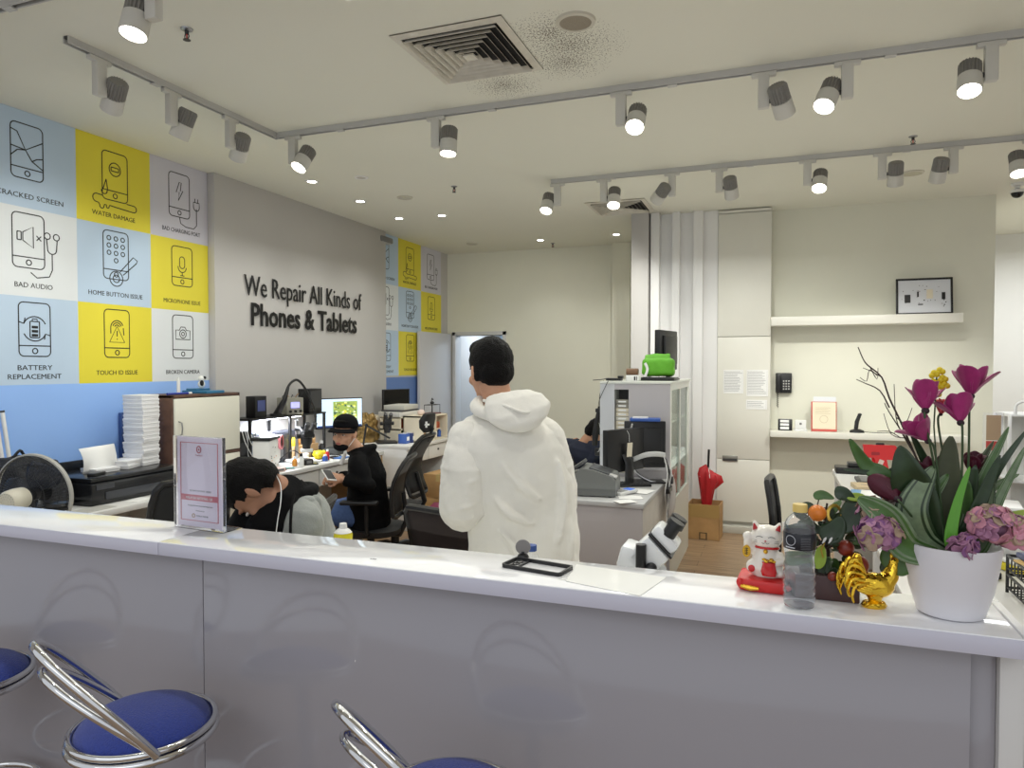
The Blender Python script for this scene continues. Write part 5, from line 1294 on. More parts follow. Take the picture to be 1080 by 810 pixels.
# dark blue folder behind
b = B(); b.bx((0, -.05, 0), (.03, .05, .34), M('folder_navy', (52, 78, 130), .5), bev=.003); b.o('ring_binder', None, 'dark blue folder standing against the blue wall', 'folder', loc=(LW+.012, 3.72, .9851))
# printer
t = thing('printer', 'wide black printer under the stack of white boxes', 'printer', (-3.96, 3.36, .82))
PRN = M('printer_black', (26, 27, 30), .25); PRD = M('printer_grey', (58, 60, 66), .35)
b = B(); b.bx((-.26, -.33, .0), (.20, .355, .135), PRN, bev=.015); b.o('body', t)
b = B(); b.bx((-.25, -.32, .136), (.185, .35, .164), PRN, bev=.01); b.o('scanner_lid', t)
b = B(); b.bx((.201, -.24, .03), (.208, .22, .075), PRD, bev=.002); b.bx((.201, -.30, .095), (.207, -.18, .125), PRD); b.o('paper_slot', t)
b = B(); b.bx((.14, -.30, .1642), (.18, -.20, .168), PRD, bev=.001); b.o('control_panel', t)
b = B(); b.bx((-.285, -.30, .10), (-.262, .02, .22), PRN, bev=.004); b.o('rear_feeder', t)
b = B(); vs = []; fs = []
for k in range(7):
    s_ = k/6; vs += [(-.275-.03*s_*s_+.02*sin(s_*3), -.30, .12+.22*s_), (-.275-.03*s_*s_, -.05, .12+.23*s_)]
for k in range(6): fs.append((2*k, 2*k+1, 2*k+3, 2*k+2))
b.add([(x+.24, y+.10, z*.72+.075) for x, y, z in vs], fs, PAPER); o = b.o('loaded_paper', None, 'white sheets curling up over the left of the printer', 'paper', loc=t.location+V((0, 0, 0)), fix=False)
md = o.modifiers.new('t', 'SOLIDIFY'); md.thickness = .003
b = B(); b.box((0, 0, .012), (.05, .12, .024), BLACK, bev=.005); b.o('card_reader', None, 'small black gadget on the printer lid', 'gadget', loc=(-3.84, 3.13, .985), rot=(0, 0, .4))
# backpack
t = thing('backpack', 'slumped black backpack between the fan and the printer', 'bag', (-3.99, 2.80, .82), R(10))
BP = M('backpack_fabric', (28, 29, 34), .85, noise=.2, nscale=40, bump=.4, bscale=120)
b = B(); b.loft([((0, 0, 0), .15, .19), ((0, 0, .05), .18, .22), ((-.01, .0, .17), .17, .21), ((-.02, .0, .27), .13, .18), ((-.03, 0, .315), .07, .11)], BP, 26, p=.7); b.ell((.14, 0, .10), (.06, .15, .085), BP); blob(b, 'main_bag', .009, 4, t, disp=.03, dscale=.1)
b = B(); b.tube(spline([(.10, -.15, .27), (.185, -.17, .18), (.20, -.17, .06)], 6), .012, BP, 8, sx=2.2); b.o('strap', t)
b = B(); b.tube(spline([(-.04, -.04, .31), (-.03, 0, .35), (-.04, .04, .31)], 5), .008, BP, 8); b.o('grab_handle', t)
b = B(); b.box((.215, .02, .05), (.005, .035, .012), PAPER); b.o('white_tag', t)
# papers lying at the desk edge
for i, (dx, dy, rz, lb) in enumerate(((-3.72, 3.30, 12, 'white receipt lying on the desk in front of the printer'), (-3.68, 3.48, 40, 'second white paper slip on the desk edge below the printer'))):
    b = B(); b.box((0, 0, .001), (.09, .14, .002), PAPER); b.o('paper_slip', None, lb, 'paper', loc=(dx+.02, dy, .8201), rot=(0, 0, R(rz)))
b = B(); b.box((0, 0, .001), (.13, .3, .002), M('mat_grey', (188, 186, 180), .6)); b.o('desk_mat', None, 'thin pale grey mat along the desk edge beside the fan', 'mat', loc=(-3.70, 2.95, .8201), rot=(0, 0, R(4)))
# leaning white tubes
for i, (dx, dz, rx, lb) in enumerate(((0, .64, 3, 'white plastic tube leaning on the blue wall, tallest of three'), (.035, .60, 5, 'white plastic tube leaning on the blue wall, middle of three'), (.07, .56, 7, 'white plastic tube leaning on the blue wall, closest to the fan'))):
    t = thing('plastic_tube', lb, 'tube', (LW+.085, 2.82+dx*1.2, .82), rot=(R(4), R(-5), 0)); b = B(); b.cyl((0, 0, .0), (0, 0, dz), .0115, WHITE); b.o('tube_body', t); b = B(); b.cyl((0, 0, dz), (0, 0, dz+.012), .0125, DGREY); b.o('end_cap', t)

# fan
fc = P(36, 521, d=3.55); fd = V((-.25, .93, .06)).normalized()
t = thing('pedestal_fan', 'pedestal fan with cream motor and round black wire cage, seen from behind', 'fan', (fc.x, fc.y, 0))
Tf = frame3((0, 0, fc.z), fd.cross(V((0, 0, 1))), V((0, 0, 1)).cross(fd).cross(fd)*-1)
q = fd.to_track_quat('Z', 'Y').to_matrix().to_4x4(); Tf = Matrix.Translation((0, 0, fc.z)) @ q
FW = M('fan_cream', (220, 214, 196), .4); WIRE = M('fan_wire', (30, 30, 34), .4); Rr_ = .195
tv = lambda x, y, z: Tf @ V((x, y, z))
b = B(); b.lathe([(Rr_+.001, -.012), (Rr_+.008, -.010), (Rr_+.009, .010), (Rr_+.001, .012), (Rr_-.002, .0)], M('fan_ring', (176, 174, 168), .4), T=Tf, seg=56); b.o('cage_ring', t)
for nm, sg in (('rear_grille', -1), ('front_grille', 1)):
    b = B()
    for k in range(60):
        a = 2*pi*k/60+(.05 if sg > 0 else 0); tw_ = .35
        b.tube([tv(Rr_*s_*cos(a+tw_*(1-s_)), Rr_*s_*sin(a+tw_*(1-s_)), sg*.065*(1-s_**2.6)) for s_ in (.22, .42, .62, .8, .93, 1)], .0011, WIRE, 4, caps=False)
    for rr in (.24, .5, .78): b.tube([tv(Rr_*rr*cos(2*pi*k/36), Rr_*rr*sin(2*pi*k/36), sg*.065*(1-rr**2.6)) for k in range(36)], .0016, WIRE, 5, closed=True)
    b.o(nm, t)
b = B(); b.lathe([(0, .068), (.045, .066), (.05, .058), (0, .056)], WIRE, T=Tf); b.o('badge', t)
for k in range(3):
    b = B(); vs, fs = [], []; NB = 9
    for i in range(NB):
        s_ = .15+.80*i/(NB-1)
        for j in range(7):
            a = 2*pi*k/3+(-.5+j/6)*(.75+.75*sin(pi*min(1, s_*1.02))); z_ = .022*(j/6-.5)*2
            vs.append(tv(Rr_*s_*.93*cos(a), Rr_*s_*.93*sin(a), z_))
    for i in range(NB-1):
        for j in range(6): fs.append((i*7+j, i*7+j+1, (i+1)*7+j+1, (i+1)*7+j))
    b.add(vs, fs, M('fan_blade', (66, 70, 80), .2, alpha=.75)); o = b.o('blade', t, fix=False); md = o.modifiers.new('t', 'SOLIDIFY'); md.thickness = .002
b = B(); b.lathe([(0, -.02), (.03, -.02), (.032, .01), (.02, .025), (0, .028)], WIRE, T=Tf); b.o('hub', t)
b = B(); b.lathe([(.040, -.066), (.052, -.075), (.056, -.12), (.054, -.16), (.046, -.178), (0, -.184)], FW, T=Tf, seg=32); mo = b.o('motor_housing', t)
b = B()
for ring_ in (.018, .030, .041):
    n_ = int(ring_*520)
    for k in range(n_): a = 2*pi*k/n_; b.ell((ring_*cos(a), ring_*sin(a), -.181+ring_*.12), (.0032, .0055, .003), M('vent_dark', (150, 148, 130), .6), rot=(0, 0, a), seg=6, T=Tf)
b.o('vent_slots', mo)
b = B(); b.box(tv(.0, -.058, -.10), (.04, .03, .03), DGREY, bev=.004); b.o('pivot', t)
b = B(); b.cyl((0, -.02, .03), (0, -.03, fc.z-.06), .014, FW, seg=16); b.o('pole', t)
b = B(); b.lathe([(0, 0), (.19, 0), (.20, .008), (.18, .022), (.05, .04), (.02, .06)], M('fan_base_black', (30, 30, 32), .4), seg=36); b.o('base', t)
b = B(); b.lathe([(0, 0), (.055, 0), (.058, .01), (.05, .016), (.05, .022), (.056, .024), (.05, .036), (0, .038)], BLACK, seg=28); o = b.o('control_knob', t); o.location = (.13, .02, fc.z-.075)
b = B(); b.tube([(0.02, 0, fc.z-.09), (.09, .02, fc.z-.07), (.13, .02, fc.z-.07)], .012, FW, 8); b.o('knob_arm', t)

# office chairs
def office_chair(label, loc, rz, seat_z=.48, back_h=.52, back_w=.46, headrest=False, arms=True, mesh_m=None, lean=8, grp=None, curved=.05):
    "faces local -Y"
    t = thing('office_chair', label, 'office chair', loc, rz, grp); MB_ = mesh_m or M('chair_black', (20, 20, 22), .6)
    b = B(); b.loft([((0, 0, seat_z-.06), .20, .20), ((0, 0, seat_z-.045), .235, .235), ((0, 0, seat_z-.01), .24, .24), ((0, 0, seat_z), .20, .20)], M('chair_black', (20, 20, 22), .6), 28, p=.6); b.o('seat', t)
    sn, cs = sin(R(lean)), cos(R(lean)); y0 = .23
    def bk(x, s_, off=0): zz = s_*back_h; return V((x, y0+zz*sn-curved*sin(pi*s_)*1.0+.4*x*x*-1+off, seat_z+.10+zz*cs))
    b = B(); vs, fs = [], []; nx, nz = 9, 9
    for i in range(nz):
        for j in range(nx): vs.append(bk((j/(nx-1)-.5)*back_w*.90*(1-.12*(i/(nz-1))**2), .03+.94*i/(nz-1)))
    for i in range(nz-1):
        for j in range(nx-1): fs.append((i*nx+j, i*nx+j+1, (i+1)*nx+j+1, (i+1)*nx+j))
    b.add(vs, fs, MB_); o = b.o('backrest', t, fix=False); md = o.modifiers.new('t', 'SOLIDIFY'); md.thickness = .02 if headrest else .008
    ring_ = [bk(x*back_w*.47*(1-.10*max(0, s_)), s_) for x, s_ in [(-1, 0), (-1, .2), (-1, .4), (-1, .6), (-1, .8), (-.97, .94), (-.85, 1), (-.5, 1.01), (0, 1.01), (.5, 1.01), (.85, 1), (.97, .94), (1, .8), (1, .6), (1, .4), (1, .2), (1, 0), (.8, -.03), (0, -.03), (-.8, -.03)]]
    b = B(); b.tube(ring_, .017, M('chair_frame', (26, 24, 24), .4), 8, closed=True); b.o('back_frame', t)
    b = B(); b.tube([(0, .05, seat_z-.07), (0, .22, seat_z-.07), (0, y0+.04, seat_z+.03), bk(0, .35, .03)], [.022, .022, .02, .016], BLACK, 10, sx=1.6); b.o('back_bracket', t)
    if headrest:
        b = B(); hc_ = bk(0, 1.0); b.tube([bk(0, .9, .02), hc_+V((0, .03, .06)), hc_+V((0, 0, .10))], .014, BLACK, 8); b.o('headrest_stem', t)
        b = B(); b.loft([(hc_+V((0, -.01, .03)), .10, .02), (hc_+V((0, -.025, .07)), .135, .035), (hc_+V((0, -.02, .13)), .14, .045), (hc_+V((0, .0, .185)), .11, .03)], MB_, 22, p=.7); b.o('headrest', t)
        b = B(); T = frame3(hc_+V((.118, .015, .10)), (0, 1, 0), (0, 0, 1)); b.box((0, 0, 0), (.05, .014, .012), PAPER, T=T); b.box((0, 0, 0), (.014, .05, .012), PAPER, T=T); b.o('white_buckle', t)
    if arms:
        for s_ in (-1, 1):
            b = B(); b.tube([(s_*.21, .04, seat_z-.03), (s_*.28, .04, seat_z-.01), (s_*.285, .04, seat_z+.2)], .014, BLACK, 8); b.box((s_*.285, -.01, seat_z+.215), (.07, .27, .028), BLACK, bev=.011); b.o('armrest', t)
    b = B(); b.cyl((0, 0, .10), (0, 0, seat_z-.05), .027, BLACK); b.cyl((0, 0, .10), (0, 0, .26), .036, BLACK); b.o('gas_lift', t)
    for k in range(5):
        a = 2*pi*k/5+.3; b = B(); b.tube([(0, 0, .10), (.14*cos(a), .14*sin(a), .105), (.29*cos(a), .29*sin(a), .07)], [.03, .024, .016], BLACK, 8); lg = b.o('leg', t)
        b = B()
        for o_ in (-.012, .012): b.cyl((.29*cos(a)-sin(a)*(o_-.008), .29*sin(a)+cos(a)*(o_-.008), .0285), (.29*cos(a)-sin(a)*(o_+.008), .29*sin(a)+cos(a)*(o_+.008), .0285), .028, BLACK, seg=14)
        b.cyl((.29*cos(a), .29*sin(a), .03), (.29*cos(a), .29*sin(a), .07), .007, STEEL); b.o('caster', lg)
    return t
MESHB = M('chair_mesh_brown', (50, 40, 38), .8, noise=.2, nscale=300)
def facing(v): return atan2(v[0], -v[1])
office_chair('brown-black mesh office chair just left of the man in the white hoodie', (-1.40, 3.19, 0), facing((.25, 1)), .44, .44, .50, mesh_m=MESHB, lean=5, arms=False)
b3, f3 = PERSON3
office_chair('office chair with armrests under the man in the black cap', (b3.x, b3.y, 0), facing(f3), b3.z-.085, .42, .44, lean=12)
office_chair('tall black office chair with a padded headrest and white buckle', (-3.07, 5.36, 0), facing((-.95, -.12)), .47, .50, .40, headrest=True, lean=10, arms=False, curved=.10)
b2, f2 = PERSON2
office_chair('black office chair under the man in the grey hoodie', (b2.x, b2.y, 0), facing(f2), b2.z-.095, .20, .40, lean=10, arms=False)
office_chair('black office chair half hidden by the payment sign', (-2.98, 2.86, 0), facing((-.9, .3)), .48, .50, .46, lean=6, arms=False)
office_chair('black office chair standing between the grey hoodie and the blue jeans', (-2.40, 2.98, 0), facing((-.937, -.349)), .44, .42, .34, lean=6, arms=False)
b4 = P(606, 530, d=6.25)
office_chair('dark office chair of the technician in navy', (b4.x-.02, b4.y, 0), facing((.38, .92)), .465, .42, .44, mesh_m=MESHB, lean=14, arms=False)
office_chair('slim black chair seen edge-on behind the cat figurine', (P(814, 560, d=3.9).x+.24, P(814, 560, d=3.9).y-.02, 0), facing((.99, -.10)), .49, .44, .32, lean=4, arms=False, curved=.015)
hc_ = bpy.data.objects['office_chair.007']; b = B(); b.ell((0, .262, .985), (.035, .014, .022), PAPER); b.o('handle_hole', hc_)

# ------------------------------------------------------------------ on the repair desk
DZ = .82
def at(px, py, z=DZ): return P(px, py, z=z)
# wall shelf riser with LED
t = thing('desk_riser', 'long black shelf on legs along the wall at the back of the repair desk', 'shelf', (LW+.074+.13, 5.22, DZ))
b = B(); b.bx((-.12, -.60, .385), (.12, .44, .40), BLACK, bev=.003); b.o('shelf_board', t)
for y in (-.585, -.08, .42):
    for x in (-.11, .11): b = B(); b.bx((x-.01, y-.01, 0), (x+.01, y+.01, .385), BLACK); b.o('leg', t)
b = B(); b.bx((.06, -.42, .377), (.09, .10, .385), M('led_strip', (240, 245, 255), .4, emit=9)); b.o('led_strip', t)
lf_ = bpy.data.lights.new('desk_led', 'AREA'); lf_.shape = 'RECTANGLE'; lf_.size = .5; lf_.size_y = .03; lf_.energy = 7.0; lf_.color = (.92, .95, 1)
lo = bpy.data.objects.new('desk_led', lf_); C.objects.link(lo); lo.parent = t; lo.location = (.075, -.16, .374); lo.rotation_euler = (0, 0, R(90))
bk_ = [
    ('speaker_box', 'black loudspeaker box standing at the left end of the repair desk', 'speaker', (-4.08, 4.56, DZ), (.16, .14, .30), BLACK),
    ('monitor_box', 'dark grey device box under the bright strip light', 'device', (-4.10, 5.16, DZ), (.12, .27, .26), M('box_dark', (52, 54, 62), .4)),
]
for n_, lb, ct, loc, sz, m_ in bk_:
    t = thing(n_, lb, ct, loc); b = B(); b.box((0, 0, sz[2]/2), sz, m_, bev=.008); b.o('case', t); b = B()
    T = frame3((sz[0]/2+.001, 0, sz[2]*.55), (0, 1, 0), (0, 0, 1)); b.lathe([(0, 0), (sz[1]*.34, 0), (sz[1]*.36, .004), (0, .003)], DGREY, T=T); b.o('front_panel', t)
t = thing('drawer_tower', 'small blue and white parts drawer box beside the black loudspeaker', 'drawer box', (-4.10, 4.86, DZ))
b = B(); b.bx((-.07, -.10, 0), (.07, .10, .27), M('pale_blue_plastic', (168, 182, 210), .4), bev=.004); b.o('case', t)
for i in range(4):
    for j in range(2):
        b = B(); b.bx((.071, -.092+.094*j, .02+.062*i), (.078, -.006+.094*j, .07+.062*i), (WHITE, M('indigo', (70, 80, 130), .4))[(i+j) % 2], bev=.002); b.o('drawer', t)
# pink and white hot air station
t = thing('hot_air_station', 'rounded white and pink desk gadget with a black round opening', 'device', (-3.97, 4.86, DZ), R(25))
PKP = M('pink_plastic', (222, 128, 140), .35)
b = B(); b.box((0, 0, .09), (.15, .16, .18), WHITE, bev=.05, seg=4); b.ell((.0, .02, .19), (.075, .09, .07), WHITE); blob(b, 'body', .006, 2, t)
b = B(); T = frame3((.075, .02, .19), (0, 1, 0), (0, 0, 1)); b.lathe([(.045, -.02), (.062, -.02), (.062, .018), (.045, .018)], PKP, T=T, seg=26); b.o('pink_ring', t)
b = B(); b.lathe([(0, -.01), (.045, -.01), (.045, .008), (0, .006)], BLACK, T=T, seg=24); b.o('round_opening', t)
# white box with speckled front in front of it
t = thing('parts_case', 'white upright parts case with black marks at the front of the repair desk', 'case', (-3.82, 4.62, DZ), R(20))
b = B(); b.box((0, 0, .12), (.14, .20, .24), WHITE, bev=.01); b.o('case', t); b = B(); rnd = random.Random(9)
T = frame3((.0705, 0, .12), (0, 1, 0), (0, 0, 1))
for k in range(12): x, y = rnd.uniform(-.08, .08), rnd.uniform(-.10, .10); ribbon(b, [(x, y), (x+rnd.uniform(.006, .02), y+rnd.uniform(-.01, .01))], .006, INK if k % 3 else M('ink_orange', (210, 120, 70), .6), T)
b.o('marks', t)
b = B(); b.box((0, 0, .012), (.16, .24, .024), BLACK, bev=.004); b.o('black_tray', None, 'flat black tray lying across the white parts case', 'tray', loc=(-3.83, 4.63, DZ+.2405), rot=(0, 0, R(20)))
# power supply on the riser
t = thing('power_supply', 'small grey bench power supply with a glowing violet display', 'power supply', (-4.06, 5.24, DZ+.4002), R(-20))
b = B(); b.box((0, 0, .075), (.16, .17, .15), M('psu_grey', (150, 148, 136), .5), bev=.006); b.o('case', t)
b = B(); b.box((.081, 0, .085), (.004, .085, .05), M('lcd_violet', (150, 150, 235), .3, emit=1.2)); b.o('display', t)
for y in (-.05, 0, .05): b = B(); b.cyl((.08, y, .03), (.095, y, .03), .010, BLACK, seg=12); b.o('knob', t)
b = B()
for k in range(5): b.tube(spline([(.02, -.08+.04*k, .15), (.03, -.085+.045*k, .17), (.05+.02*(k % 2), -.11+.05*k, .155+.01*k)], 4), .004, OAK if k % 2 else BLACK, 6)
b.o('cable_ends', t)
b = B(); b.box((0, 0, .11), (.12, .20, .22), BLACK, bev=.006); b.box((.062, 0, .12), (.004, .16, .16), DGREY); b.o('device_box', None, 'black device box on the riser right of the grey power supply', 'device', loc=(-4.06, 5.53, DZ+.4002))
b = B(); b.box((0, 0, .09), (.10, .14, .18), BLACK, bev=.006); b.box((.052, 0, .10), (.004, .09, .09), M('indigo', (0, 0, 0))); b.o('device_box', None, 'narrow black device with a blue face left of the grey power supply', 'device', loc=(-4.06, 4.80, DZ+.4002))
# gooseneck extractor arc
t = thing('gooseneck_arm', 'black gooseneck hose arching high above the repair desk', 'gooseneck', (-4.13, 5.02, DZ+.4002))
g0 = t.location
arcp = [P(x, y, X=-3.94)-g0 for x, y in ((296, 437), (300, 422), (304, 408), (309, 402), (314, 401), (320, 407), (326, 418), (331, 430), (333, 440))]
arcp = [V((.09, .0, 0))]+arcp[1:]
b = B(); pts = spline(arcp, 6); b.tube(pts, [.011]*len(pts), BLACK, 10); b.o('hose', t)
b = B(); b.tube([arcp[0]+V((0, 0, .001)), arcp[0].lerp(arcp[1], .5), arcp[1], arcp[2]], [.030, .028, .022, .012], BLACK, 12); b.o('handle', t)
b = B(); b.cyl((.09, 0, 0), (.09, 0, .02), .05, BLACK); b.o('base', t)
# yellow parts rack
t = thing('bottle_rack', 'row of small yellow and amber bottles in a rack under the riser', 'rack', (-4.01, 5.36, DZ))
b = B(); b.bx((-.04, -.17, 0), (.04, .17, .12), OAK, bev=.003); b.o('rack', t)
for k in range(6): b = B(); y = -.14+.056*k; b.lathe([(0, 0), (.022, 0), (.023, .05), (.014, .062), (.012, .075), (0, .076)], (YEL, M('amber', (206, 138, 52), .3), OAK)[k % 3], c=(0, y, .121), seg=14); b.o('small_bottle', t)
# microscopes
def microscope(label, loc, rz, s=1.0, col=BLACK, arm=True, white_ring=True):
    t = thing('microscope', label, 'microscope', loc, rz)
    if arm:
        b = B(); b.box((0, .10*s, .01), (.22*s, .26*s, .02), WHITE if white_ring else col, bev=.006); b.o('base', t)
        b = B(); b.cyl((0, .20*s, .02), (0, .20*s, .34*s), .014*s, STEEL); b.o('post', t)
        b = B(); b.tube([(0, .20*s, .27*s), (0, .10*s, .275*s), (0, .02*s, .24*s)], [.022*s, .02*s, .026*s], col, 10); b.o('arm', t)
    b = B(); b.lathe([(0, .12*s), (.030*s, .12*s), (.034*s, .15*s), (.045*s, .17*s), (.047*s, .21*s), (.04*s, .24*s), (0, .245*s)], col); b.box((0, -.01*s, .245*s), (.085*s, .10*s, .06*s), col, bev=.012*s); b.o('head', t)
    for s_ in (-1, 1):
        b = B(); b.tube([(s_*.025*s, -.03*s, .25*s), (s_*.028*s, -.085*s, .31*s)], [.018*s, .016*s], col, 12); b.tube([(s_*.028*s, -.085*s, .31*s), (s_*.028*s, -.105*s, .332*s)], [.021*s, .019*s], BLACK, 12); b.o('eyepiece', t)
        b = B(); b.cyl((s_*.045*s, .03*s, .22*s), (s_*.075*s, .03*s, .22*s), .02*s, BLACK, seg=14); b.o('focus_knob', t)
    if white_ring: b = B(); b.lathe([(.028*s, .095*s), (.048*s, .095*s), (.05*s, .12*s), (.028*s, .122*s)], WHITE); b.o('ring_light', t)
    return t
microscope('black stereo microscope with white ring light under the gooseneck arm', (-3.74, 5.04, DZ), facing((.85, -.5)), 1.05)
p_ = at(398, 463); microscope('black microscope behind the shoulder of the man in the black cap', (-3.74, 6.38, .85), facing((.6, -.8)), .95, white_ring=False)
b = B(); b.tube([at(333, 449, 1.0), at(338, 456, 1.0), V(at(344, 468, .95))], [.007, .006, .006], BLACK); 
# monitor showing a circuit board
def monitor(label, loc, rz, w_, h_, screen, name='monitor', stand=True, zb=.06, thick=.03):
    t = thing(name, label, 'monitor', loc, rz)
    b = B(); b.box((0, 0, zb+h_/2), (w_, thick, h_), BLACK, bev=.005); b.o('casing', t)
    b = B(); b.box((0, -thick/2-.0008, zb+h_/2+.005), (w_-.02, .0015, h_-.03), screen); sc = b.o('screen', t)
    if stand:
        b = B(); b.tube([(0, thick/2, zb+h_*.4), (0, thick/2+.03, zb+h_*.2), (0, thick/2+.03, .01)], [.022]*3, BLACK, 8, sx=2); b.o('stand', t)
        b = B(); b.loft([((0, .02, 0), .11, .08), ((0, .02, .010), .10, .07)], BLACK, 26); b.o('foot', t)
    return t, sc
mb = V((-4.05, 5.98, DZ)); t, sc = monitor('lit computer screen showing a green and yellow circuit board', mb, facing((.86, -.5)), .50, .30, M('screen_pale', (196, 214, 228), .3, emit=.75), zb=.215)
T = frame3((0, -.0168, .215+.155), (1, 0, 0), (0, 0, 1)); b = B(); rnd = random.Random(2)
b.box((.06, -.0172, .215+.165), (.26, .001, .20), M('pcb_green', (150, 170, 84), .4, emit=.55))
b.box((0, -.0172, .215+.022), (.47, .001, .018), M('taskbar', (40, 60, 110), .4, emit=.4)); b.o('circuit_picture', sc)
b = B()
for k in range(60):
    x, z_ = .06+rnd.uniform(-.12, .12), .215+.165+rnd.uniform(-.09, .09); b.box((x, -.018, z_), (rnd.uniform(.008, .03), .0006, rnd.uniform(.006, .02)), (M('pcb_yellow', (214, 206, 80), .4, emit=.6), M('pcb_dark', (60, 96, 90), .4, emit=.3), M('pcb_pale', (210, 224, 190), .4, emit=.6))[k % 3])
b.o('circuit_parts', sc)
# small desk clutter
CL = [  # name, label, category, px, py, size(x,y,z), material, rz
    ('sponge', 'crumpled yellow cloth on the repair desk', 'cloth', 337, 484, (.09, .11, .07), YEL, 10),
    ('tool_pouch', 'dark tool case on the desk in front of the lit screen', 'case', 352, 479, (.16, .2, .06), M('pouch_grey', (64, 66, 66), .6, noise=.3, nscale=60), 15),
    ('paper_pad', 'stack of pale papers under the lit screen', 'paper', 346, 468, (.2, .26, .05), PAPER, 8),
    ('phone_board', 'black opened phone lying near the desk edge', 'phone', 330, 489, (.08, .16, .01), BLACK, 40),
    ('phone_board', 'brown-black phone part lying by the sleeve of the man in black', 'phone', 353, 483, (.07, .12, .012), M('brown_dark', (66, 48, 44), .5), 60),
    ('phone_board', 'thin dark phone part between the cloth and the sleeve', 'phone', 343, 486, (.05, .1, .008), DGREY, 20),
    ('cream_pot', 'small white jar near the desk edge', 'jar', 322, 484, (.06, .06, .05), WHITE, 0),
    ('green_card', 'pale green card standing behind the black cap', 'card', 372, 446, (.03, .2, .16), M('pale_green', (168, 192, 160), .6), 0),
]
for n_, lb, ct, px, py, sz, m_, rz in CL:
    p = at(px, py); p.x = max(p.x, LW+.13+sz[0]/2)
    if n_ == 'paper_pad': p = V((-3.88, 5.85, DZ))
    if n_ == 'green_card': p = V((-4.14, 6.32, .85)); sz = (.03, .1, .24)
    b = B()
    if n_ == 'sponge': b.ell((0, 0, .038), (.05, .06, .04), m_); b.ell((.03, .02, .05), (.03, .03, .026), m_); b.ell((-.02, -.03, .05), (.026, .03, .03), m_); o = blob(b, n_, .006, 1, None, disp=.02, dscale=.03); tag(o, lb, ct); o.location = p; continue
    if n_ == 'cream_pot': b.lathe([(0, 0), (.03, 0), (.032, .035), (.034, .036), (.034, .05), (0, .052)], m_, seg=20)
    elif n_ == 'paper_pad':
        for k in range(4): b.box((rnd.uniform(-.01, .01), rnd.uniform(-.01, .01), .006+.012*k), (sz[0], sz[1], .011), m_, rot=(0, 0, rnd.uniform(-.1, .1)))
    elif n_ == 'phone_board': b.box((0, 0, sz[2]/2), sz, m_, bev=.003); b.box((0, 0, sz[2]), (sz[0]*.85, sz[1]*.85, .001), SCREEN)
    else: b.box((0, 0, sz[2]/2), sz, m_, bev=.006); b.box((0, 0, sz[2]*.6), (sz[0]*1.02, sz[1]*.7, sz[2]*.1), DGREY)
    b.o(n_, None, lb, ct, loc=p, rot=(0, 0, R(rz)))
# pcb sheet and tools at the near end
b = B(); rnd = random.Random(12)
for k in range(7):
    y = 4.56+.03*k; b.tube(spline([(-4.0, y, DZ+.31), (-3.95, y-.02, DZ+.22), (-3.9+rnd.uniform(-.05, .05), y+rnd.uniform(-.04, .04), DZ+.10), (-3.80+rnd.uniform(-.06, .06), y+rnd.uniform(-.04, .04), DZ+.007)], 5), .0035, (WHITE, LGREY, WHITE)[k % 3], 5)
b.o('cable_bundle', None, 'tangle of thin white cables hanging down beside the brown cabinet', 'cables', kind='stuff')
for i, (dx, dy, c_, lb) in enumerate(((-3.72, 4.60, RED, 'red-handled screwdriver at the near end of the repair desk'), (-3.69, 4.66, BLACK, 'black-handled screwdriver lying next to the red one'), (-3.66, 4.72, M('teal_plastic', (130, 190, 190), .4), 'teal-handled tweezers on the repair desk'))):
    t = thing('hand_tool', lb, 'tool', (dx, dy, DZ), R(20+15*i)); b = B(); b.cyl((-.05, 0, .009), (.03, 0, .009), .009, c_, seg=12); b.o('handle', t); b = B(); b.cyl((.03, 0, .009), (.10, 0, .006), .003, STEEL, seg=8); b.o('blade', t)
rnd = random.Random(31)
EXTRA = [('small_bottle', 'white squeeze bottle beside the black microscope on the repair desk', -3.66, 4.86, WHITE, .022, .11), ('small_bottle', 'amber flux bottle behind the white squeeze bottle', -3.74, 4.88, M('amber', (0, 0, 0)), .02, .08), ('small_bottle', 'blue-labelled jar near the white jar on the repair desk', -3.68, 5.22, BLUEP, .024, .06), ('small_bottle', 'red-capped bottle at the far side of the microscope', -3.74, 5.34, RED, .018, .09), ('small_bottle', 'dark bottle standing behind the yellow cloth', -4.0, 5.62, DGREY, .026, .13), ('small_bottle', 'clear bottle of liquid by the lit screen', -3.72, 5.70, LGREY, .022, .12)]
for n_, lb, x, y, c_, r_, h_ in EXTRA:
    t = thing(n_, lb, 'bottle', (x, y, DZ)); b = B(); b.lathe([(0, 0), (r_, 0), (r_, h_*.62), (r_*.5, h_*.75), (r_*.5, h_*.8), (0, h_*.8)], c_, seg=18); b.o('bottle_body', t); b = B(); b.lathe([(0, h_*.79), (r_*.6, h_*.79), (r_*.55, h_), (0, h_)], (WHITE, BLACK)[c_ in (WHITE, LGREY)], seg=14); b.o('cap', t)
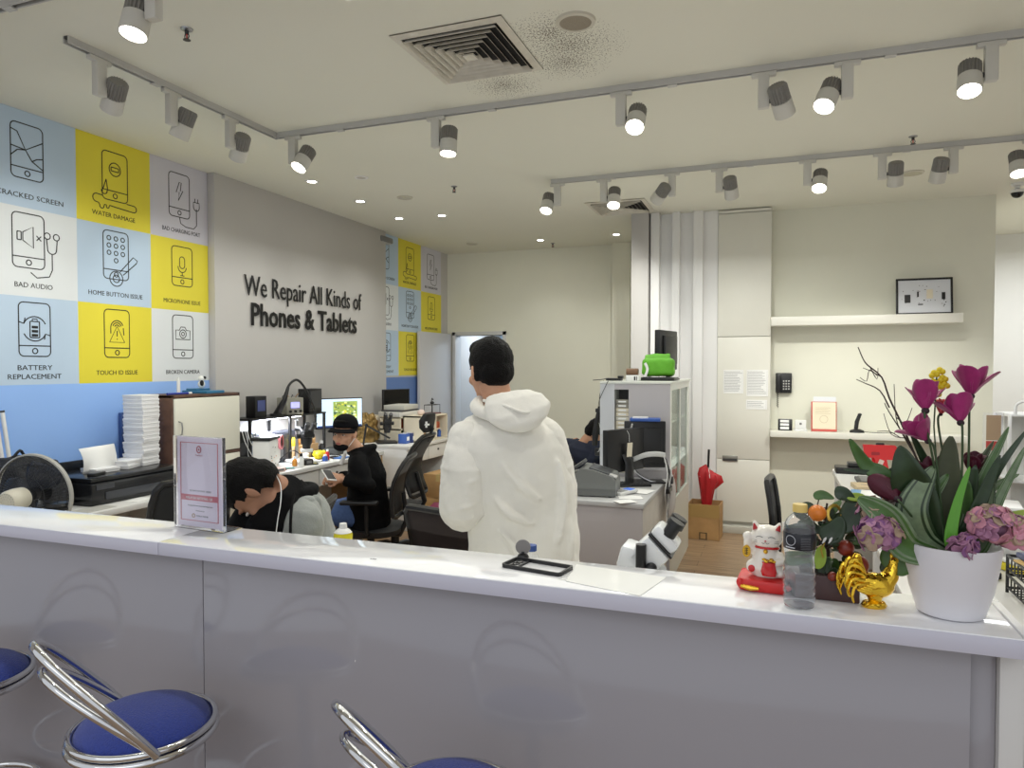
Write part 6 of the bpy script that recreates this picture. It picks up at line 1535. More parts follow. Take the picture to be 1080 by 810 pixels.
for i, (x, y, sx, sy, sz, c_, lb) in enumerate(((-3.70, 4.98, .10, .08, .05, BLACK, 'small black charger block in front of the microscope'), (-4.03, 5.01, .10, .12, .14, M('box_dark', (0, 0, 0)), 'dark meter box under the riser behind the microscope'), (-3.98, 5.48, .12, .12, .05, DGREY, 'flat dark device in front of the lit screen'), (-3.66, 5.44, .10, .14, .012, M('mat_blue', (70, 110, 170), .6), 'blue work mat near the desk edge by the yellow cloth'), (-3.68, 4.58, .1, .1, .03, M('tray_pink', (222, 190, 180), .5), 'pale pink parts tray at the near end of the repair desk'))):
    t = thing('desk_gadget' if sz > .02 else 'work_mat', lb, 'gadget' if sz > .02 else 'mat', (x, y, DZ), rnd.uniform(-.4, .4)); b = B(); b.box((0, 0, sz/2), (sx, sy, sz), c_, bev=min(.006, sz/3)); b.o('body', t)
    if sz > .02: b = B(); b.box((sx/2, 0, sz*.55), (.004, sy*.6, sz*.5), MGREY); b.o('face_plate', t)
for i, (pts_, c_, lb) in enumerate(((((-3.72, 4.98, DZ+.05), (-3.80, 4.94, DZ+.12), (-3.9, 4.9, DZ+.05), (-4.0, 5.0, DZ+.006)), BLACK, 'black cable looping from the charger block'), (((-3.70, 5.52, DZ+.006), (-3.8, 5.48, DZ+.03), (-3.92, 5.44, DZ+.02), (-4.05, 5.5, DZ+.006)), BLACK, 'black cable crossing the desk by the yellow cloth'), (((-3.66, 5.12, DZ+.005), (-3.72, 5.18, DZ+.005), (-3.70, 5.28, DZ+.005), (-3.78, 5.34, DZ+.005)), WHITE, 'white cable curling along the repair desk edge'))):
    b = B(); b.tube(spline(pts_, 6), .004, c_, 6); b.o('cable', None, lb, 'cable')
# lamp arm with dark head over the desk
t = thing('articulated_arm', 'black jointed arm reaching over the repair desk behind the technician', 'lamp arm', (-3.74, 5.92, DZ))
b = B(); b.cyl((0, 0, 0), (0, 0, .05), .03, BLACK); b.o('clamp', t)
b = B(); b.tube([(0, 0, .04), (.05, -.02, .26)], .010, BLACK); b.o('lower_arm', t)
b = B(); b.tube([(.05, -.02, .26), (.24, .10, .13)], .009, BLACK); b.ell((.05, -.02, .26), .018, BLACK); b.o('upper_arm', t)

# ------------------------------------------------------------------ far desk
D2 = .85
t = thing('foil_bag', 'crumpled golden brown bag standing on the back of the repair desk', 'bag', (-4.06, 6.45, D2), R(-20))
FOIL = M('foil_gold', (150, 122, 72), .35, .4, noise=.5, nscale=14)
b = B(); b.loft([((0, 0, 0), .10, .16), ((0, 0, .12), .09, .17), ((0, 0, .24), .05, .15), ((0, 0, .30), .02, .13)], FOIL, 20, p=.7); blob(b, 'bag_body', .01, 1, t, disp=.06, dscale=.06)
b = B(); b.box((.0, .16, .15), (.08, .05, .26), CREAM, bev=.004); b.o('cream_card', t)
# stacked papers on organiser
t = thing('desk_organiser', 'open organiser with red and green compartments on the far desk', 'organiser', (-3.80, 6.74, D2))
b = B()
for lo, hi in (((-.12, -.20, 0), (.12, -.18, .26)), ((-.12, .18, 0), (.12, .20, .26)), ((-.12, -.2, .25), (.12, .2, .265)), ((-.12, -.2, .125), (.12, .2, .14)), ((-.12, -.2, 0), (.12, .2, .012)), ((-.12, -.01, 0), (.12, .01, .25))): b.bx(lo, hi, CREAM)
b.o('frame', t)
for lo, hi, m_ in (((-.1, -.175, .142), (.09, -.015, .24), M('rust_red', (176, 84, 50), .5)), ((-.1, .015, .142), (.08, .175, .23), M('rust_red', (0, 0, 0))), ((-.1, -.175, .014), (.09, -.015, .11), M('moss_green', (104, 140, 72), .5)), ((-.1, .015, .014), (.07, .175, .10), PAPER)):
    b = B(); b.bx(lo, hi, m_, bev=.004); b.o('drawer', t)
for k, (c_, hgt, lb) in enumerate(((M('paper_a', (208, 206, 200), .7), .05, 'lowest thick white folder pile on the organiser'), (DGREY, .016, 'thin dark folder in the pile on the organiser'), (M('paper_b', (196, 194, 186), .7), .05, 'upper pale folder pile below the dark monitor'))):
    b = B(); zz = D2+.266+(0, .051, .068)[k]; b.box((0, 0, hgt/2), (.26-.01*k, .40-.02*k, hgt), c_, bev=.003); b.o('paper_pile', None, lb, 'paper pile', loc=(-3.80, 6.74+.02*k, zz), rot=(0, 0, R(4*k-4)))
monitor('dark computer monitor on the far desk in front of the blue wall', (-4.02, 7.05, D2), facing((.93, -.35)), .38, .24, SCREEN, zb=.30)
for k, (px, py) in enumerate(((407, 466), (414, 468), (421, 467))):
    p = V((-3.60+.005*k, 6.48+.11*k, D2)); b = B(); b.box((0, 0, .05), (.09, .09, .10), (BLUEP, M('navy_box', (44, 60, 110), .5), BLUEP)[k], bev=.004); b.box((.0, 0, .101), (.05, .05, .01), WHITE); b.box((.046, 0, .05), (.002, .05, .04), PAPER)
    b.o('parts_box', None, ('blue parts box nearest the technician on the far desk', 'navy parts box between the two blue ones', 'blue parts box next to the headrest chair')[k], 'box', loc=p, rot=(0, 0, R(10*k)))
# cream shelf box
t = thing('shelf_box', 'cream two-bay shelf box full of small parts at the far desk', 'shelf', (-3.555, 6.88, D2))
b = B(); SX, SY, SZ = .12, .29, .275
for lo, hi in (((-SX, -SY, 0), (SX, -SY+.015, SZ)), ((-SX, SY-.015, 0), (SX, SY, SZ)), ((-SX, -SY, SZ-.015), (SX, SY, SZ)), ((-SX, -SY, 0), (SX, SY, .015)), ((-SX, .0, 0), (SX, .015, SZ)), ((-SX, -SY, 0), (-SX+.01, SY, SZ))): b.bx(lo, hi, CREAM)
b.o('frame', t)
rnd = random.Random(8)
for k in range(11):
    y = (-.25, -.19, -.13, -.07, -.22, -.10, .05, .10, .16, .22, .12)[k]; z0 = .016 if k not in (4, 5, 10) else .12; h_ = .09
    if z0 > .1: b = B(); b.bx((-.05, y-.06, .110), (.09, y+.06, .1195), CREAM); b.bx((-.05, y-.055, .12), (.08, y+.055, .19), (PAPER, M('rust_red', (0, 0, 0)), WHITE)[k % 3], bev=.003); b.o('parts_packet', None, ('white packet on the upper left of the cream shelf box', 'pale packet on the upper middle of the cream shelf box', 'x', 'packet on the upper right of the cream shelf box')[(4, 5, 10).index(k) if k != 10 else 3], 'packet', loc=t.location)
    else: b = B(); b.lathe([(0, 0), (.022, 0), (.022, h_*.7), (.014, h_*.8), (.014, h_), (0, h_)], (WHITE, DGREY, M('amber', (0, 0, 0)), PAPER, BLUEP)[k % 5], seg=14); b.o('small_bottle', None, 'small parts bottle inside the cream shelf box, '+ORD[{0: 0, 1: 1, 2: 2, 3: 3, 6: 4, 7: 5, 8: 6, 9: 7}[k]]+' from the left', 'bottle', 'bottles in the cream shelf box', loc=t.location+V((.03+.02*(k % 2), y, z0)))
t = thing('wire_stand', 'tiny black wire stand with a figure on the cream shelf box', 'stand', (-3.54, 7.0, D2+SZ+.0005))
b = B(); b.box((0, 0, .006), (.12, .20, .012), M('rust_dark', (110, 60, 54), .5)); b.o('base', t)
b = B()
for x in (-.05, .05):
    for y in (-.09, .09): b.tube([(x, y, .012), (x, y, .10)], .003, BLACK, 6)
b.tube([(-.05, -.09, .10), (.05, -.09, .10), (.05, .09, .10), (-.05, .09, .10)], .003, BLACK, 6, closed=True); b.o('wire_frame', t)
b = B(); b.ell((0, 0, .12), (.02, .03, .02), BLACK); b.tube([(0, -.02, .13), (0, 0, .17), (0, .03, .15)], .006, DGREY); b.cyl((0, 0, .012), (0, 0, .11), .004, BLACK); b.o('figure', t)
b = B(); b.ell((0, 0, .03), (.035, .05, .032), M('blush', (220, 200, 190), .6)); b.o('crumpled_tissue', None, 'crumpled pale tissue on the cream shelf box', 'tissue', loc=(-3.55, 6.76, D2+SZ+.0005))
# far desk: a further low unit and the cardboard boxes underneath
for i, (x, y, z, sx, sy, sz, rz, lb) in enumerate(((-3.22, 6.72, 0, .36, .40, .30, 6, 'brown cardboard box on the floor below the cream shelf box'), (-3.22, 6.72, .30, .34, .42, .24, -3, 'brown cardboard box stacked on another below the drawers'),
        (-3.16, 7.18, 0, .34, .36, .52, 10, 'tall cardboard box near the far doorway'), (-3.06, 6.30, 0, .26, .28, .22, 20, 'small cardboard box on the floor behind the headrest chair'))):
    t = thing('cardboard_box', lb, 'box', (x, y, z), R(rz)); b = B(); b.bx((-sx/2, -sy/2, 0), (sx/2, sy/2, sz-.006), CARD, bev=.003); b.o('box_body', t)
    for s_ in (-1, 1): b = B(); b.box((s_*sx/4, 0, sz-.003), (sx/2-.002, sy, .005), CARD); b.o('flap', t)
    b = B(); b.box((0, 0, sz), (.045, sy+.004, .001), M('tape', (200, 176, 120), .25)); b.bx((-.022, -sy/2-.001, sz*.7), (.022, -sy/2, sz), M('tape', (0, 0, 0))); b.o('tape', t)
b = B(); b.bx((-.05, -.12, 0), (.05, .12, .34), M('magenta_box', (120, 30, 70), .5), bev=.004); b.o('magazine_file', None, 'dark magenta file box standing on the floor by the cardboard', 'file box', loc=(-3.0, 6.02, 0), rot=(0, 0, R(15)))
b = B(); b.lathe([(0, 0), (.10, 0), (.13, .26), (.135, .27), (.125, .27), (.095, .01), (0, .012)], M('bin_grey', (150, 148, 144), .5), seg=28); b.o('waste_bin', None, 'grey waste bin on the floor under the repair desk', 'bin', loc=(-3.38, 5.12, 0))
b = B(); b.ell((0, 0, .16), (.14, .10, .16), M('bag_floral', (120, 96, 108), .7, noise=.8, nscale=34)); b.tube(spline([(-.06, 0, .28), (0, 0, .38), (.06, 0, .28)], 6), .008, BLACK); o = b.o('tote_bag', None, 'patterned tote bag on the floor by the blue jeans', 'bag', loc=(-3.40, 4.72, 0))

# ------------------------------------------------------------------ bench behind the counter
BZ = .76
p = P(382, 560, d=2.56); 
t = thing('spray_bottle', 'yellow cleaner bottle with a white cap behind the counter', 'bottle', (p.x, p.y-.12, BZ))
sc_ = (P(382, 553, Y=p.y-.12).z-BZ)
b = B(); b.lathe([(0, 0), (.030, 0), (.032, .01), (.032, sc_-.042), (.030, sc_-.034), (0, sc_-.033)], M('yellow_label', (226, 214, 40), .35), seg=30); b.o('bottle_body', t)
b = B(); b.lathe([(0, sc_-.036), (.0305, sc_-.0335), (.022, sc_-.024), (.014, sc_-.019), (.014, sc_-.016), (.012, sc_-.002), (0, sc_)], WHITE, seg=28); b.o('cap', t)
q = P(560, 579, Y=1.93)
t = thing('water_bottle', 'clear bottle with a blue cap just showing behind the counter', 'bottle', (q.x, 1.93, BZ))
hh_ = P(560, 574, Y=1.93).z-BZ
b = B(); b.lathe([(0, 0), (.045, 0), (.047, .02), (.047, hh_-.10), (.02, hh_-.03), (.014, hh_-.02), (.014, hh_-.016), (0, hh_-.016)], PET, seg=28); b.o('bottle_body', t)
b = B(); b.lathe([(0, hh_-.018), (.017, hh_-.018), (.017, hh_-.002), (0, hh_)], M('cap_blue', (52, 82, 150), .4), seg=26); b.o('cap', t)
# big white microscope head
mo_ = P(692, 590, Y=2.00)
t = thing('stereo_microscope', 'white microscope head with black eyepieces rising behind the counter', 'microscope', (mo_.x, 2.00, BZ))
base_z = lambda px, py, dy=0: P(px, py, Y=2.00+dy)-V((mo_.x, 2.00, BZ))
MW = M('microscope_white', (232, 234, 234), .25)
v = V((.937, .349, 0))*.0; ax_r = V((1, 0, 0)); 
hc_ = base_z(684, 585)
d1 = (base_z(720, 556)-base_z(686, 586)).normalized()
b = B()
Tt = frame3(hc_, d1, (0, -1, 0))
b.box((0, 0, 0), (.10, .10, .085), MW, T=Tt, bev=.012); b.box((-.035, 0, -.022), (.07, .10, .075), MW, T=Tt, bev=.012, rot=(0, R(30), 0)); b.o('optical_head', t)
b = B(); b.box((.055, 0, 0), (.006, .098, .088), BLACK, T=Tt); b.o('dark_joint', t)
b = B(); b.box((.074, 0, -.004), (.034, .085, .082), MW, T=Tt, bev=.010); b.o('eyepiece_block', t)
for s_ in (-1, 1):
    b = B(); b.tube([Tt @ V((.088, s_*.026, -.006)), Tt @ V((.108, s_*.028, -.011)), Tt @ V((.118, s_*.028, -.013))], [.019, .019, .019], BLACK, 18); b.tube([Tt @ V((.118, s_*.028, -.013)), Tt @ V((.134, s_*.028, -.017))], [.024, .023], BLACK, 18); b.o('eyepiece', t)
kq = base_z(676, 590, -.06)
b = B(); b.cyl(kq+V((0, 0, -.025)), kq+V((0, 0, .042)), .0145, BLACK, seg=20); b.ell(kq+V((.028, .0, -.022)), (.016, .014, .016), BLACK); b.o('focus_knob', t)
b = B(); b.tube([hc_+V((0, .01, -.05)), hc_+V((0, .05, -.12)), (hc_.x, .12, .06), (hc_.x, .12, .02)], [.05, .035, .025, .025], MW, 16); b.o('arm', t)
b = B(); b.box((hc_.x, .04, .01), (.26, .30, .02), MW, bev=.006); b.o('base', t)
b = B(); b.cyl(hc_+V((0, 0, -.05)), hc_+V((0, 0, -.13)), .032, BLACK, r1=.026); b.o('objective', t)
# ================================================================== MIDDLE DESK
MX, MY0, MY1, MZ = -.755, 4.33, 5.37, .805
LAMD = M('desk_front_grey', (186, 180, 180), .35)
t = thing('reception_desk', 'grey-fronted service desk carrying the cash register and screens', 'desk', (-1.3, 4.85, 0))
b = B(); b.bx((-.62, -.525, MZ-.03), (.55, .52, MZ), M('desk_top_grey', (200, 200, 200), .3), bev=.003); b.o('worktop', t)
b = B(); b.bx((-.60, -.515, .0), (.54, -.495, MZ-.03), LAMD, bev=.002); b.o('front_panel', t)
b = B(); b.bx((.522, -.494, .0), (.541, .515, MZ-.03), M('desk_side_white', (212, 206, 198), .45, noise=.05, nscale=10), bev=.002); b.o('side_panel', t)
b = B(); b.bx((-.60, -.494, .0), (-.58, .515, MZ-.03), LAMD, bev=.002); b.o('side_panel', t)
# cash register
p = V((-1.14, 4.60, MZ))
t = thing('cash_register', 'grey cash register with a sloped printer lid on the service desk', 'cash register', p, R(6))
CR = M('register_grey', (112, 114, 112), .45); CR2 = M('register_dark', (70, 72, 74), .35)
prof = [(-.19, 0), (.17, 0), (.17, .10), (.15, .125), (.02, .165), (-.06, .175), (-.10, .13), (-.19, .11)]
T = Matrix(((0, 1, 0, 0), (0, 0, 0, 0), (0, 0, 0, 0), (0, 0, 0, 1)))
b = B(); Tp = frame3((0, .15, .008), (1, 0, 0), (0, 0, 1)); b.prism(prof, .30, CR, Tp); b.o('body', t)
b = B(); b.box((.06, -.005, .162), (.14, .22, .012), CR2, rot=(0, R(17), 0), bev=.003); b.o('printer_lid', t)
b = B(); b.box((.15, -.10, .136), (.05, .07, .01), LGREY, rot=(0, R(17), 0)); b.o('button_panel', t)
b = B(); b.box((-.09, -.02, .185), (.10, .20, .02), CR2, bev=.004, rot=(0, R(-35), 0)); b.o('display', t)
b = B()
for x in (-.15, .13):
    for y in (-.12, .12): b.cyl((x, y, 0), (x, y, .009), .012, BLACK, seg=10)
b.o('feet', t)
b = B(); b.box((0, 0, .004), (.16, .10, .003), PAPER, rot=(0, R(0), 0)); b.o('receipt', None, 'white receipt paper beside the cash register', 'paper', loc=(-1.42, 4.50, MZ), rot=(0, 0, .3))
# card terminal
p = P(659, 521, z=MZ)
t = thing('card_terminal', 'white card terminal with a blue display at the desk front', 'card terminal', p, R(-32))
b = B(); b.box((0, 0, .014), (.085, .17, .024), WHITE, bev=.01, rot=(R(4), 0, 0)); b.o('body', t)
b = B(); b.box((0, .04, .0295), (.065, .05, .002), M('lcd_blue', (70, 110, 200), .3, emit=.5), rot=(R(4), 0, 0)); b.o('display', t)
for r_ in range(4):
    b = B()
    for c_ in range(3): b.box((-.022+.022*c_, -.005-.018*r_, .0275-.001*r_), (.015, .011, .003), LGREY, bev=.001)
    b.o('key_row', t, kind='stuff')
# paper heap on desk corner
for i, (px, py, rz, w_, lb) in enumerate(((683, 526, 18, .15, 'white sheet at the corner of the service desk'), (690, 519, -12, .2, 'larger white sheet lying under the black screens'), (673, 530, 40, .12, 'folded white paper at the front edge of the service desk'))):
    p = P(px, py, z=MZ+.001+.002*i); p.x = min(p.x, -.87); b = B(); b.box((0, 0, .001), (w_, w_*.8, .002), PAPER); b.o('paper_sheet', None, lb, 'paper', loc=p, rot=(0, 0, R(rz)))
# keyboard
t = thing('keyboard', 'black keyboard behind the card terminal', 'keyboard', (-.99, 4.98, MZ), R(18)); b = B(); b.box((0, 0, .009), (.34, .13, .016), BLACK, bev=.004); b.o('body', t)
for r_ in range(4):
    b = B()
    for c_ in range(13): b.box((-.15+.025*c_, -.045+.029*r_, .019), (.02, .022, .005), DGREY, bev=.002)
    b.o('key_row', t, kind='stuff')
# monitors on the service desk
def z_at(px, py, Y): return P(px, py, Y=Y)
t, sc = monitor('slim black monitor turned away, with a white price tag hanging from it', (-1.01, 4.99, MZ), facing((-.88, .47)), .40, .30, SCREEN, thick=.045, zb=.10)
b = B(); b.tube([(0, .03, .39), (.0, .05, .36), (.0, .052, .31)], .0015, PAPER, 5); b.box((0, .054, .255), (.055, .003, .10), CREAM, rot=(R(-4), 0, 0)); tg = b.o('price_tag', t)
t = thing('monitor', 'large black monitor with a curved silver stand at the right of the service desk', 'monitor', (-.90, 5.22, MZ), facing((-.35, .94)))
b = B(); b.box((0, 0, .27), (.30, .035, .34), BLACK, bev=.006); b.box((0, .022, .26), (.24, .02, .26), BLACK, bev=.006); b.o('casing', t)
b = B(); b.box((0, -.0185, .27), (.28, .002, .31), SCREEN); b.o('screen', t)
b = B(); b.tube(spline([(.10, .035, .42), (.11, .05, .36), (.10, .05, .14), (.06, .055, .06), (-.02, .09, .015), (-.06, .10, .008)], 6), .011, STEEL, 10, sx=1.8); b.o('stand_arm', t)
b = B(); b.box((0, .06, .006), (.26, .16, .012), BLACK, bev=.004); b.o('foot', t)
b = B(); b.bx((-.11, -.06, 0), (.11, .06, .022), BLUEP, bev=.005); b.bx((-.09, -.045, .022), (.02, .045, .03), WHITE); b.o('blue_tray', None, 'blue and white folder lying on top of the large black monitor', 'folder', loc=(-.90, 5.235, MZ+.4405), rot=(0, 0, R(8)))
b = B(); pts = spline([(-.95, 5.02, MZ+.16), (-.86, 4.98, MZ+.20), (-.78, 4.99, MZ+.21), (-.72, 5.02, MZ+.20)], 6); vs, fs = [], []
for p in pts: vs += [p+V((0, 0, .035)), p+V((0, .02, -.0))]
for k in range(len(pts)-1): fs.append((2*k, 2*k+1, 2*k+3, 2*k+2))
b.add(vs, fs, M('cable_sleeve', (214, 214, 212), .5)); o = b.o('cable_sleeve', None, 'pale fabric cable sleeve bridging the monitor and the cabinet', 'cable', fix=False); md = o.modifiers.new('t', 'SOLIDIFY'); md.thickness = .006
b = B(); b.tube(spline([(-1.02, 5.28, MZ+.20), (-1.10, 5.26, MZ+.18), (-1.17, 5.24, MZ+.10), (-1.20, 5.22, MZ+.006)], 6), .008, WHITE, 8); b.o('white_cable', None, 'thick white cable bending down to the service desk', 'cable')
t = thing('cable_cluster', 'cluster of plugs and dangling cables at the right edge of the service desk', 'cables', (-.735, 5.1, MZ-.2))
b = B(); rnd = random.Random(21)
for k in range(9):
    y = -.12+.03*k; b.tube(spline([(.005+rnd.uniform(0, .02), y, .42-.02*k), (.02+rnd.uniform(0, .02), y+rnd.uniform(-.03, .03), .3), (.012+rnd.uniform(0, .02), y+rnd.uniform(-.05, .05), .16), (.02, y*.3, .03), (.018, y*.3+.05*(k % 3-1), -.15-.05*(k % 3))], 5), .0032, (WHITE, BLACK, LGREY)[k % 3], 5)
b.o('cables', t, kind='stuff')
b = B(); b.box((.03, -.02, .17), (.03, .16, .035), BLACK, bev=.004); b.box((.03, .10, .22), (.03, .05, .05), DGREY, bev=.004); b.o('power_strip', t)
b = B(); b.ell((.02, .16, .10), (.035, .10, .16), M('bag_clear', (226, 222, 222), .3, alpha=.7)); b.o('plastic_bag', t)

# ------------------------------------------------------------------ tall cabinet behind the service desk
t = thing('display_cabinet', 'tall grey cabinet with a slot of small boxes and a glazed right side', 'cabinet', (-1.007, 6.0, 0))
CGY = M('cabinet_grey', (186, 182, 184), .3); CWH = M('cabinet_white', (222, 224, 216), .35)
hx, hy, ct = .267, .62, 1.515
sl0, sl1 = -1.162+1.007, -1.052+1.007
b = B(); b.bx((-hx, -hy, 0), (sl0, -hy+.02, ct), M('cabinet_pale', (202, 204, 208), .3)); b.bx((sl1, -hy, 0), (hx, -hy+.02, ct), CGY); b.bx((sl0, -hy, 1.47), (sl1, -hy+.02, ct), CGY); b.bx((sl0, -hy, 0), (sl1, -hy+.02, .83), CGY); b.o('front_panel', t)
b = B(); b.bx((sl0, -hy+.17, .83), (sl1, -hy+.18, 1.47), DGREY); b.bx((sl0-.008, -hy+.02, .83), (sl0, -hy+.18, 1.47), CWH); b.bx((sl1, -hy+.02, .83), (sl1+.008, -hy+.18, 1.47), CWH); b.bx((sl0, -hy+.02, .82), (sl1, -hy+.18, .83), CWH); b.o('slot_lining', t)
b = B(); b.bx((-hx, -hy+.02, 0), (-hx+.02, hy, ct), CWH); b.o('side_panel', t)
b = B(); b.bx((-hx, -hy-.01, ct), (hx+.012, hy, ct+.018), CWH, bev=.003); b.o('top_panel', t)
b = B()
for y0, y1 in ((-hy+.02, -hy+.09), (hy-.10, hy)): b.bx((hx-.03, y0, 0), (hx, y1, ct), CWH, bev=.003)
b.bx((hx-.03, -hy+.09, ct-.05), (hx, hy-.10, ct), CWH); b.bx((hx-.03, -hy+.09, 0), (hx, hy-.10, .60), CWH); b.bx((hx-.025, -.02, .60), (hx-.002, .02, ct-.05), CWH); b.o('side_frame', t)
b = B(); b.bx((hx-.016, -hy+.09, .60), (hx-.012, hy-.10, ct-.05), M('glass_pane', (225, 238, 232), .04, trans=1, ior=1.1)); b.o('glass_pane', t)
b = B(); b.bx((-hx+.02, hy-.02, 0), (hx-.03, hy, ct), CWH); b.o('back_panel', t)
for z in (.6, .9, 1.2): b = B(); b.bx((-hx+.02, -hy+.19, z), (hx-.032, hy-.02, z+.015), CWH); b.o('shelf', t)
z = .832; k = 0; cols = [CREAM, M('box_kraft', (196, 184, 150), .6), M('box_sky', (120, 176, 214), .5), M('box_sky', (0, 0, 0)), M('box_kraft', (0, 0, 0)), CREAM, CREAM, M('box_kraft', (0, 0, 0)), CREAM, M('box_pale', (214, 210, 196), .6), CREAM, CREAM, M('box_pale', (0, 0, 0)), CREAM, CREAM, M('box_grey', (150, 146, 136), .6), M('box_grey', (0, 0, 0))]
nb_ = len(cols)
for i, c_ in enumerate(cols):
    h_ = .033; nm = 'small %s box, %s from the bottom of the cabinet slot' % ('sky blue' if i in (2, 3) else 'pale' if i < 15 else 'grey', ORD[i])
    b = B(); b.box((0, 0, h_/2), (.098, .12, h_-.003), c_, bev=.002); b.box((0, -.0605, h_/2), (.06, .001, .012), PAPER)
    b.o('parts_box', None, nm, 'box', ('sky blue boxes in the cabinet slot' if i in (2, 3) else 'cream and kraft boxes in the cabinet slot' if i < 15 else 'grey boxes in the cabinet slot'), loc=(-1.107, 5.38+.085, z+.0), kind=None); z += h_
# on top of the cabinet
TZ = ct+.0185
p = P(692, 396, Y=5.62)
t = thing('green_bag', 'bright lime green soft bag on top of the tall cabinet', 'bag', (p.x, 5.75, TZ+.03), R(4))
LG = M('lime_fabric', (100, 178, 40), .55, noise=.06, nscale=30, bump=.1, bscale=60)
b = B(); b.box((0, 0, .075), (.25, .17, .14), LG, bev=.03, seg=3); b.tube([(-.11, 0, .13), (.09, 0, .135)], [.05, .05], LG, 12); blob(b, 'bag_body', .008, 4, t, disp=.02, dscale=.08)
b = B(); b.tube(spline([(-.10, -.09, .11), (-.08, -.10, .06), (-.10, -.105, .0)], 5), .012, PAPER, 8, sx=.4); b.o('white_ribbon', t)
b = B(); b.bx((-.13, -.13, 0), (.14, .13, .026), BLACK, bev=.006)
for k in range(5): b.box((-.09+.045*k, -.10, .0265), (.03, .05, .005), DGREY)
b.o('black_tray', None, 'flat black device tray under the lime green bag', 'tray', loc=(p.x, 5.75, TZ+.0005))
b = B(); b.bx((-.05, -.05, 0), (.05, .05, .045), PAPER, bev=.003); b.box((.02, -.0505, .02), (.012, .001, .03), INK); b.box((.035, -.0505, .02), (.006, .001, .03), INK); b.o('white_box', None, 'small white box left of the lime green bag on the cabinet', 'box', loc=(P(668, 400, Y=5.55).x, 5.55, TZ))
b = B(); b.cyl((-.045, 0, .027), (.045, 0, .027), .026, M('brown_roll', (120, 90, 66), .6)); b.cyl((-.046, 0, .027), (.046, 0, .027), .010, BLACK); b.o('tape_roll', None, 'brown tape roll on top of the small white box', 'tape', loc=(P(667, 391, Y=5.55).x, 5.55, TZ+.045))
b = B(); b.box((0, 0, .012), (.12, .08, .02), BLACK, bev=.005); b.tube(spline([(-.05, 0, .02), (-.10, -.03, .01), (-.16, -.05, .006)], 5), .003, BLACK); b.box((.05, .0, .03), (.04, .05, .02), BLACK, bev=.004); b.o('adapter', None, 'black adapter with a wire near the left edge of the cabinet top', 'adapter', loc=(P(648, 400, Y=5.5).x, 5.5, TZ))
q0 = P(700, 385, Y=6.05); 
t = thing('monitor', 'black monitor seen edge-on behind the lime green bag', 'monitor', (q0.x+.015, 6.08, TZ), facing((-.97, .22)))
b = B(); b.box((0, 0, .25), (.40, .05, .33), BLACK, bev=.008); b.box((0, .035, .25), (.28, .03, .24), BLACK, bev=.008); b.o('casing', t)
b = B(); b.box((0, -.0255, .235), (.38, .001, .27), SCREEN); b.o('screen', t); b = B(); b.cyl((0, .02, .01), (0, .02, .10), .02, BLACK); b.box((0, .02, .006), (.18, .14, .012), BLACK, bev=.004); b.o('stand', t)
# camera arm clamped on its left side
t = thing('camera_arm', 'black camera arm with wires hanging at the left side of the tall cabinet', 'camera arm', (-1.305, 5.50, 1.30))
b = B(); b.tube([(0, 0, .03), (-.02, 0, -.08), (-.035, 0, -.20), (-.04, 0, -.28)], [.014, .022, .026, .020], BLACK, 10); b.o('arm', t)
b = B(); b.box((-.005, 0, .0), (.05, .05, .03), BLACK, bev=.004); b.box((-.0, 0, -.33), (.07, .05, .06), BLACK, bev=.008); b.o('camera_head', t)
b = B(); b.tube(spline([(0, 0, .03), (.0, 0, .12), (.03, 0, .235)], 6), .0025, BLACK, 6); b.tube(spline([(-.01, 0, .03), (.03, -.12, .10), (.10, -.15, .235)], 6), .0025, BLACK, 6); b.tube(spline([(0, -.02, -.10), (.05, -.14, -.20), (.03, -.14, -.30), (-.02, 0, -.33)], 6), .0025, LGREY, 6); b.o('wires', t)
# technician's own desk and microscope behind
desk('repair_desk', 'small desk in front of the technician in navy', -1.36+.0, -1.285, 5.7, 6.5, .78) if False else None
t = thing('microscope_stand', 'dark microscope the technician in navy looks into', 'microscope', (-1.42, 5.86, .83)) if False else None

# ------------------------------------------------------------------ umbrella and box by the cupboard
p = V((-.63, 7.06, 0))
t = thing('cardboard_box', 'open cardboard box on the wooden floor holding the red umbrella', 'box', p, R(-3)); w2, d2, h2 = .148, .14, .335
b = B(); th = .006
for lo, hi in (((-w2, -d2, 0), (w2, -d2+th, h2)), ((-w2, d2-th, 0), (w2, d2, h2)), ((-w2, -d2, 0), (-w2+th, d2, h2)), ((w2-th, -d2, 0), (w2, d2, h2)), ((-w2, -d2, 0), (w2, d2, th))): b.bx(lo, hi, CARD)
b.o('box_body', t)
b = B(); b.box((0, -d2-.001, .035), (.075, .002, .07), M('box_print', (92, 74, 50), .7)); b.box((0, -d2-.003, .035), (.05, .001, .05), CARD); b.o('printed_mark', t)
b = B(); b.bx((-w2, -d2-.001, .21), (w2, -d2, .335), M('tape_brown', (170, 138, 84), .3)); b.o('tape', t)
UR = M('umbrella_red', (176, 26, 34), .6, noise=.1, nscale=20)
t = thing('umbrella', 'red umbrella standing half folded in the cardboard box', 'umbrella', (p.x+.0, p.y, .012), rot=(R(0), R(2), 0))
zt_ = P(747, 474, Y=7.06).z-.012
b = B(); vs, fs = [], []; n = 32; rows = [(.03, .08), (.045, .30), (.065, .45), (.085, .56), (.07, .62), (.02, .66)]
for k, (r_, z_) in enumerate(rows):
    for j in range(n):
        a = 2*pi*j/n; f = 1+.28*cos(a*8)*(k/len(rows)); lop = 1+(.55*max(0, cos(a)) if k in (3, 4) else 0)
        vs.append((r_*f*lop*cos(a), r_*f*sin(a), z_-(.03*cos(a) if k > 2 else 0)))
for k in range(len(rows)-1):
    for j in range(n): fs.append((k*n+j, k*n+(j+1) % n, (k+1)*n+(j+1) % n, (k+1)*n+j))
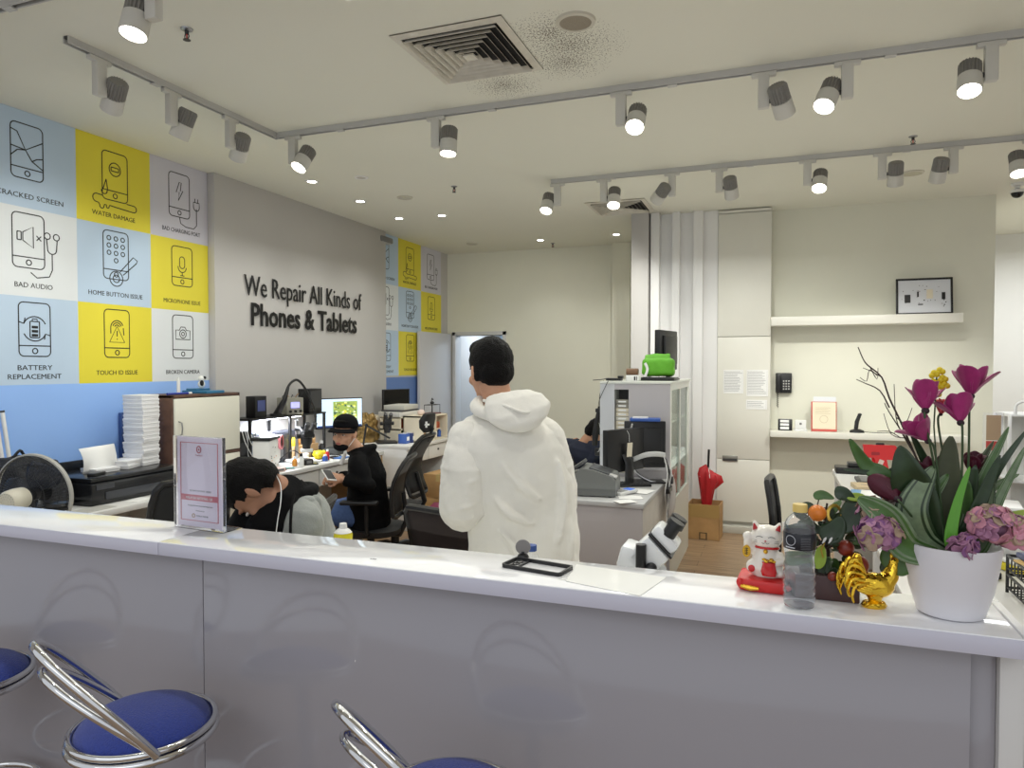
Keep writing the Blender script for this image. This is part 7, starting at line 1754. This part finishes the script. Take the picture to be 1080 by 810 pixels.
b.add(vs, fs, UR); b.o('canopy', t)
b = B(); b.cyl((0, 0, 0), (0, 0, .62), .006, STEEL, seg=10); b.o('shaft', t)
b = B(); b.cyl((-.0, 0, .60), (.0, 0, zt_), .011, BLACK, seg=12); b.o('handle', t)
for k in range(5):
    a = .2+k*1.2; b = B(); b.tube([(.02*cos(a), .02*sin(a), .66), (.075*cos(a), .07*sin(a), .60), (.09*cos(a), .08*sin(a), .57)], .003, WHITE, 6); b.o('rib', t)

# ------------------------------------------------------------------ wall shelves and what stands on them
SHW = M('shelf_white', (226, 224, 214), .4)
SY0 = 7.30
def wall_shelf(x0, x1, z0, z1, label):
    b = B(); b.bx((x0, SY0, z0), (x1, WY-.001, z1), SHW, bev=.003); return b.o('wall_shelf', None, label, 'shelf')
zA1, zA0 = P(900, 332.5, Y=SY0).z, P(900, 342, Y=SY0).z
wall_shelf(CX1+.002, P(1016, 335, Y=SY0).x, zA0, zA1, 'upper floating white shelf carrying the framed picture')
zB1, zB0 = P(850, 455.5, Y=SY0).z, P(850, 462, Y=SY0).z
wall_shelf(CX1+.002, 1.60, zB0, zB1, 'lower floating white shelf under the black wall phone')
a, c = P(945, 294, Y=7.44), P(1005.5, 331, Y=7.40)
t = thing('picture_frame', 'black framed display of dismantled phone parts on the upper shelf', 'picture', ((a.x+c.x)/2, 7.40, zA1), rot=(R(-7), 0, 0)); w_, h_ = c.x-a.x, a.z-zA1
b = B()
for lo, hi in (((-w_/2, 0, 0), (w_/2, .02, .018)), ((-w_/2, 0, h_-.018), (w_/2, .02, h_)), ((-w_/2, 0, 0), (-w_/2+.018, .02, h_)), ((w_/2-.018, 0, 0), (w_/2, .02, h_))): b.bx(lo, hi, BLACK, bev=.002)
b.o('frame', t)
b = B(); b.bx((-w_/2+.017, .008, .017), (w_/2-.017, .016, h_-.017), M('mount_white', (214, 216, 222), .5)); b.o('mount', t)
T = frame3((0, .0078, h_/2), (1, 0, 0), (0, 0, 1)); rnd = random.Random(17)
for x, y, sx, sy, m_ in ((-.135, -.02, .048, .075, BLACK), (-.05, .02, .014, .05, BLACK), (.045, .02, .05, .085, CREAM), (.155, 0, .028, .065, BLACK), (-.03, -.075, .04, .01, BLACK)):
    b = B(); b.box((x, y, .002), (sx, sy, .003), m_, T=T); b.o('phone_part', t)
b = B()
for k in range(26): x, y = rnd.uniform(-.19, .19), rnd.uniform(-.10, .10); b.box((x, y, .001), (rnd.uniform(.004, .012), rnd.uniform(.003, .010), .002), (DGREY, MGREY, STEEL)[k % 3], T=T)
b.o('small_parts', t, kind='stuff')
# certificate in red folder
a, c = P(855.5, 421, Y=7.45), P(882.5, 455, Y=7.40)
t = thing('certificate_stand', 'cream certificate in a red-edged holder leaning on the lower shelf', 'certificate', ((a.x+c.x)/2, 7.40, zB1), rot=(R(-9), 0, 0)); w_ = c.x-a.x; h_ = a.z-zB1
b = B(); b.bx((-w_/2, .0, 0), (w_/2, .01, h_*.94), M('folder_red', (196, 84, 74), .5), bev=.002); b.bx((-w_/2, -.02, 0), (w_/2, .0, .02), M('folder_red', (0, 0, 0))); b.o('holder', t)
b = B(); b.bx((-w_/2+.012, -.003, .022), (w_/2-.008, -.001, h_*.92), M('certificate_cream', (232, 222, 196), .6)); b.bx((-w_/2+.02, .011, .03), (w_/2-.006, .013, h_*1.1), M('film', (222, 226, 230), .3)); sh_ = b.o('certificate', t)
b = B(); T = frame3((0, -.0032, h_*.45), (1, 0, 0), (0, 0, 1)); ribbon(b, arc(0, -.02, .035, 0, 360, 24), .003, M('ink_tan', (190, 172, 140), .6), T, closed=True)
for k in range(5): ribbon(b, [(-.075, .09-.014*k), (.06-.02*(k % 2), .09-.014*k)], .002, M('ink_tan', (0, 0, 0)), T)
b.o('print', sh_)
# key fob display, white switch box, cordless phone
p = P(828, 455, Y=7.36)
t = thing('calculator', 'small black and white gadget at the left end of the lower shelf', 'gadget', (p.x, 7.38, zB1), rot=(R(-12), 0, 0))
b = B(); b.bx((-.065, 0, 0), (.065, .02, .115), BLACK, bev=.006); b.o('casing', t); 
for k in range(3): b = B(); b.bx((-.045, -.002, .012+.034*k), (.035, 0, .036+.034*k), WHITE, bev=.003); b.o('white_window', t)
p = P(842, 455, Y=7.36); b = B(); b.bx((-.05, 0, .02), (.05, .03, .105), WHITE, bev=.005); b.bx((-.06, -.03, 0), (.06, .04, .02), WHITE, bev=.004); b.box((0, -.001, .07), (.02, .002, .02), MGREY); b.o('switch_box', None, 'white boxed switch beside the black and white gadget', 'device', loc=(p.x+.02, 7.38, zB1))
p = P(904, 455, Y=7.38)
t = thing('cordless_phone', 'black cordless phone upright in its cradle on the lower shelf', 'phone', (p.x, 7.40, zB1))
b = B(); b.loft([((0, 0, 0), .065, .05), ((0, 0, .02), .06, .045), ((0, 0, .032), .03, .025)], BLACK, 22, p=.7); b.o('cradle', t)
b = B(); b.tube([(-.01, 0, .02), (.0, .01, .10), (.022, .015, .165)], [.018, .019, .016], BLACK, 12, sx=.7); b.ell((.024, .015, .168), (.018, .012, .014), BLACK); b.o('handset', t)
b = B(); b.tube(spline([(.05, 0, .01), (.12, .0, .004), (.20, -.01, .004), (.32, 0, .004)], 6), .003, BLACK, 5); b.o('cable', t)
# wall phone with curly cord
a, c = P(819, 394, Y=7.55), P(834, 414, Y=7.55)
t = thing('wall_phone', 'black telephone mounted on the wall between the two shelves', 'telephone', ((a.x+c.x)/2, WY-.002, (a.z+c.z)/2)); w_, h_ = .15, .20
b = B(); b.bx((-w_/2, -.05, -h_/2), (w_/2, 0, h_/2), BLACK, bev=.008); b.o('body', t)
b = B(); b.bx((-w_/2+.005, -.085, -h_/2+.01), (-w_/2+.05, -.05, h_/2-.01), BLACK, bev=.012); b.o('handset', t)
for r_ in range(4):
    b = B()
    for c_ in range(3): b.box((.0+.024*c_, -.052, .02-.026*r_), (.014, .005, .013), LGREY, bev=.001)
    b.o('key_row', t, kind='stuff')
b = B(); b.tube([(-.055+.007*cos(k*1.3), -.03+.007*sin(k*1.3), -h_/2-.004*k+.0) for k in range(36)], .003, BLACK, 5); b.o('curly_cord', t)

# ------------------------------------------------------------------ right-hand desk and what stands on it
RX = .44
t = desk('work_desk', 'long white desk behind the flowers at the right', RX, 1.12, 3.9, 6.40, .80, 0, front='x-')
desk('work_desk', 'near part of the right-hand desk, close to the counter end', .47, 1.25, 1.95, 3.86, .76, 0, front='x-')
RZ = .80
t = thing('device_tray', 'low black device at the far end of the right-hand desk', 'device', (.56, 6.22, RZ)); b = B(); b.bx((-.11, -.09, 0), (.11, .09, .05), BLACK, bev=.008); b.o('body', t); b = B(); b.bx((-.02, -.05, .05), (.10, .07, .085), BLACK, bev=.006); b.o('upper_box', t)
b = B(); b.bx((-.14, -.16, 0), (.14, .16, .02), DGREY, bev=.004); b.bx((-.12, -.14, .02), (.12, .14, .028), MGREY, bev=.003); b.o('drawing_pad', None, 'grey pad on the right-hand desk behind the red stand', 'pad', loc=(.70, 5.75, RZ))
for i, (x, y, z, sx, sy, sz, c_, rz, lb) in enumerate(((.63, 5.05, RZ, .28, .42, .022, M('folder_sky', (96, 160, 214), .4), 4, 'bright blue folder on the right-hand desk'), (.62, 5.08, RZ+.022, .20, .26, .004, PAPER, -8, 'white paper on the bright blue folder'),
        (.66, 5.44, RZ, .30, .22, .03, M('board_tan', (206, 186, 150), .6), 6, 'tan board between the blue folder and the grey pad'), (.62, 4.55, RZ, .26, .34, .012, PAPER, 10, 'white paper pile nearer on the right-hand desk'),
        (1.0, 5.6, RZ, .2, .3, .16, M('wood_box', (214, 190, 150), .6), 5, 'pale wooden box on the right-hand desk'), (1.0, 5.05, RZ, .2, .26, .10, WHITE, 0, 'white carton on the right-hand desk behind the flowers'))):
    b = B(); b.box((0, 0, sz/2), (sx, sy, sz), c_, bev=min(.004, sz/3)); 
    if sz > .02: b.box((0, 0, sz+.0005), (sx*.7, sy*.06, .001), MGREY)
    b.o(('folder', 'paper_sheet', 'board', 'paper_pile', 'wooden_box', 'carton')[i], None, lb, ('folder', 'paper', 'board', 'paper', 'box', 'box')[i], loc=(x, y, z+.0003), rot=(0, 0, R(rz)))
# red cut-out stand
q = P(927, 502, Y=5.3)
t = thing('red_stand', 'red folded sign stand with a black clip on the right-hand desk', 'sign stand', (P(928, 500, Y=5.42).x, 5.42, RZ+.031))
RDS = M('red_gloss', (204, 34, 36), .35); PALE = M('pale_print', (214, 190, 180), .5)
b = B(); b.prism([(-.095, .19), (-.11, .28), (.09, .28), (.105, .26), (.10, .18), (.04, .18), (.075, .0), (.0, .0), (-.01, .10), (-.035, .19)], .012, RDS, frame3((0, 0, 0), (1, 0, 0), (0, 0, 1))); b.o('front_shape', t)
b = B(); b.prism([(-.03, 0), (.03, 0), (.05, .25), (-.05, .25)], .006, RDS, frame3((.0, .05, 0), (1, 0, 0), (0, .15, 1))); b.o('rear_support', t)
b = B(); b.box((0, -.014, .15), (.03, .003, .06), PALE, rot=(0, R(20), 0)); b.box((.012, -.014, .06), (.02, .003, .05), PALE); b.box((-.03, -.014, .22), (.05, .003, .02), M('red_dark', (150, 20, 30), .4)); b.o('pale_print', t)
b = B(); b.box((0, .01, .28), (.05, .03, .025), BLACK, bev=.004); b.o('clip', t)
# right bay: wire rack, brochure holder, table
t = thing('storage_rack', 'white metal rack with an arched handle at the right edge', 'rack', (1.98, 7.0, 0))
RW = M('rack_white', (224, 226, 228), .4)
for x in (-.20, .40):
    for y in (-.2, .2): b = B(); b.bx((x-.012, y-.012, 0), (x+.012, y+.012, 1.25), RW, bev=.003); b.o('post', t)
for z in (.2, .7, 1.24): b = B(); b.bx((-.20, -.2, z), (.40, .2, z+.02), RW, bev=.003); b.o('shelf', t)
b = B(); b.tube(spline([(-.16, -.19, 1.26), (-.15, -.19, 1.34), (-.06, -.19, 1.37), (.03, -.19, 1.34), (.04, -.19, 1.26)], 6), .012, RW, 8); b.o('arched_handle', t)
b = B(); b.bx((-.18, .19, .22), (.38, .195, 1.22), M('rack_panel', (206, 208, 204), .5)); b.o('rear_panel', t)
t = thing('brochure_holder', 'clear wall holder with brown and red brochures near the right edge', 'brochure holder', (P(1048, 445, Y=6.6).x, 6.6, 1.0))
b = B(); b.bx((-.07, 0, -.12), (.07, .012, .28), AC); b.o('holder', t)
b = B(); b.bx((-.05, -.004, .06), (.05, -.001, .26), M('brochure_brown', (150, 128, 104), .6)); b.bx((-.05, -.004, -.02), (.05, -.001, .055), M('brochure_red', (170, 60, 56), .6)); b.o('brochures', t)
b = B(); b.cyl((0, .02, -1.0), (0, .02, -.1), .012, RW); b.box((0, .02, -.99), (.25, .2, .02), RW, bev=.005); b.o('floor_stand', t)
# near desk clutter (right of the pot)
NZ = .76
t = thing('wire_tray', 'black wire letter tray at the end of the counter', 'tray', (1.02, 3.05, NZ), R(0))
for k in range(2):
    b = B(); z = .02+.075*k
    b.tube([(-.16, -.23, z+.05), (.16, -.23, z+.05), (.16, .23, z+.05), (-.16, .23, z+.05)], .006, BLACK, 6, closed=True)
    b.tube([(-.16, -.23, z), (.16, -.23, z), (.16, .23, z), (-.16, .23, z)], .004, BLACK, 6, closed=True)
    for q_2 in range(13): b.tube([(-.16, -.216+.036*q_2, z), (.16, -.216+.036*q_2, z)], .0025, BLACK, 5)
    for q_2 in range(9): b.tube([(-.16+.04*q_2, -.23, z), (-.16+.04*q_2, -.23, z+.05)], .003, BLACK, 5); 
    for q_2 in range(12): b.tube([(-.16, -.22+.04*q_2, z), (-.16, -.22+.04*q_2, z+.05)], .003, BLACK, 5)
    b.o('wire_shelf', t)
for x in (-.16, .16):
    for y in (-.23, .23): b = B(); b.cyl((x, y, 0), (x, y, .15), .006, BLACK, seg=8); b.o('corner_post', t)
b = B(); b.box((0, 0, .004), (.24, .34, .006), M('envelope_manila', (206, 172, 110), .7)); b.box((0, .1, .0075), (.12, .06, .001), PAPER); b.o('envelope', None, 'manila envelope lying in the black wire tray', 'envelope', loc=(1.0, 3.02, NZ+.152), rot=(0, 0, R(12)))
b = B(); b.box((0, 0, .006), (.09, .13, .012), M('pink_pad', (222, 160, 166), .5), bev=.003); b.o('pink_pad', None, 'pink note pad inside the black wire tray', 'note pad', loc=(.98, 2.93, NZ+.026), rot=(0, 0, R(20)))
b = B(); b.box((0, 0, .01), (.05, .3, .02), M('navy_bar', (34, 46, 96), .4), bev=.004); b.o('ruler', None, 'dark blue bar resting on the left edge of the wire tray', 'bar', loc=(.90, 3.06, NZ+.159), rot=(0, 0, R(3)))
t = thing('label_printer', 'white and black label printer on the right-hand desk by the pink blooms', 'printer', (.98, 4.05, RZ), R(-10))
b = B(); b.bx((-.14, -.13, 0), (.14, .13, .17), WHITE, bev=.015); b.o('body', t); b = B(); b.bx((-.11, -.133, .03), (.11, -.129, .075), BLACK); b.bx((-.11, -.133, .09), (.11, -.129, .10), BLACK); b.o('paper_slot', t); b = B(); b.bx((-.13, -.12, .171), (.13, .12, .185), WHITE, bev=.005); b.o('lid', t)
for i, (x, y, c_, lb) in enumerate(((.86, 3.52, BLACK, 'black stapler on the near right-hand desk'), (.97, 3.60, YEL, 'yellow marker box on the near right-hand desk'), (1.10, 3.56, DGREY, 'dark grey gadget on the near right-hand desk'))):
    t = thing(('stapler', 'marker_box', 'desk_gadget')[i], lb, ('stapler', 'box', 'gadget')[i], (x, y, NZ), R(30*i)); b = B(); b.box((0, 0, .018), (.05, .15, .03), c_, bev=.006); b.o('body', t); b = B(); b.box((0, .01, .042), (.035, .11, .014), (BLACK, WHITE, MGREY)[i], bev=.005, rot=(R(4), 0, 0)); b.o('top', t)
b = B()
for k in range(5): b.box((0, 0, .004+.008*k), (.21, .29, .006), PAPER, rot=(0, 0, .05*k))
b.o('paper_pile', None, 'loose white paper pile left of the wire tray', 'paper', loc=(.66, 3.15, NZ), rot=(0, 0, R(-12)))
